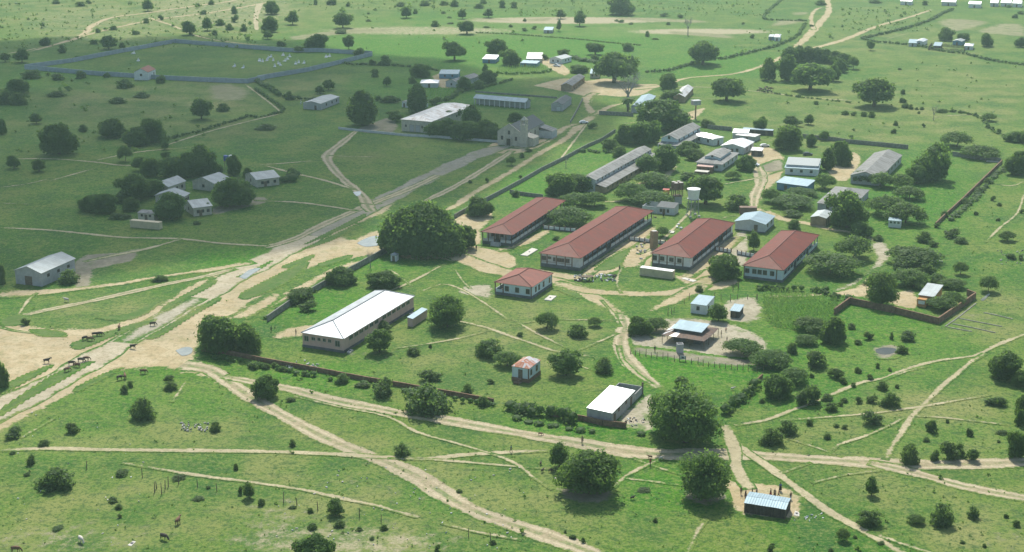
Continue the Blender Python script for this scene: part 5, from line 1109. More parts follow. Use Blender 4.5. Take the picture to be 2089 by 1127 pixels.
tb = T('01', '35,472 92,468 120,442 152,514 196,504 215,428 252,458 312,494 375,488 545,442 568,437 180,492 100,452 228,472 336,484 140,468 60,476 268,438') + T('00', '1060,470 1795,514 1992,474 1022,414 1862,524')
tm = MB(); tm.box(-.6, .6, -1.1, 1.1, 0, .45); ts = tm.mesh('slab', 'white'); hm = MB(); hm.box(-.5, .5, 1.0, 1.15, .4, 1.35); hm.box(-.12, .12, 1.02, 1.13, 1.35, 1.9); hm.box(-.35, .35, 1.02, 1.13, 1.55, 1.72); hs = hm.mesh('headstone', 'white')
tb = sorted(tb[:18]) + sorted(tb[18:])
for k, pp in enumerate(tb):
    p = G(*pp); r = thing('tomb', ('white tomb in the cemetery cluster, ' + nth(k, 18)) if k < 18 else ('isolated white tomb in the cemetery grass, ' + nth(k - 18, 5)), 'tomb', (p.x, p.y, 0), RNG.uniform(-.4, .4), 'tombs of the cemetery' if k < 18 else 'isolated cemetery tombs')
    link('slab', ts, r, sc=(RNG.uniform(1, 1.6), RNG.uniform(.9, 1.3), RNG.uniform(.8, 1.4))); link('headstone', hs, r)
def debris(name, t, s, n, size, mats, label):
    mb = {k: MB() for k in mats}
    P = T(t, s); x0, x1 = min(p[0] for p in P), max(p[0] for p in P); y0, y1 = min(p[1] for p in P), max(p[1] for p in P)
    for _ in range(n):
        p = G(RNG.uniform(x0, x1), RNG.uniform(y0, y1)); b = mb[RNG.choice(mats)]; a = RNG.uniform(0, 3.14); L = size * RNG.uniform(.3, 1.4); w = size * RNG.uniform(.15, .6); h = size * RNG.uniform(.1, .45)
        i = len(b.v); ca, sa = math.cos(a), math.sin(a)
        for z in (0, h):
            for dx, dy in ((-L, -w), (L, -w), (L, w), (-L, w)): b.v.append((p.x + (dx * ca - dy * sa) / 2, p.y + (dx * sa + dy * ca) / 2, z + .05 + (RNG.uniform(0, .25) * size if z else 0)))
        for f in ((4, 5, 6, 7), (0, 1, 5, 4), (1, 2, 6, 5), (2, 3, 7, 6), (3, 0, 4, 7)): b.f.append(tuple(i + k for k in f)); b.uv.append(None)
    for k, b in mb.items():
        if b.v: o = b.build(name, k); o['kind'] = 'stuff'; tag(o, label, 'debris')
debris('rubble', 'Z4', '1270,205 1830,300', 60, .9, ['white', 'block', 'darkwood'], 'scattered building rubble and boards on the grass strip by the track')
debris('rubble', 'Z2', '490,590 620,820', 16, 1.0, ['block', 'wood'], 'blocks and planks piled in the sandy court')
debris('rubble', 'Z2', '1000,340 1070,430', 5, 1.2, ['white'], 'white pieces lying in the grass court')
debris('litter', 'Z6', '1500,910 1750,1010', 24, .5, ['white', 'block', 'darkwood'], 'litter on the yard beside the block shed')
debris('litter', 'Z8', '1290,880 1780,1000', 16, .45, ['white'], 'pale litter on the grass beside the timber shed')
debris('litter', '13', '1300,890 1400,1000', 16, .7, ['white', 'lgrey'], 'pale litter under the far acacias')
debris('litter', '21', '230,660 480,730', 26, .7, ['concrete', 'lgrey'], 'pale stones along the brown boundary wall')
debris('litter', 'P', '30,840 300,1110', 30, .35, ['white', 'concrete'], 'pale litter dotted over the near left pasture')
debris('litter', 'P', '560,950 1100,1120', 70, .4, ['concrete', 'lgrey'], 'pale stones dotted over the near pasture')
debris('litter', '01', '330,770 370,800', 5, .8, ['white'], 'white things beside the old farmhouse')
debris('stone_ring', '30', '1385,135 1600,205', 46, .6, ['stonewall', 'concrete', 'block'], 'ring of grey stones in the left pasture')
debris('woodpile', 'Y8', '470,960 480,965', 2, 1.0, ['wood'], 'wood scraps beside the red-roofed block')
for s_, l_ in (('1425,402 1520,335 1660,225', 'stone footing nearest the brick-walled plot'), ('1720,295 1830,318 1940,345', 'farthest stone footing beside the brick-walled plot'), ('1530,338 1680,368 1860,402', 'middle stone footing beside the brick-walled plot'), ('1480,380 1640,412 1810,450', 'nearest long stone footing beside the brick-walled plot'), ('1440,405 1540,425 1630,440', 'short stone footing at the near end of the plot')):
    wall('stone_footing', l_, T('23', s_), .18, 'stonewall', .35)
debris('rubble', '13', '1820,870 2029,980', 26, .55, ['concrete', 'stonewall'], 'pale rocks among the bushes at the right edge')
r = None
p = G(*q('Z4', 1445, 285)); r = thing('work_table', 'low timber work table standing on the grass strip by the track', 'table', (p.x, p.y, 0), .1)
m = MB(); m.box(-1.8, 1.8, -1.0, 1.0, 1.35, 1.5); m.build('top', 'wood', r)
for sx in (-1, 1):
    for sy in (-1, 1): m = MB(); m.box(sx * 1.6 - .1, sx * 1.6 + .1, sy * .85 - .1, sy * .85 + .1, 0, 1.349); m.build('leg', 'wood', r)
# palisade round the far homestead
def palisade(label, pts, h):
    P = [G(*p) for p in pts]; c = P[0]; r = thing('palisade', label, 'fence', (c.x, c.y, 0)); m = MB()
    for a, b in zip(P, P[1:]):
        n = int((b - a).length / .8)
        for k in range(n):
            u = a.lerp(b, k / n) - c; m.tube([(u.x, u.y, 0), (u.x + RNG.uniform(-.1, .1), u.y + RNG.uniform(-.1, .1), h * RNG.uniform(.8, 1.2))], [.3, .18], 5)
    o = m.build('stakes', 'wood', r); o['kind'] = 'stuff'
palisade('dark stake palisade around the kraal of the far homestead', T('03', '1295,385 1570,400 1575,372 1320,352 1295,385'), 1.9)

# ------------------------------------------------------------------ vehicles
def car(label, pp, rz, paint, kind='car', group=None):
    p = G(*pp); r = thing('parked_car' if kind == 'car' else 'pickup_truck', label, 'car' if kind == 'car' else 'pickup', (p.x, p.y, 0), rz, group)
    def prism(prof, w0, w1):
        m = MB(); n = len(prof); m.v += [(x, -(w0 if z < .95 else w1), z) for x, z in prof] + [(x, (w0 if z < .95 else w1), z) for x, z in prof]
        m.f.append(tuple(range(n))); m.f.append(tuple(reversed(range(n, 2 * n)))); m.uv += [None, None]
        for i in range(n): j = (i + 1) % n; m.f.append((i, i + n, j + n, j)); m.uv.append(None)
        return m
    if kind == 'car':
        b = prism([(-2.1, .35), (2.1, .35), (2.15, .75), (1.2, .92), (.55, 1.42), (-1.25, 1.46), (-2.0, .95), (-2.15, .8)], .85, .68); g = prism([(.62, .96), (.95, .965), (.5, 1.36), (-1.2, 1.40), (-1.75, 1.0)], .87, .72)
    else:
        b = prism([(-2.5, .45), (2.4, .45), (2.45, .9), (1.5, 1.05), (.95, 1.7), (-.4, 1.72), (-.55, 1.1), (-2.5, 1.1)], .88, .75); g = prism([(1.0, 1.1), (1.35, 1.1), (.88, 1.62), (-.3, 1.64), (-.38, 1.12)], .9, .78)
    o = b.build('body', paint, r); g.build('window', 'glass', r)
    wm = cached('wheel', lambda: (lambda m: (m.tube([(0, -.1, 0), (0, .1, 0)], .33, 12), m.mesh('wheel', 'tyre'))[1])(MB()))
    for x in (-1.35, 1.35):
        for y in (-.82, .82): link('wheel', wm, r, (x, y, .33))
    for y in (-.6, .6):
        m = MB(); m.box(2.1 if kind == 'car' else 2.38, 2.18 if kind == 'car' else 2.47, y - .15, y + .15, .6, .75); m.build('headlight', 'glass', r)
car('white car parked on the sandy bend right of the church', q('Y5', 558, 935), .1, 'carpaint_white')
car('white pickup parked before the white village house', q('Y6', 1835, 560), 2.6, 'carpaint_white', 'pickup')
car('dark car parked beside the orchard trees below the villa', q('Y2', 462, 540), .3, 'carpaint_dark')
car('white pickup half hidden by the round tree beside the yard track', q('Y2', 1378, 722), -.5, 'carpaint_white', 'pickup')
car('blue-white car beside the market stall', q('Y2', 1525, 465), .2, 'carpaint_white')
car('dark car in the shade of the tree beside the blue-roofed house', q('13', 370, 140), .1, 'carpaint_dark')

# ------------------------------------------------------------------ people and animals
def skin_mesh(name, verts, edges, rad, mat, sub=1, root=0):
    me = bpy.data.meshes.new(name); me.from_pydata(verts, edges, []); o = bpy.data.objects.new(name, me); COL.objects.link(o)
    o.modifiers.new('skin', 'SKIN'); o.modifiers['skin'].use_smooth_shade = True
    if not me.skin_vertices: raise RuntimeError('skin')
    for i, d in enumerate(me.skin_vertices[0].data):
        rr = rad[i]; d.radius = rr if isinstance(rr, tuple) else (rr, rr); d.use_root = (i == root)
    s = o.modifiers.new('sub', 'SUBSURF'); s.levels = sub; s.render_levels = sub
    dg = bpy.context.evaluated_depsgraph_get(); dg.update()
    out = bpy.data.meshes.new_from_object(o.evaluated_get(dg)); out.name = name
    bpy.data.objects.remove(o); bpy.data.meshes.remove(me)
    out.materials.clear(); out.materials.append(M[mat])
    return out
def chain(V, E, Rr, start, pts):
    prev = start
    for p, r in pts:
        V.append(p); Rr.append(r); i = len(V) - 1; E.append((prev, i)); prev = i
    return prev
def cow_mesh(graze, mat, k=1.0, goat=False):
    V, E, Rr = [(-.45, 0, 1.0)], [], [(.30, .34)]
    a = chain(V, E, Rr, 0, [((.0, 0, .98), (.33, .36)), ((.45, 0, 1.02), (.28, .34))])
    if graze: h = chain(V, E, Rr, a, [((.75, 0, .95), (.17, .2)), ((1.0, 0, .62), .13), ((1.12, 0, .38), .12), ((1.2, 0, .16), .075)])
    else: h = chain(V, E, Rr, a, [((.72, 0, 1.16), (.17, .2)), ((.95, 0, 1.36), .14), ((1.12, 0, 1.36), .13), ((1.36, 0, 1.22), .08)])
    for s in (-1, 1):
        chain(V, E, Rr, 0, [((-.62, s * .20, .78), (.13, .16)), ((-.52, s * .20, .58), .085), ((-.68, s * .2, .36), .06), ((-.62, s * .2, .05), .05)])
        chain(V, E, Rr, a, [((.45, s * .19, .70), (.10, .12)), ((.48 + .1 * s, s * .18, .40), .065), ((.44 + .12 * s, s * .18, .04), .05)])
        hd = len(V)
        e = V[h - 1]; chain(V, E, Rr, h - 1, [((e[0] - .04, s * .2, e[2] + .06), .035)])
    chain(V, E, Rr, 0, [((-.78, 0, 1.12), .07), ((-.86, 0, .75), .03), ((-.86, 0, .45), .045)])
    return skin_mesh('body', V, E, Rr, mat)
def horns_mesh(graze):
    m = MB(); c = (1.02, .50) if graze else (1.0, 1.46)
    for s in (-1, 1): m.tube([(c[0], s * .09, c[1]), (c[0] - .02, s * .28, c[1] + .06), (c[0] - .05, s * .34, c[1] + .28)], [.035, .028, .01], 6)
    return m.mesh('horns', 'horn')
COWS = {(g, c): cow_mesh(g, c) for g in (0, 1) for c in ('hide_dark', 'hide_brown', 'hide_white')}
HORN = {0: horns_mesh(0), 1: horns_mesh(1)}
def cow(label, pp, rz, g, c, k=1.0, group=None, name='cow', cat='cow'):
    p = G(*pp); r = thing(name, label, cat, (p.x, p.y, 0.02), rz, group); r.scale = (k, k, k)
    link('body', COWS[(g, c)], r); link('horns', HORN[g], r)
HG = 'cattle wandering around the sandy junction'
for pp, rz, g, c, lb in (((360, 682), .3, 0, 'hide_dark', 'dark cow walking alone on the open sand'), ((515, 748), .8, 1, 'hide_brown', 'brown cow grazing at the near tip of the grass island'), ((550, 698), .2, 1, 'hide_dark', 'dark cow grazing on the grass island behind the brown one'),
        ((592, 714), 2.9, 1, 'hide_brown', 'brown cow on the grass island facing back down the road'), ((622, 674), .1, 1, 'hide_dark', 'dark cow nose to tail with a calf beyond the grass island'), ((662, 664), .2, 1, 'hide_brown', 'young brown cow leading the group on the grass island'), ((650, 507), .9, 1, 'hide_dark', 'dark cow beside the upper grass island, left of its pair'),
        ((692, 512), 0, 1, 'hide_brown', 'brown cow grazing on the upper grass island, lower of the pair'), ((730, 477), .2, 1, 'hide_dark', 'dark cow beyond the upper grass island, left of two abreast'), ((766, 473), .1, 1, 'hide_dark', 'dark cow beyond the upper grass island, right of two abreast'), ((915, 424), 1.7, 0, 'hide_brown', 'brown cow standing on the side track above the islands'),
        ((1172, 397), .3, 1, 'hide_dark', 'dark cow beside the worn asphalt lane, farthest up the road'), ((1020, 572), -.2, 0, 'hide_dark', 'dark cow crossing the worn asphalt lane'), ((1100, 762), .1, 1, 'hide_brown', 'brown cow grazing in the grass below the road junction'), ((960, 802), 1.9, 0, 'hide_brown', 'brown cow beside the low bush below the road'), ((920, 810), .6, 1, 'hide_dark', 'dark cow behind the low bush below the road')):
    cow(lb, q('20', *pp), rz, g, c, 1.05, HG)
cow('white cow standing in the dry grass left of the road', q('20', 510, 212), 2.9, 0, 'hide_white', 1.0, HG)
for pp, rz, g, c, lb in (((622, 1052), -.9, 1, 'hide_white', 'pale brown-backed cow grazing in the near left pasture'), ((1258, 1032), -.5, 1, 'hide_dark', 'black cow grazing in the near left pasture'), ((1365, 912), 1.3, 0, 'hide_brown', 'brown cow facing away in the near left pasture'), ((122, 1128), 0, 1, 'hide_brown', 'brown cow at the bottom edge of the near left pasture')):
    cow(lb, q('30', *pp), rz, g, c, 1.1)
fh = [('02', 1905, 706), ('02', 1935, 702), ('02', 1952, 716), ('02', 1975, 711), ('02', 1990, 692), ('02', 2006, 716), ('02', 1920, 690), ('03', 10, 694), ('03', 40, 698), ('03', 55, 682), ('03', 96, 692), ('03', 70, 705), ('02', 1960, 690)]
fh.sort(key=lambda f: q(*f)[0])
for k, f in enumerate(fh): cow(('dark', 'brown')[k % 3 == 0] + ' cow in the far herd beside the spreading fig trees, ' + nth(k, len(fh)), q(*f), k * 1.3, k % 2, ('hide_dark', 'hide_brown')[k % 3 == 0], 1.1, 'far herd of cattle')
for t, x, y, rz, c, lb in (('32', 1075, 410, 3.0, 'hide_brown', 'brown goat on the edge of the track between the big trees'), ('32', 1157, 420, .2, 'hide_white', 'pale goat on the track edge right of the brown goat'), ('32', 940, 724, .4, 'hide_dark', 'dark goat on the lawn between the two big near trees'), ('32', 235, 232, .1, 'hide_brown', 'brown goat on the track left of the big tree'),
        ('32', 250, 514, 1.0, 'hide_dark', 'dark goat left of the big tree crown, lower one'), ('32', 312, 514, .3, 'hide_dark', 'dark goat close under the left edge of the big tree'), ('32', 345, 578, 2.0, 'hide_white', 'black and white goat beneath the big near tree'), ('32', 237, 458, 1.4, 'hide_dark', 'dark goat on the thin path left of the big tree'), ('22', 1708, 888, .2, 'hide_white', 'white goat on the bright lawn near the hedge corner')):
    cow(lb, q(t, x, y), rz, int(rz * 10) % 2, c, .62, 'goats near the big trees', 'goat', 'goat')

def person_meshes(pose):
    """standing or striding figure: one skinned body, clothing as slightly larger shells"""
    st = .0 if pose == 0 else .18
    V, E, Rr = [(0, 0, .95)], [], [(.15, .11)]
    ch = chain(V, E, Rr, 0, [((0, 0, 1.12), (.135, .10)), ((0, 0, 1.34), (.165, .11)), ((0, 0, 1.45), (.09, .075))])
    hd = chain(V, E, Rr, ch, [((0, .0, 1.53), .055), ((0, -.01, 1.62), (.075, .09)), ((0, -.005, 1.72), (.07, .085))])
    chain(V, E, Rr, hd - 1, [((0, -.11, 1.615), .018)])
    for s in (-1, 1):
        w = chain(V, E, Rr, ch - 1, [((s * .20, 0, 1.38), .06), ((s * .25, .03 - st * s * .4, 1.12), .045), ((s * .27, -.05 - st * s * .8, .90), .035), ((s * .27, -.08 - st * s * .8, .81), (.022, .036))])
        p = V[w]
        for k in range(4): chain(V, E, Rr, w, [((p[0], p[1] - .03 + .02 * k, p[2] - .07), .009), ((p[0] - s * .012, p[1] - .035 + .02 * k, p[2] - .12 + .008 * abs(k - 1)), .008)])
        chain(V, E, Rr, w, [((p[0] - s * .025, p[1] - .05, p[2] - .02), .01), ((p[0] - s * .03, p[1] - .06, p[2] - .06), .009)])
        chain(V, E, Rr, 0, [((s * .10, 0, .84), (.085, .09)), ((s * .11, -.02 + st * s, .48), .058), ((s * .11, .02 + st * s * 1.6, .09), .04), ((s * .11, -.12 + st * s * 1.6, .03), (.04, .025))])
    body = skin_mesh('body', V, E, Rr, 'skin')
    V, E, Rr = [(0, 0, 1.0)], [], [(.165, .125)]
    c2 = chain(V, E, Rr, 0, [((0, 0, 1.2), (.165, .125)), ((0, 0, 1.36), (.185, .13)), ((0, 0, 1.44), (.10, .09))])
    for s in (-1, 1): chain(V, E, Rr, c2 - 1, [((s * .205, 0, 1.385), .075), ((s * .245, .03 - st * s * .4, 1.16), .062)])
    shirt = (V, E, Rr)
    V, E, Rr = [(0, 0, .98)], [], [(.165, .125)]
    for s in (-1, 1): chain(V, E, Rr, 0, [((s * .10, 0, .84), (.10, .105)), ((s * .11, -.02 + st * s, .48), .075), ((s * .11, .015 + st * s * 1.5, .16), .062)])
    trousers = (V, E, Rr)
    m = MB(); m.lathe([(.30, .28), (.27, .5), (.21, .8), (.17, 1.02)], 14); skirt = m
    m = MB(); m.lathe([(.085, 1.655), (.1, 1.70), (.095, 1.76), (.06, 1.80), (.01, 1.815)], 10); hair = m.mesh('hair', 'hair')
    return body, shirt, trousers, skirt, hair
PM = [person_meshes(0), person_meshes(1)]; CL = {}
def person(label, pp, rz, top, bot, pose=0, skirt=False, k=1.0, group=None):
    p = G(*pp); r = thing('person', label, 'person', (p.x, p.y, 0.02), rz, group); r.scale = (k, k, k)
    b, s, t, sk, hr = PM[pose]
    link('body', b, r)
    if ('s', pose, top) not in CL: CL[('s', pose, top)] = skin_mesh('shirt', *s, top)
    link('shirt', CL[('s', pose, top)], r)
    key = ('k' if skirt else 't', pose, bot)
    if key not in CL: CL[key] = sk.mesh('skirt', bot) if skirt else skin_mesh('trousers', *t, bot)
    link('skirt' if skirt else 'trousers', CL[key], r); link('hair', hr, r)
for t, x, y, rz, tp, bt, ps, sk, k, lb in (
    ('21', 315, 465, 1.2, 'cloth_brown', 'cloth_grey', 0, 0, 1.0, 'person in brown shirt standing on the sand beside the pink hall'), ('21', 126, 440, .2, 'cloth_green', 'cloth_black', 0, 0, .95, 'person in green shirt at the edge of the round dark tree near the hall'),
    ('Z8', 415, 556, 0, 'cloth_brown', 'cloth_brown', 0, 0, 1.0, 'person in brown standing between the big tree and the timber shed'), ('Z8', 490, 610, 1.0, 'cloth_black', 'cloth_brown', 0, 1, 1.05, 'person in black top and brown skirt at the corner of the timber shed'),
    ('Z8', 672, 560, .4, 'cloth_grey', 'cloth_blue', 0, 0, .8, 'person in grey top behind the timber shed roof, alone in the middle'), ('Z8', 600, 545, 2.0, 'cloth_brown', 'cloth_black', 0, 0, .7, 'child in brown top behind the timber shed near its corner'), ('Z8', 900, 585, .9, 'cloth_brown', 'cloth_red', 0, 1, 1.0, 'person in brown top and red skirt behind the timber shed'),
    ('Z8', 968, 590, -.4, 'cloth_black', 'cloth_brown', 0, 1, 1.0, 'person in black top bent over things behind the timber shed'), ('Z8', 1060, 505, .2, 'cloth_blue', 'cloth_black', 0, 1, 1.15, 'person in blue top standing farthest behind the timber shed'), ('Z8', 1032, 605, 1.6, 'cloth_red', 'cloth_grey', 1, 0, .9, 'person in red shirt striding behind the timber shed'), ('Z8', 1230, 640, .3, 'cloth_brown', 'cloth_blue', 0, 0, 1.0, 'person in brown shirt and blue trousers at the open end of the timber shed'),
    ('Z7', 475, 868, .3, 'cloth_black', 'cloth_brown', 0, 0, 1.05, 'person in black shirt by the fence of the shelter yard'), ('Z7', 1322, 668, 1.4, 'cloth_brown', 'cloth_grey', 0, 0, 1.0, 'person in brown shirt at the corner of the rusty shelter'), ('Z7', 1382, 612, 0, 'cloth_red', 'cloth_black', 0, 0, .75, 'child in red shirt in the shelter yard'), ('Z7', 1395, 728, 2.2, 'cloth_brown', 'cloth_black', 0, 0, .75, 'child in brown shirt near the acacia of the shelter yard'),
    ('32', 10, 362, 1.5, 'cloth_blue', 'cloth_black', 1, 0, 1.05, 'person in blue shirt walking the footpath left of the big tree'), ('32', 555, 296, 0, 'cloth_brown', 'cloth_black', 1, 0, 1.1, 'person in brown shirt walking the track behind the big tree'), ('32', 1077, 466, .6, 'cloth_red', 'cloth_brown', 1, 0, 1.0, 'person in red shirt where two footpaths cross between the big trees'),
    ('12', 840, 1024, 1.0, 'cloth_grey', 'cloth_black', 1, 0, 1.05, 'person in grey shirt walking past the front of the longest block'), ('11', 1697, 868, .5, 'cloth_black', 'cloth_brown', 0, 0, 1.1, 'person in black shirt in the shade edge of the giant tree'), ('Y8', 650, 950, .3, 'cloth_brown', 'cloth_black', 0, 1, 1.1, 'person in brown top near the derelict white house'), ('32', 888, 166, 0, 'cloth_black', 'cloth_grey', 0, 0, 1.0, 'person in black shirt at the end of the low brick wall')):
    person(lb, q(t, x, y), rz, tp, bt, ps, bool(sk), k)

# ------------------------------------------------------------------ trees, bushes, hedges
def leaves(lobes, n, size, seed, up=-0.35, core=0.0, shell=0.72, droop=0.0):
    """leaf clumps spread through the volume of overlapping lobes (cx,cy,cz,rx,ry,rz)"""
    rs = np.random.RandomState(seed); lo = np.array(lobes, float)
    w = lo[:, 3] * lo[:, 4] + lo[:, 3] * lo[:, 5]; w /= w.sum()
    k = rs.choice(len(lo), n * 2, p=w); d = rs.normal(size=(n * 2, 3)); d /= np.linalg.norm(d, axis=1)[:, None]
    keep = d[:, 2] > up + rs.uniform(-.25, .25, n * 2); k, d = k[keep][:n], d[keep][:n]; m = len(k)
    r = shell + (1.06 - shell) * rs.uniform(0, 1, m) ** .6
    r = np.where(rs.uniform(0, 1, m) < .13, rs.uniform(1.02, 1.34, m), r)
    c = lo[k, :3] + d * lo[k, 3:6] * r[:, None]
    nr = d + rs.normal(scale=.55, size=(m, 3)); nr[:, 2] += .25; nr /= np.linalg.norm(nr, axis=1)[:, None]
    t = np.cross(nr, rs.normal(size=(m, 3))); t /= np.linalg.norm(t, axis=1)[:, None]; b = np.cross(nr, t)
    s = size * rs.uniform(.55, 1.45, m)[:, None]; a = rs.uniform(.55, 1.0, m)[:, None]
    V = np.stack([c - t * s - b * s * a * .5, c + t * s * .2 - b * s * a, c + t * s + b * s * a * .4, c - t * s * .1 + b * s * a], 1).reshape(-1, 3)
    lt = rs.uniform(-.5, .5, len(lo))
    tint = np.repeat(rs.uniform(0, 1, m) + lt[k], 4)
    F = np.arange(m * 4).reshape(-1, 4)
    V = V.tolist(); F = F.tolist(); tint = tint.tolist()
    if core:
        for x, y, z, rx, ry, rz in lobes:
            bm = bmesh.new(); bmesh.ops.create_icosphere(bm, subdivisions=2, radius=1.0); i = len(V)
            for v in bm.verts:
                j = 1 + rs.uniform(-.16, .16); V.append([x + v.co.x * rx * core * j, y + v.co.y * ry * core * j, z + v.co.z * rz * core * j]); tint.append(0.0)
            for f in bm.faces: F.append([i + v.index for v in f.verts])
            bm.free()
    return V, F, tint
def leaf_mesh(name, data, mat):
    V, F, tint = data; me = bpy.data.meshes.new(name); me.from_pydata(V, [], F)
    a = me.attributes.new('tint', 'FLOAT', 'POINT'); a.data.foreach_set('value', np.asarray(tint, dtype=np.float32))
    me.materials.append(M[mat]); me.update(); return me
def trunk_mesh(h, r, limbs, spread, seed, zt, mat='bark', lean=0.0):
    rs = random.Random(seed); m = MB(); x = lean
    m.tube([(0, 0, -.2), (lean * .2, 0, h * .3), (lean * .6, rs.uniform(-.1, .1), h * .7), (x, 0, h)], [r * 1.35, r * 1.0, r * .85, r * .75], 7)
    for k in range(limbs):
        a = 2 * math.pi * (k + rs.uniform(-.25, .25)) / limbs; R_ = spread * rs.uniform(.55, 1)
        p1 = Vector((x, 0, h * rs.uniform(.72, .98))); p3 = Vector((x + R_ * math.cos(a), R_ * math.sin(a), zt * rs.uniform(.8, 1.0))); p2 = p1.lerp(p3, .5) + Vector((0, 0, .12 * spread * rs.uniform(-.3, 1)))
        m.tube([p1, p2, p3], [r * .55, r * .36, r * .12], 5)
        for j in range(2):
            e = p3 + Vector((rs.uniform(-.3, .3), rs.uniform(-.3, .3), rs.uniform(.0, .3))) * spread * .6; m.tube([p2, p2.lerp(e, .6) + Vector((0, 0, .05 * spread)), e], [r * .28, r * .18, r * .06], 4)
    return m.mesh('trunk', mat)
def lobes_round(seed, W_, H_, z0, n):
    rs = random.Random(seed); out = [(0, 0, z0 + (H_ - z0) * .46, W_ * .31, W_ * .31, (H_ - z0) * .42)]
    for k in range(n):
        a = 2 * math.pi * k / n + rs.uniform(-.4, .4); R_ = W_ * rs.uniform(.20, .37); s = rs.uniform(.10, .22) * W_
        out.append((R_ * math.cos(a), R_ * math.sin(a), z0 + (H_ - z0) * rs.uniform(.22, .72), s, s * rs.uniform(.8, 1.2), s * rs.uniform(.75, 1.0)))
    for k in range(max(3, n // 2)):
        a = rs.uniform(0, 6.28); R_ = W_ * rs.uniform(.02, .18); s = rs.uniform(.13, .19) * W_
        out.append((R_ * math.cos(a), R_ * math.sin(a), H_ - s * rs.uniform(.8, 1.2), s, s, s * .8))
    for k in range(n):
        a = 2 * math.pi * (k + .5) / n; R_ = W_ * rs.uniform(.18, .32); s = rs.uniform(.12, .17) * W_
        out.append((R_ * math.cos(a), R_ * math.sin(a), z0 + s * rs.uniform(.55, .9), s, s, s * .8))
    return out
def lobes_clump(seed):
    rs = random.Random(seed); out = []
    for j in range(4):
        a, R_, s = rs.uniform(0, 6.28), rs.uniform(.3, 1.3), rs.uniform(.45, 1.0)
        for k in range(4): out.append((R_ * math.cos(a) + rs.uniform(-.4, .4), R_ * math.sin(a) + rs.uniform(-.4, .4), s * rs.uniform(.4, 2.0), s * rs.uniform(.7, 1.05), s * rs.uniform(.7, 1.05), s * rs.uniform(.6, .9)))
    return out
def lobes_flat(seed, W_, H_, n):
    rs = random.Random(seed); out = []
    for k in range(n):
        a = 2.4 * k + rs.uniform(-.3, .3); R_ = W_ * .40 * math.sqrt((k + .3) / n); s = W_ * rs.uniform(.13, .19)
        z = H_ * (.79 - .36 * (R_ / (W_ * .4)) ** 2) + rs.uniform(-.04, .04) * H_
        out.append((R_ * math.cos(a), R_ * math.sin(a), z, s, s * rs.uniform(.85, 1.15), H_ * rs.uniform(.18, .28)))
    return out
TPL = {}
def add_tpl(kind, W_, H_, crown, trunk): TPL.setdefault(kind, []).append((W_, H_, crown, trunk))
for sd in range(4):
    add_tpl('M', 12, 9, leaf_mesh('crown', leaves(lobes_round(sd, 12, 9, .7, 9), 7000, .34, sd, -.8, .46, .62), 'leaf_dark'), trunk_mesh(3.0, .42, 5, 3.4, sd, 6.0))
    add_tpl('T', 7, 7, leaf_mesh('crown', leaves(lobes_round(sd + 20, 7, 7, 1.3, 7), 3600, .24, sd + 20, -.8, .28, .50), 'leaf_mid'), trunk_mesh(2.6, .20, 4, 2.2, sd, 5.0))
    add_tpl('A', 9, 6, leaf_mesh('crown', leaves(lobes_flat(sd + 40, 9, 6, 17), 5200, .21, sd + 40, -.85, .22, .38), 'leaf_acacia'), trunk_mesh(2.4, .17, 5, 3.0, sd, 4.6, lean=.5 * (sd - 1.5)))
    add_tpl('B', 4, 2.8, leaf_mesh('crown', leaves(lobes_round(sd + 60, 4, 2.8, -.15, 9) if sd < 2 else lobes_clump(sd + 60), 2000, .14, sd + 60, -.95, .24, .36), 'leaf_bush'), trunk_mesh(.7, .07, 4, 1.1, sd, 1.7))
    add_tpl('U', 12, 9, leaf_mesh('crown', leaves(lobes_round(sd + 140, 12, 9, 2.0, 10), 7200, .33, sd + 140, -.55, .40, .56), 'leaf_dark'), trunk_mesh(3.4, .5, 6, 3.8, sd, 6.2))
    add_tpl('L', 14, 11, leaf_mesh('crown', leaves(lobes_round(sd + 120, 14, 11, 1.6, 13), 9000, .30, sd + 120, -.85, .26, .46), 'leaf_mid'), trunk_mesh(4.2, .45, 6, 4.4, sd, 8.0))
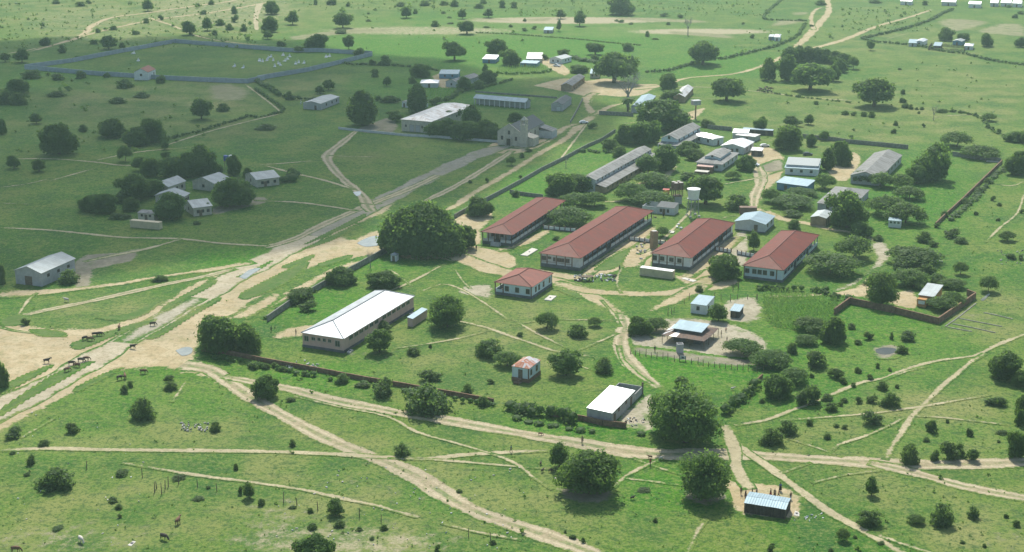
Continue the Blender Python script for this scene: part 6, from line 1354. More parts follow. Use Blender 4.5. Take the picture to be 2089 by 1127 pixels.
for sd in range(2):
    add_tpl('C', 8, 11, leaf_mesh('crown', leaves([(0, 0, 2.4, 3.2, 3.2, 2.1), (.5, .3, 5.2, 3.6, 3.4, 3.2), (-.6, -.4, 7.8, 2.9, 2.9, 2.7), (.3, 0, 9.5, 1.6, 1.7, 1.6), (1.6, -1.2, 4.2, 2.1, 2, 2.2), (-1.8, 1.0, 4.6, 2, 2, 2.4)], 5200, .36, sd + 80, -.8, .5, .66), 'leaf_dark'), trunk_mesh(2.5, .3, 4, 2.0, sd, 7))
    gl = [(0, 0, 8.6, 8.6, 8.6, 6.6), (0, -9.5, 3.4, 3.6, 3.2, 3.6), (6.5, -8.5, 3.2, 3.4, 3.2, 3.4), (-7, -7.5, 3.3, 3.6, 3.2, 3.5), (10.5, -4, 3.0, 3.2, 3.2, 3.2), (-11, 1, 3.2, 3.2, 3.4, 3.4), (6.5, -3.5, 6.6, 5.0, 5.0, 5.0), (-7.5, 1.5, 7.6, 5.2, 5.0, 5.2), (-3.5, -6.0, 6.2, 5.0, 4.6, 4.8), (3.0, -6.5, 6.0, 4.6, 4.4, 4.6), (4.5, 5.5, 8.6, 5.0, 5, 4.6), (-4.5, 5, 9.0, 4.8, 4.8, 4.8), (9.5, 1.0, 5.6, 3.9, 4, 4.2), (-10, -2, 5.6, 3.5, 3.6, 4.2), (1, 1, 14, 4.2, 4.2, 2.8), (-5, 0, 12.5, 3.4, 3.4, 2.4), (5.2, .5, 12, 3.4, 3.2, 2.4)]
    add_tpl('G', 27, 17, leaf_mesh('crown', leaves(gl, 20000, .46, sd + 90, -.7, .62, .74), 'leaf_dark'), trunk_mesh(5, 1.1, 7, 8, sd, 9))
    m = MB(); rs = random.Random(sd)
    m.tube([(0, 0, -.2), (.1, 0, 2.4), (-.1, .1, 4.6)], [.5, .34, .3], 7)
    for k in range(9):
        a = k * 2.4; p0 = Vector((0, 0, 3.0 + .2 * (k % 4))); p1 = Vector((1.7 * math.cos(a), 1.7 * math.sin(a), 5.6 + rs.uniform(-.6, .9))); p2 = Vector((3.4 * math.cos(a + .2), 3.4 * math.sin(a + .2), 7.4 + rs.uniform(-1.6, 1.8)))
        m.tube([p0, p1, p2], [.15, .08, .03], 5)
        for j in range(10):
            b = p1.lerp(p2, j / 9); e = b + Vector((rs.uniform(-1, 1), rs.uniform(-1, 1), rs.uniform(.1, 1.3))) * 1.15; m.tube([b, b.lerp(e, .5) + Vector((rs.uniform(-.15, .15), 0, .1)), e], [.045, .03, .012], 4)
            for i in range(3):
                f = e + Vector((rs.uniform(-1, 1), rs.uniform(-1, 1), rs.uniform(-.1, 1))) * .6; m.tube([b.lerp(e, .6), f], [.035, .015], 3)
    add_tpl('D', 8.5, 9.5, m.mesh('crown', 'greybark'), trunk_mesh(3.0, .42, 2, .6, sd, 3.4, 'greybark'))
    fr = MB(); rs = random.Random(sd + 5)
    for k in range(26):
        a = k * 2.399; el = rs.uniform(-.2, 1.2); L_ = rs.uniform(2.8, 3.6); prev = Vector((0, 0, 5.2)); side = Vector((-math.sin(a), math.cos(a), 0))
        for j in range(6):
            e2 = el - .33 * j; nx_ = prev + Vector((math.cos(a) * math.cos(e2), math.sin(a) * math.cos(e2), math.sin(e2))) * (L_ / 6); w0, w1 = .55 * math.sin(math.pi * (j + .5) / 7), .55 * math.sin(math.pi * (j + 1.5) / 7)
            dn = Vector((0, 0, -.22)); fr.quad(prev, nx_, nx_ + side * w1 + dn * w1, prev + side * w0 + dn * w0); fr.quad(nx_, prev, prev - side * w0 + dn * w0, nx_ - side * w1 + dn * w1); prev = nx_
    add_tpl('P', 6.4, 7.4, fr.mesh('crown', 'leaf_mid'), (lambda m: (m.tube([(0, 0, -.1), (.1, 0, 2.5), (0, 0, 5.3)], [.34, .26, .24], 8), m.mesh('trunk', 'bark'))[1])(MB()))

TREES = {
'00': '835,378,150,115,T;1455,268,125,115,T;1590,235,95,105,T;1135,85,90,90,T;620,48,85,50,B;170,480,130,120,T;40,475,85,75,T;350,350,85,75,B;480,405,65,75,B;960,672,115,85,B;1235,638,85,85,B;1545,915,155,170,T;1710,852,90,75,B;640,1008,80,70,B;280,948,110,90,T;870,1050,240,155,M;1165,1090,210,195,M;1050,1115,210,155,M;20,1030,70,120,M;1800,170,70,75,B;1870,240,65,65,B;1795,105,75,75,B;1520,55,60,45,B;1620,35,55,40,B;1235,155,60,50,B;1120,178,45,40,B;870,230,65,40,B;750,250,65,45,B;1040,265,70,45,B;720,340,60,45,B;935,365,60,45,B;430,30,60,40,B;680,30,50,40,B;1560,110,70,45,B;1690,195,70,60,B;1640,270,60,50,B;1760,230,60,50,B;1200,345,60,40,B;590,460,60,40,B;820,595,45,45,B;1035,600,30,30,B;240,600,170,80,B;440,610,160,80,B;620,600,110,80,B;130,720,200,130,M;40,800,120,120,B;150,800,150,100,B;430,740,120,60,B;900,790,130,60,B;1090,745,140,60,B;1265,1125,70,90,T;450,1180,290,255,M',
'01': '110,245,150,130,M;130,110,120,110,M;100,300,80,70,T;290,190,105,110,T;675,215,140,130,T;665,255,110,45,B;465,390,180,140,M;350,400,110,70,B;720,380,85,115,T;800,430,90,75,B;200,355,85,55,B;590,38,110,60,B;715,50,50,45,B;465,38,35,40,B;1160,138,110,95,T;1230,105,50,45,B;1590,145,70,75,T;1790,137,85,75,T;1625,262,145,110,U;1530,462,175,150,U;1850,415,180,130,M;1960,500,180,135,M;1270,590,170,110,M;920,590,75,65,B;1010,660,80,80,T;1000,500,90,80,B;905,500,80,60,B;565,690,95,85,T;500,720,90,70,T;825,960,220,270,C;1245,860,180,220,C;1030,785,160,80,B;1075,930,130,90,T;1380,800,140,90,B;1790,640,130,110,M;1610,690,130,110,M;1715,680,80,70,B;1765,545,55,60,B;1460,950,130,115,P;1555,935,110,105,P;1400,1045,200,130,M;1620,1065,260,150,M;1870,1078,170,110,M;1500,1050,260,160,M;1660,970,150,170,C;1780,1065,220,160,M;1990,930,130,80,M;265,765,70,65,B;85,990,150,50,B;1210,640,60,60,B;1110,50,110,55,B;1300,45,80,45,B;1450,40,80,50,B;1530,50,60,50,B;1720,65,80,45,B;1750,30,50,40,B;1895,60,60,60,B;1985,60,70,50,B;870,110,40,20,B;820,175,30,20,B;870,165,50,22,B;1020,185,30,25,B;1380,205,60,50,B;1490,140,40,20,B;1500,185,60,22,B;1775,215,50,22,B;1850,215,30,22,B;1960,210,40,28,B;1065,300,12,25,B;1445,105,40,25,B',
'02': '850,112,230,155,M;535,200,100,125,T;390,145,80,75,T;655,420,125,95,U;905,390,105,70,M;800,635,330,255,U;1480,495,300,200,U;1365,275,80,135,D;1215,685,140,130,M;1240,775,180,95,M;1660,775,250,190,U;905,820,220,250,D;905,855,150,120,P;1165,985,400,255,M;1000,1100,230,180,M;880,1100,180,160,M;1090,1090,160,170,M;1510,975,120,80,B;1915,1020,100,120,T;630,985,90,60,B;530,558,150,70,M;655,470,70,60,B;410,440,90,70,T;270,462,70,60,B;375,240,40,90,T;1180,125,90,40,B;1310,138,60,40,B;855,172,60,30,B;925,188,60,25,B;1055,282,40,45,B;1785,188,40,25,B;1215,192,40,25,B;1855,295,50,40,B;115,165,40,28,B;790,180,30,28,B;1100,172,30,30,B;520,268,30,22,B;1115,305,50,20,B;820,165,40,20,B;190,225,40,35,B;110,240,50,35,B',
'03': '70,615,150,175,M;215,620,130,200,C;230,480,120,125,C;300,472,115,125,C;370,472,115,120,C;440,476,115,115,C;510,482,115,110,C;580,492,115,105,C;640,505,115,100,C;620,555,130,110,M;720,530,80,105,A;390,692,340,225,U;880,818,330,240,U;565,622,100,130,M;855,387,50,75,T;840,352,45,50,B;925,537,30,20,B;1075,537,35,20,B;1100,722,45,40,B;1098,787,70,50,B;435,802,40,35,B;660,880,60,40,B;720,887,60,40,B;800,892,50,40,B;860,900,60,55,B;1120,828,60,40,B;1160,837,45,45,B;1205,842,35,25,B;1245,842,35,25,B;1220,872,40,25,B;1335,925,50,110,D;1395,862,80,40,B;1350,812,30,25,B;1760,928,85,70,A;1655,892,35,35,B;1750,982,40,50,B;1840,1022,60,50,B;1430,312,130,105,M;1560,312,110,65,M;1740,357,120,110,M;2000,362,100,85,M;890,25,90,40,B;470,40,100,50,B;1270,40,50,40,B;245,967,140,90,T;375,955,75,85,T;30,985,80,100,T;215,1145,230,195,M;395,1120,80,95,C;500,1075,80,75,T;1510,1125,220,140,A;1950,1085,160,90,M;2050,1100,130,110,M;1045,962,40,40,B;1030,1022,50,45,B;1260,977,35,40,B;1430,855,35,25,B;1480,860,35,25,B;1540,868,35,25,B;1600,880,35,25,B;1720,930,35,30,B;1790,1000,35,30,B;1890,1000,30,25,B;400,205,40,25,B;300,745,50,28,B;395,750,25,35,B;540,772,30,20,B;1910,60,40,25,B;1960,140,60,40,B;2005,110,50,30,B',
'10': '110,240,110,110,T;300,262,140,110,T;960,187,110,130,A;1080,258,135,115,U;1265,95,70,80,T;1530,285,280,235,M;1340,295,230,160,M;1270,172,80,70,T;1795,295,110,160,C;1030,475,300,225,M;800,575,200,155,M;680,565,150,130,M;920,505,140,100,B;1310,622,240,215,M;1330,395,110,80,T;1790,525,300,235,M;1600,587,80,90,T;910,625,160,70,B;530,1118,130,110,B;1225,1102,110,60,B;20,1125,70,150,B;1510,668,60,30,B;1150,300,160,150,M;1440,305,200,200,M;1900,335,90,110,T;1710,470,150,120,M;1180,445,180,130,M;1640,300,140,130,M;1000,560,160,110,M',
'11': '1285,880,600,395,G;1600,850,220,190,M;1715,602,235,168,M;1780,348,40,50,B;1860,297,25,25,B;1650,352,35,30,B;1965,217,60,75,A;670,1125,250,150,M;985,1145,270,145,M;885,1002,60,130,D',
'12': '380,445,230,185,M;530,405,200,135,M;500,522,190,120,A;650,532,170,130,A;450,668,280,168,A;935,482,220,160,A;1090,375,230,130,A;1100,522,260,140,A;1030,525,160,60,B;1060,275,170,155,T;1190,255,180,205,C;1270,192,60,50,B;1420,172,170,95,M;1365,132,190,115,M;845,152,120,90,B;770,102,140,100,M;1370,322,140,80,B;1500,515,290,235,U;1735,552,190,130,B;1710,322,100,75,A;1810,252,145,122,M;1640,1078,270,195,M;1870,872,110,165,T;430,232,45,80,D;85,312,35,30,B;45,457,60,60,B;355,787,60,40,B;95,157,45,40,B;470,107,30,30,B;150,112,70,40,B;1170,765,100,90,A',
'13': '90,497,130,120,A;250,535,280,125,A;320,445,200,80,A;250,612,170,80,B;210,562,80,60,B;500,395,150,130,A;525,252,110,170,C;620,205,180,190,M;640,222,110,90,B;265,702,100,80,B;670,692,360,315,M;780,762,160,130,M;800,348,180,112,A;930,382,170,130,A;1090,402,160,140,A;1210,352,180,150,M;1150,472,200,120,A;970,595,260,185,A;1120,655,220,180,A;1320,325,340,295,M;1700,162,230,130,A;1980,285,200,190,M;910,792,90,60,B;550,1040,330,190,A;720,932,250,200,A;1170,965,330,165,A;1090,1012,160,80,B;920,1130,260,110,B;1150,1135,240,155,A;1290,1042,130,80,B;1370,1130,110,80,B;1260,802,120,90,B;1340,837,100,70,B;1470,762,160,90,B;1545,812,100,60,B;1900,795,115,90,A;1790,487,50,55,B;1840,527,50,35,B;1830,642,40,30,B;1660,597,45,35,B;1540,1052,100,110,A;1740,1130,130,90,B;2010,582,50,40,B;1360,692,60,50,B;1420,612,60,50,B;1580,512,90,60,B;1680,422,100,60,B;1750,352,60,50,B;1930,932,100,60,B;2000,942,60,50,B;1430,385,15,22,B;1545,230,30,35,B;1610,250,20,20,B;1700,300,20,20,B',
'20': '200,387,75,80,B;1690,585,330,285,M;1900,595,260,255,M;1300,807,105,65,B;1305,882,100,70,B;950,907,90,80,B;1000,862,50,50,B;1095,1102,180,170,B;30,865,100,235,B;1940,722,90,60,B',
'21': '85,942,215,190,M;350,205,230,112,M;400,275,180,110,B;1470,400,330,275,L;955,592,220,200,T;970,425,140,85,T;1215,612,100,75,B;1345,562,35,40,B;1320,612,25,30,B;1790,618,190,140,B;1935,702,180,135,A;1350,812,180,130,B;990,922,225,172,B;1325,1052,290,232,B;1630,922,80,85,B;1745,1007,80,90,B;1810,837,60,45,B;670,832,110,90,B;830,862,120,50,B;380,777,50,40,B;90,722,60,50,B;150,712,60,50,B;220,742,90,50,B;280,972,80,45,B;370,312,30,20,B',
'22': '280,417,155,150,A;520,477,150,112,B;650,397,90,80,A;80,472,70,50,B;430,772,240,212,T;720,747,190,132,B;990,462,190,160,M;1120,432,150,120,A;1600,358,180,152,T;1795,612,270,152,A;1960,702,200,142,A;1450,132,80,60,B;355,802,25,25,B;1345,1285,560,450,L;1205,1200,300,330,L;1315,860,130,90,T',
'23': '930,238,280,275,L;1480,238,170,130,A;1400,268,200,122,A;1480,102,180,92,A;1370,62,120,90,B;1180,92,200,102,A;1755,132,130,140,A;390,432,220,130,A;560,522,230,222,M;360,532,160,90,A;110,692,260,142,A;430,702,190,182,B;140,932,250,192,M;270,832,200,142,A;380,992,200,182,B;600,792,150,112,B;640,832,90,60,B;520,962,90,60,B;840,497,90,90,B;1125,502,140,97,B;1013,497,40,65,B;1090,602,110,70,B;750,537,70,50,B;700,417,80,60,B;755,752,60,50,B;845,807,60,50,B;905,717,40,40,B;690,712,30,30,B;945,882,85,75,B;1000,1007,130,122,B;760,987,70,60,B;860,977,100,70,B;550,1042,100,70,B;620,1007,50,40,B;650,977,60,40,B;1880,790,280,230,M;1820,1002,150,90,B;2000,855,150,135,M;2020,1105,150,200,M;250,602,100,92,B;20,982,50,40,B;400,790,40,40,B;720,860,50,35,B;1000,740,45,30,B;1055,870,35,35,B',
'30': '95,242,175,112,B;550,212,135,102,B;335,307,90,57,B;240,452,90,107,B;430,622,265,192,B;1650,197,100,82,B;1910,712,120,140,T;1840,682,60,90,B;1810,492,45,60,B;930,532,120,60,B;205,537,70,40,B;1600,637,50,30,B;860,742,90,50,B;910,792,60,40,B;920,862,50,40,B;855,842,40,35,B;1370,562,120,40,B;1520,722,80,30,B;450,947,110,40,B;2000,772,60,60,B;100,372,50,25,B;590,700,20,20,B;650,550,28,25,B;1250,785,28,25,B',
'31': '620,842,145,137,T;290,312,65,65,B;1130,382,140,107,B;450,1190,340,240,M;425,822,50,45,B;440,947,80,50,B;295,787,70,35,B;50,762,70,60,B;650,927,110,60,B;1540,662,40,60,B;1568,667,50,30,B;800,962,50,40,B;895,1027,60,30,B;990,952,70,45,B;1825,1062,50,40,B;1400,1112,60,60,B;250,425,30,22,B;590,552,20,22,B;1455,470,25,20,B;1570,480,25,20,B;1850,245,35,28,B;1255,210,30,22,B;720,965,25,20,B;310,915,25,22,B;1350,795,30,25,B;1180,1125,40,30,B;1290,1080,30,25,B',
'32': '600,662,490,375,L;380,475,180,212,T;1490,712,450,400,L;1115,892,40,40,B;425,977,35,30,B;485,1022,60,40,B;560,1055,40,55,B;590,962,30,20,B;2000,1112,60,60,B;1230,1002,20,25,B;1030,655,100,25,B;1340,780,25,20,B',
'33': '90,292,190,152,B;220,217,135,112,B;870,142,190,132,B;385,152,60,60,B;590,167,50,30,B;655,177,60,40,B;520,257,65,50,B;285,264,30,20,B;1320,202,130,112,B;1440,132,45,40,B;1150,442,180,182,B;1460,417,200,172,B;1345,422,80,92,B;1530,382,90,112,B;1640,422,130,122,B;1860,217,90,40,B;1610,232,70,70,B;1960,397,140,212,M;1995,152,90,132,M;860,692,120,157,T;840,912,180,142,B;1200,902,110,77,A;1400,912,190,172,B;1640,862,120,102,B;1890,862,40,35,B;1970,927,60,50,B;640,1037,100,107,A;930,1062,60,30,B;100,1082,50,40,B;170,1062,30,25,B;80,1117,50,30,B;735,1017,40,25,B;1555,1057,40,25,B;1690,1052,30,20,B;1725,1087,40,35,B;545,527,30,20,B;550,1122,40,30,B;1835,285,40,28,B;1280,275,60,35,B',
}
KW = {'M': ('broad_tree', 'dense dark round-crowned tree', 'tree'), 'T': ('tree', 'mid green rounded tree', 'tree'), 'U': ('spreading_tree', 'dome-crowned spreading tree', 'tree'), 'L': ('spreading_tree', 'loose-crowned big tree', 'tree'), 'A': ('acacia_tree', 'flat-topped feathery acacia', 'tree'), 'B': ('bush', 'scrubby green bush', 'bush'),
      'C': ('tall_tree', 'tall dark columnar tree', 'tree'), 'G': ('giant_tree', 'giant spreading dark fig tree', 'tree'), 'P': ('palm_tree', 'short feathery palm', 'palm'), 'D': ('bare_tree', 'grey leafless tree', 'tree')}
MARKS += [('the junction puddle', (375, 718)), ('the pond', (1808, 714)), ('the cemetery corner', (500, 165)), ('the maize field', (1640, 640)), ('the far track fork', (1665, 95)), ('the church road', (960, 322)), ('the upper sandy tracks', (190, 60)),
          ('the bright upper fields', (900, 75)), ('the far village', (1000, 150)), ('the footpath crossing', (1865, 848)), ('the near corral posts', (330, 985)), ('the near track bend', (950, 1030)), ('the near path crossing', (820, 930)), ('the main gravel road', (200, 735)),
          ('the right boundary wall', (1970, 400)), ('the brown boundary wall', (700, 770)), ('the far pasture', (1850, 215)), ('the top right fields', (1960, 50)), ('the stone lines', (1990, 650)), ('the near right footpath', (1760, 1080)), ('the right edge thicket', (2060, 780)),
          ('the track fork', (1830, 945)), ('the shaded field path', (690, 340)), ('the shaded meadow', (120, 260)), ('the far top scrub', (1250, 15)), ('the hedge corner', (1490, 870))]
MARKS = [m_ for m_ in MARKS]
recs = []
for t, s in TREES.items():
    for e in s.split(';'):
        x, y, w, h, k = e.split(',')
        if float(w) < (42 if t in ('30', '31') else 31): continue
        px, py = q(t, float(x), float(y)); w, h = float(w) / 3.757, float(h) / 3.757; sc_ = scl(py)
        recs.append([px, py, w / sc_, h / (sc_ * .95), k])
def describe(px, py, w, h, k):
    best = min(MARKS, key=lambda m_: math.hypot((m_[1][0] - px) * 1.0, (m_[1][1] - py) * 2.0)); dx, dy = px - best[1][0], (py - best[1][1]) * 2
    rel = ('right of' if dx > 0 else 'left of') if abs(dx) > abs(dy) else ('in front of' if dy > 0 else 'behind')
    sz = {'B': ('tiny ', 'small ', 'large ')[(w > 2.2) + (w > 4.2)], 'A': ('small ', '', 'large ')[(w > 6) + (w > 10)]}.get(k, ('small ', '', 'huge ')[(w > 7) + (w > 17)])
    if k == 'G': sz = ''
    return sz + KW[k][1] + ' ' + rel + ' ' + best[0]
grp = {}
for i, rc_ in enumerate(recs): grp.setdefault(describe(*rc_), []).append(i)
lab = {}
for d, ids in grp.items():
    ids.sort(key=lambda i: recs[i][0])
    for j, i in enumerate(ids):
        n = len(ids)
        lab[i] = d if n == 1 else d + ', ' + ('leftmost' if j == 0 else ('rightmost' if j == n - 1 else ORD[j] + ' from the left'))
for i, (px, py, w, h, k) in enumerate(recs):
    rs = random.Random(i * 7 + 3); tp = TPL[k]; W_, H_, cm, tm_ = tp[rs.randrange(len(tp))]; p = G(px, py)
    if k in 'BA': h = max(h - .16 * w, h * .62)
    elif k in 'MTCLU': h = max(h - .10 * w, h * .72)
    r = thing(KW[k][0], lab[i], KW[k][2], (p.x, p.y, 0), 0.0 if k == 'G' else rs.uniform(0, 6.28), {'B': 'bushes dotted over the pasture', 'A': 'flat-topped acacias', 'M': 'dense dark trees', 'T': 'rounded trees', 'C': 'tall dark trees', 'D': 'leafless trees', 'P': 'palms', 'L': 'big loose trees', 'U': 'dome-crowned spreading trees', 'G': 'giant trees'}[k])
    sx = w / W_ * {'A': 1.24, 'B': 1.14}.get(k, 1.03); vr = .22 if k == 'B' else .12; r.scale = (sx * rs.uniform(1 - vr, 1 + vr), sx * rs.uniform(1 - vr, 1 + vr), h / H_ * (rs.uniform(.92, 1.2) if k == 'B' else 1))
    if k == 'G': r.scale = (w / W_ * 1.08, w / W_ * .9, h / H_ * .94)
    link('crown', cm, r); link('trunk', tm_, r)
# hedges and rows of crops
def hedge(name, label, pts, h, w, mat='leaf_bush', dens=14, leaf=.3, cat='hedge', gap=.0):
    P = smooth_line([G(*p) for p in pts], 1.6); lob = []; rs = random.Random(len(label))
    for p in P:
        if rs.random() < gap: continue
        hh = h * rs.uniform(.6, 1.2); ww = w * rs.uniform(.7, 1.25) / 2
        lob.append((p.x + rs.uniform(-.3, .3) * w - P[0].x, p.y + rs.uniform(-.3, .3) * w - P[0].y, hh * .48, max(ww, .9), max(ww, .9), hh * .55))
    me = leaf_mesh('foliage', leaves(lob, len(lob) * dens, leaf, len(lob), -.5, .7, .65), mat)
    r = thing(name, label, cat, (P[0].x, P[0].y, 0)); link('foliage', me, r); return r
hedge('hedge', 'dark thorn hedge along the lane left of the mission field', T('01', '10,630 120,690 200,740 330,765 470,770'), 2.4, 3.5)
hedge('hedge', 'dark hedge bounding the shaded field below the old farmhouse', T('01', '0,690 120,770 215,850 100,890 0,905') + T('00', '1900,900 1700,960 1500,1020 1290,1070'), 1.6, 2.2)
hedge('hedge', 'dark hedge along the far track under the big fig trees', T('02', '1050,560 1200,550 1350,510 1480,470 1640,455 1750,430 1880,400 2000,370') + T('03', '120,360 220,320 300,270 350,190'), 2.0, 2.6)
hedge('hedge', 'hedge around the square field by the far track', T('03', '350,165 200,160 40,150 70,90 140,30 170,0'), 1.8, 2.4)
hedge('hedge', 'long dark hedge between the far pasture and the homestead', T('03', '790,305 900,325 1000,335 1150,350 1290,370 1420,400 1560,415 1700,450 1850,480 2060,505'), 1.8, 2.6)
hedge('hedge', 'dark hedge climbing to the top right fields', T('03', '790,300 900,275 1050,240 1200,200 1330,150 1400,110 1480,80'), 2.0, 3.0)
hedge('hedge', 'hedge line across the bright upper field', T('01', '1700,255 1900,262') + T('02', '0,265 200,280 400,295 600,312 760,330 1000,350'), 1.0, 1.4)
hedge('hedge', 'hedge below the village maize plot', T('Y6', '1120,640 1300,655 1500,645 1650,640 1760,610'), 1.8, 2.4, 'leaf_crop')
hedge('hedge', 'low hedge beside the village lane', T('Y6', '880,830 1000,800 1150,765 1310,720'), 1.5, 2.4)
hedge('hedge', 'dark garden hedge left of the village lane', T('Y4', '690,215 780,160 870,110 960,60'), 2.2, 4.0, 'leaf_dark')
hedge('hedge', 'dark thicket behind the white village house', T('02', '480,450 560,470 650,480 740,500'), 2.4, 5.0, 'leaf_dark')
hedge('hedge', 'dark scrub row between old farmhouse and upper field', T('01', '640,480 760,500 900,500 1100,510 1300,530 1500,560'), 1.6, 3.0)
hedge('hedge', 'thick dark hedge in front of the brick wall beside the block shed', T('Z6', '140,800 240,830 400,870 560,900 700,915 800,940 930,985'), 3.0, 4.0, 'leaf_dark', 40)
hedge('hedge', 'thick hedge with pale stems at the field corner', T('22', '1900,850 1850,905 1790,950 1720,1000 1640,1060'), 2.4, 3.6, 'leaf_dark', 26)
hedge('hedge', 'crop hedge in front of the pale blue block', T('Z3', '440,1120 560,1130 700,1140') + T('23', '0,120 130,130 220,130 330,125 450,135 500,140'), 1.8, 2.4, 'leaf_mid')
hedge('hedge', 'bushy hedge along the brick-walled plot track', T('23', '510,150 560,180 620,200 680,205'), 1.9, 3.0)
hedge('hedge', 'dark hedge bounding the outermost house of the shaded grove', T('Y7', '1680,440 1780,420 1880,400 1900,370 1840,350'), 3.0, 6.0, 'leaf_dark', 24)
hedge('hedge', 'weeds along the foot of the brown boundary wall', PP('440,732 520,747 600,762 700,779 800,795 900,813 1000,829'), 1.35, 2.2, 'leaf_mid', 16, .2, gap=.18)
hedge('hedge', 'weeds in front of the low brick wall', T('32', '0,110 150,135 400,180 600,200 800,215 1000,225 1150,240'), .9, 3.0, 'leaf_mid', 10, .25, gap=.35)
hedge('hedge', 'bushes along the dark wall by the sandy lane', PP('545,650 590,620 640,595 680,575'), 1.2, 2.0, 'leaf_mid', 12, .25, gap=.4)
hedge('hedge', 'weeds outside the right boundary wall', T('13', '1880,235 1730,390 1600,520 1480,640'), 1.3, 3.0, 'leaf_bush', 12, gap=.2)
hedge('hedge', 'garden shrubs along the orchard wall', T('Y1', '100,510 200,500 330,515 440,520'), 1.6, 3.0, 'leaf_mid')
hedge('hedge', 'dark row beside the mission garden', T('01', '930,770 1010,780 1100,790'), 2.6, 4, 'leaf_dark')
hedge('hedge', 'line of low bushes beside the footpath to the huge fig trees', T('03', '20,705 120,720 220,735 300,750 380,755 560,775 700,790'), 1.0, 1.6, gap=.25)
hedge('hedge', 'broken row of bushes curving along the far pasture', T('03', '1430,852 1540,865 1640,885 1720,930 1770,980 1830,1030 1900,1060'), 1.1, 2.2, gap=.3)
def crops(name, label, pts, step, h, mat='leaf_crop'):
    P = np.array([G(*p).xy for p in pts]); x0, y0 = P.min(0); x1, y1 = P.max(0); rs = np.random.RandomState(5); V, F, tt = [], [], []
    X, Y = np.meshgrid(np.arange(x0, x1, step), np.arange(y0, y1, step)); X = (X + rs.uniform(-.3, .3, X.shape)).ravel(); Y = (Y + rs.uniform(-.3, .3, Y.shape)).ravel(); ins = np.zeros(X.size, bool)
    for i in range(len(P)):
        ax, ay = P[i]; bx, by = P[(i + 1) % len(P)]; ins ^= ((ay > Y) != (by > Y)) & (X < (bx - ax) * (Y - ay) / (by - ay + 1e-9) + ax)
    for x, y in zip(X[ins], Y[ins]):
        hh = h * rs.uniform(.6, 1.2)
        for k in range(5):
            a = rs.uniform(0, 6.28); c_, s_ = math.cos(a), math.sin(a); z = hh * (.2 + .16 * k); L_ = .45 * hh * .7; i = len(V)
            V += [[x - s_ * .09, y + c_ * .09, z], [x + s_ * .09, y - c_ * .09, z], [x + c_ * L_ + s_ * .06, y + s_ * L_ - c_ * .06, z + .25 * hh], [x + c_ * L_ - s_ * .06, y + s_ * L_ + c_ * .06, z + .25 * hh]]; F.append([i, i + 1, i + 2, i + 3]); tt += [rs.uniform()] * 4
    o = link(name, leaf_mesh(name, (V, F, tt), mat)); o['kind'] = 'stuff'; tag(o, label, 'crops')
crops('maize', 'bright green maize plot left of the brick-walled plot', T('23', '20,165 250,160 450,185 640,225 590,300 520,400 330,420 120,420 40,330'), .95, 2.2)
crops('maize', 'bright maize plot below the far village', T('Y6', '1130,590 1400,560 1650,545 1740,590 1620,635 1300,645 1130,640'), 1.3, 1.8)
crops('maize', 'garden crops behind the mission garden hedge', T('01', '1330,690 1500,680 1620,700 1560,740 1330,760'), 1.4, 1.4)
# tufts and seedling scrub too many to count
def scrub(name, label, areas, size, mat):
    rs = np.random.RandomState(11); V, F, tt = [], [], []
    for (xa, ya, xb, yb, n) in areas:
        for _ in range(n):
            p = G(rs.uniform(xa, xb), rs.uniform(ya, yb)); s = size * rs.lognormal(0, .45); m_ = rs.randint(6, 12)
            for k in range(m_):
                a, z = rs.uniform(0, 6.28), s * rs.uniform(.1, .75); R_ = s * .6 * rs.uniform(0, 1); c = Vector((p.x + R_ * math.cos(a), p.y + R_ * math.sin(a), z))
                nr = Vector(rs.normal(size=3)).normalized(); t = nr.cross(Vector((.3, .2, 1))).normalized(); b = nr.cross(t); i = len(V); L_ = s * rs.uniform(.25, .5)
                V += [list(c - t * L_), list(c - b * L_ * .7), list(c + t * L_), list(c + b * L_ * .7)]; F.append([i, i + 1, i + 2, i + 3]); tt += [rs.uniform()] * 4
    o = link(name, leaf_mesh(name, (V, F, tt), mat)); o['kind'] = 'stuff'; tag(o, label, 'scrub')
scrub('scrub', 'dark low scrub scattered over the far pastures', [(0, 0, 540, 100, 480), (560, 0, 1060, 25, 160), (1060, 0, 1580, 34, 330), (1700, 15, 1900, 65, 170), (1500, 60, 1700, 110, 50), (1850, 130, 2089, 240, 30), (1560, 150, 1850, 300, 30), (560, 30, 1100, 110, 40), (0, 130, 420, 320, 60)], 1.1, 'leaf_bush')
scrub('weeds', 'low dark weeds dotted over the near pasture', [(0, 850, 560, 1127, 130), (560, 900, 1100, 1127, 260), (1100, 1000, 1540, 1127, 60), (1620, 960, 2089, 1127, 170), (1500, 800, 2089, 930, 220), (1550, 640, 2089, 800, 120), (1850, 350, 2089, 640, 150), (900, 600, 1260, 860, 60), (540, 640, 1000, 860, 100), (430, 740, 1000, 860, 160), (60, 590, 560, 700, 40)], .27, 'leaf_mid')

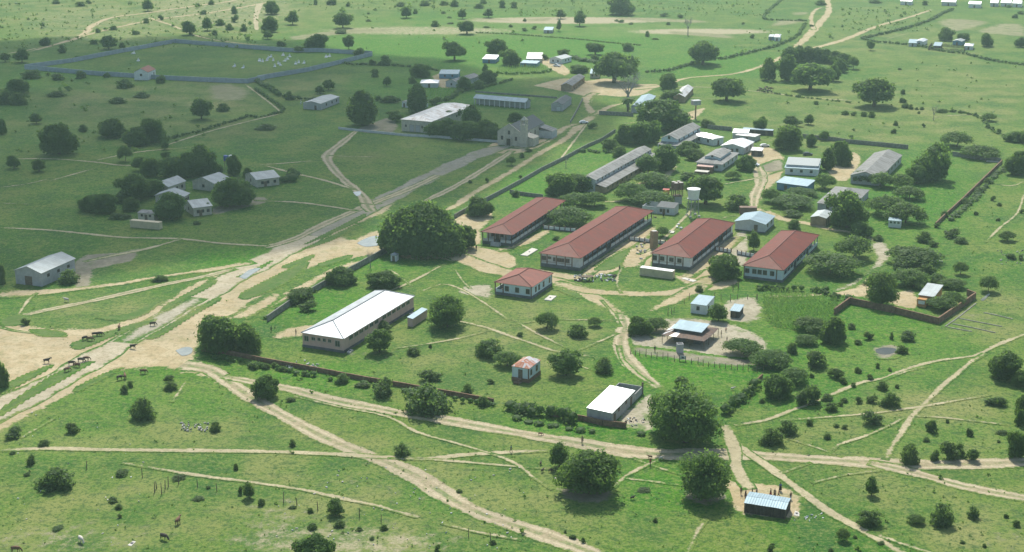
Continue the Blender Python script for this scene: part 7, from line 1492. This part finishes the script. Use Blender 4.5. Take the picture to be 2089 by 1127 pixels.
# ------------------------------------------------------------------ the cloud whose shadow lies over the church side, and the hazy air
def cloud():
    poly = PP('-300,110 100,84 420,80 620,95 780,125 980,148 1120,170 1180,215 1120,280 1030,330 900,380 760,430 620,470 480,505 300,510 150,560 -60,600 -300,600')
    alt = 620.0; off = SUN_DIR * (alt / SUN_DIR.z)
    W2 = np.array([G(*p).xy for p in poly]); x0, y0 = W2.min(0); x1, y1 = W2.max(0); rs = np.random.RandomState(3); bm = bmesh.new()
    def inside(x, y):
        r_ = False
        for i in range(len(W2)):
            ax, ay = W2[i]; bx, by = W2[(i + 1) % len(W2)]
            if ((ay > y) != (by > y)) and x < (bx - ax) * (y - ay) / (by - ay + 1e-9) + ax: r_ = not r_
        return r_
    st = 26
    for gx in np.arange(x0, x1, st):
        for gy in np.arange(y0, y1, st):
            x, y = gx + rs.uniform(-9, 9), gy + rs.uniform(-9, 9)
            if not inside(x, y): continue
            R_ = rs.uniform(20, 34)
            bmesh.ops.create_icosphere(bm, subdivisions=2, radius=1.0, matrix=Matrix.Translation((x + off.x, y + off.y, alt + rs.uniform(-6, 14))) @ Matrix.Diagonal((R_, R_, R_ * .8, 1)))
    me = bpy.data.meshes.new('cloud'); bm.to_mesh(me); bm.free()
    o = bpy.data.objects.new('cloud', me); COL.objects.link(o); md = o.modifiers.new('remesh', 'REMESH'); md.mode = 'VOXEL'; md.voxel_size = 9.0
    dg = bpy.context.evaluated_depsgraph_get(); dg.update(); me2 = bpy.data.meshes.new_from_object(o.evaluated_get(dg)); bpy.data.objects.remove(o)
    m, nt, out = newmat('cloud_vapour'); v = nt.nodes.new('ShaderNodeVolumePrincipled'); v.inputs['Density'].default_value = 0.031; v.inputs['Color'].default_value = (1, 1, 1, 1); v.inputs['Anisotropy'].default_value = 0.6; nt.links.new(v.outputs[0], out.inputs['Volume'])
    me2.materials.clear(); me2.materials.append(m); o = link('cloud', me2); o['kind'] = 'stuff'; tag(o, 'fair weather cloud high above the far fields', 'cloud')
cloud()
mb = MB(); mb.box(-1500, 1500, -250, 1800, -1.5, CAMH + 6); hz = mb.mesh('haze', None)
m, nt, out = newmat('hazy_air'); v = nt.nodes.new('ShaderNodeVolumePrincipled'); v.inputs['Density'].default_value = 0.00014; v.inputs['Color'].default_value = (0.66, 0.96, 0.90, 1); v.inputs['Anisotropy'].default_value = 0.3; nt.links.new(v.outputs[0], out.inputs['Volume'])
hz.materials.append(m); o = link('haze', hz); o['kind'] = 'stuff'
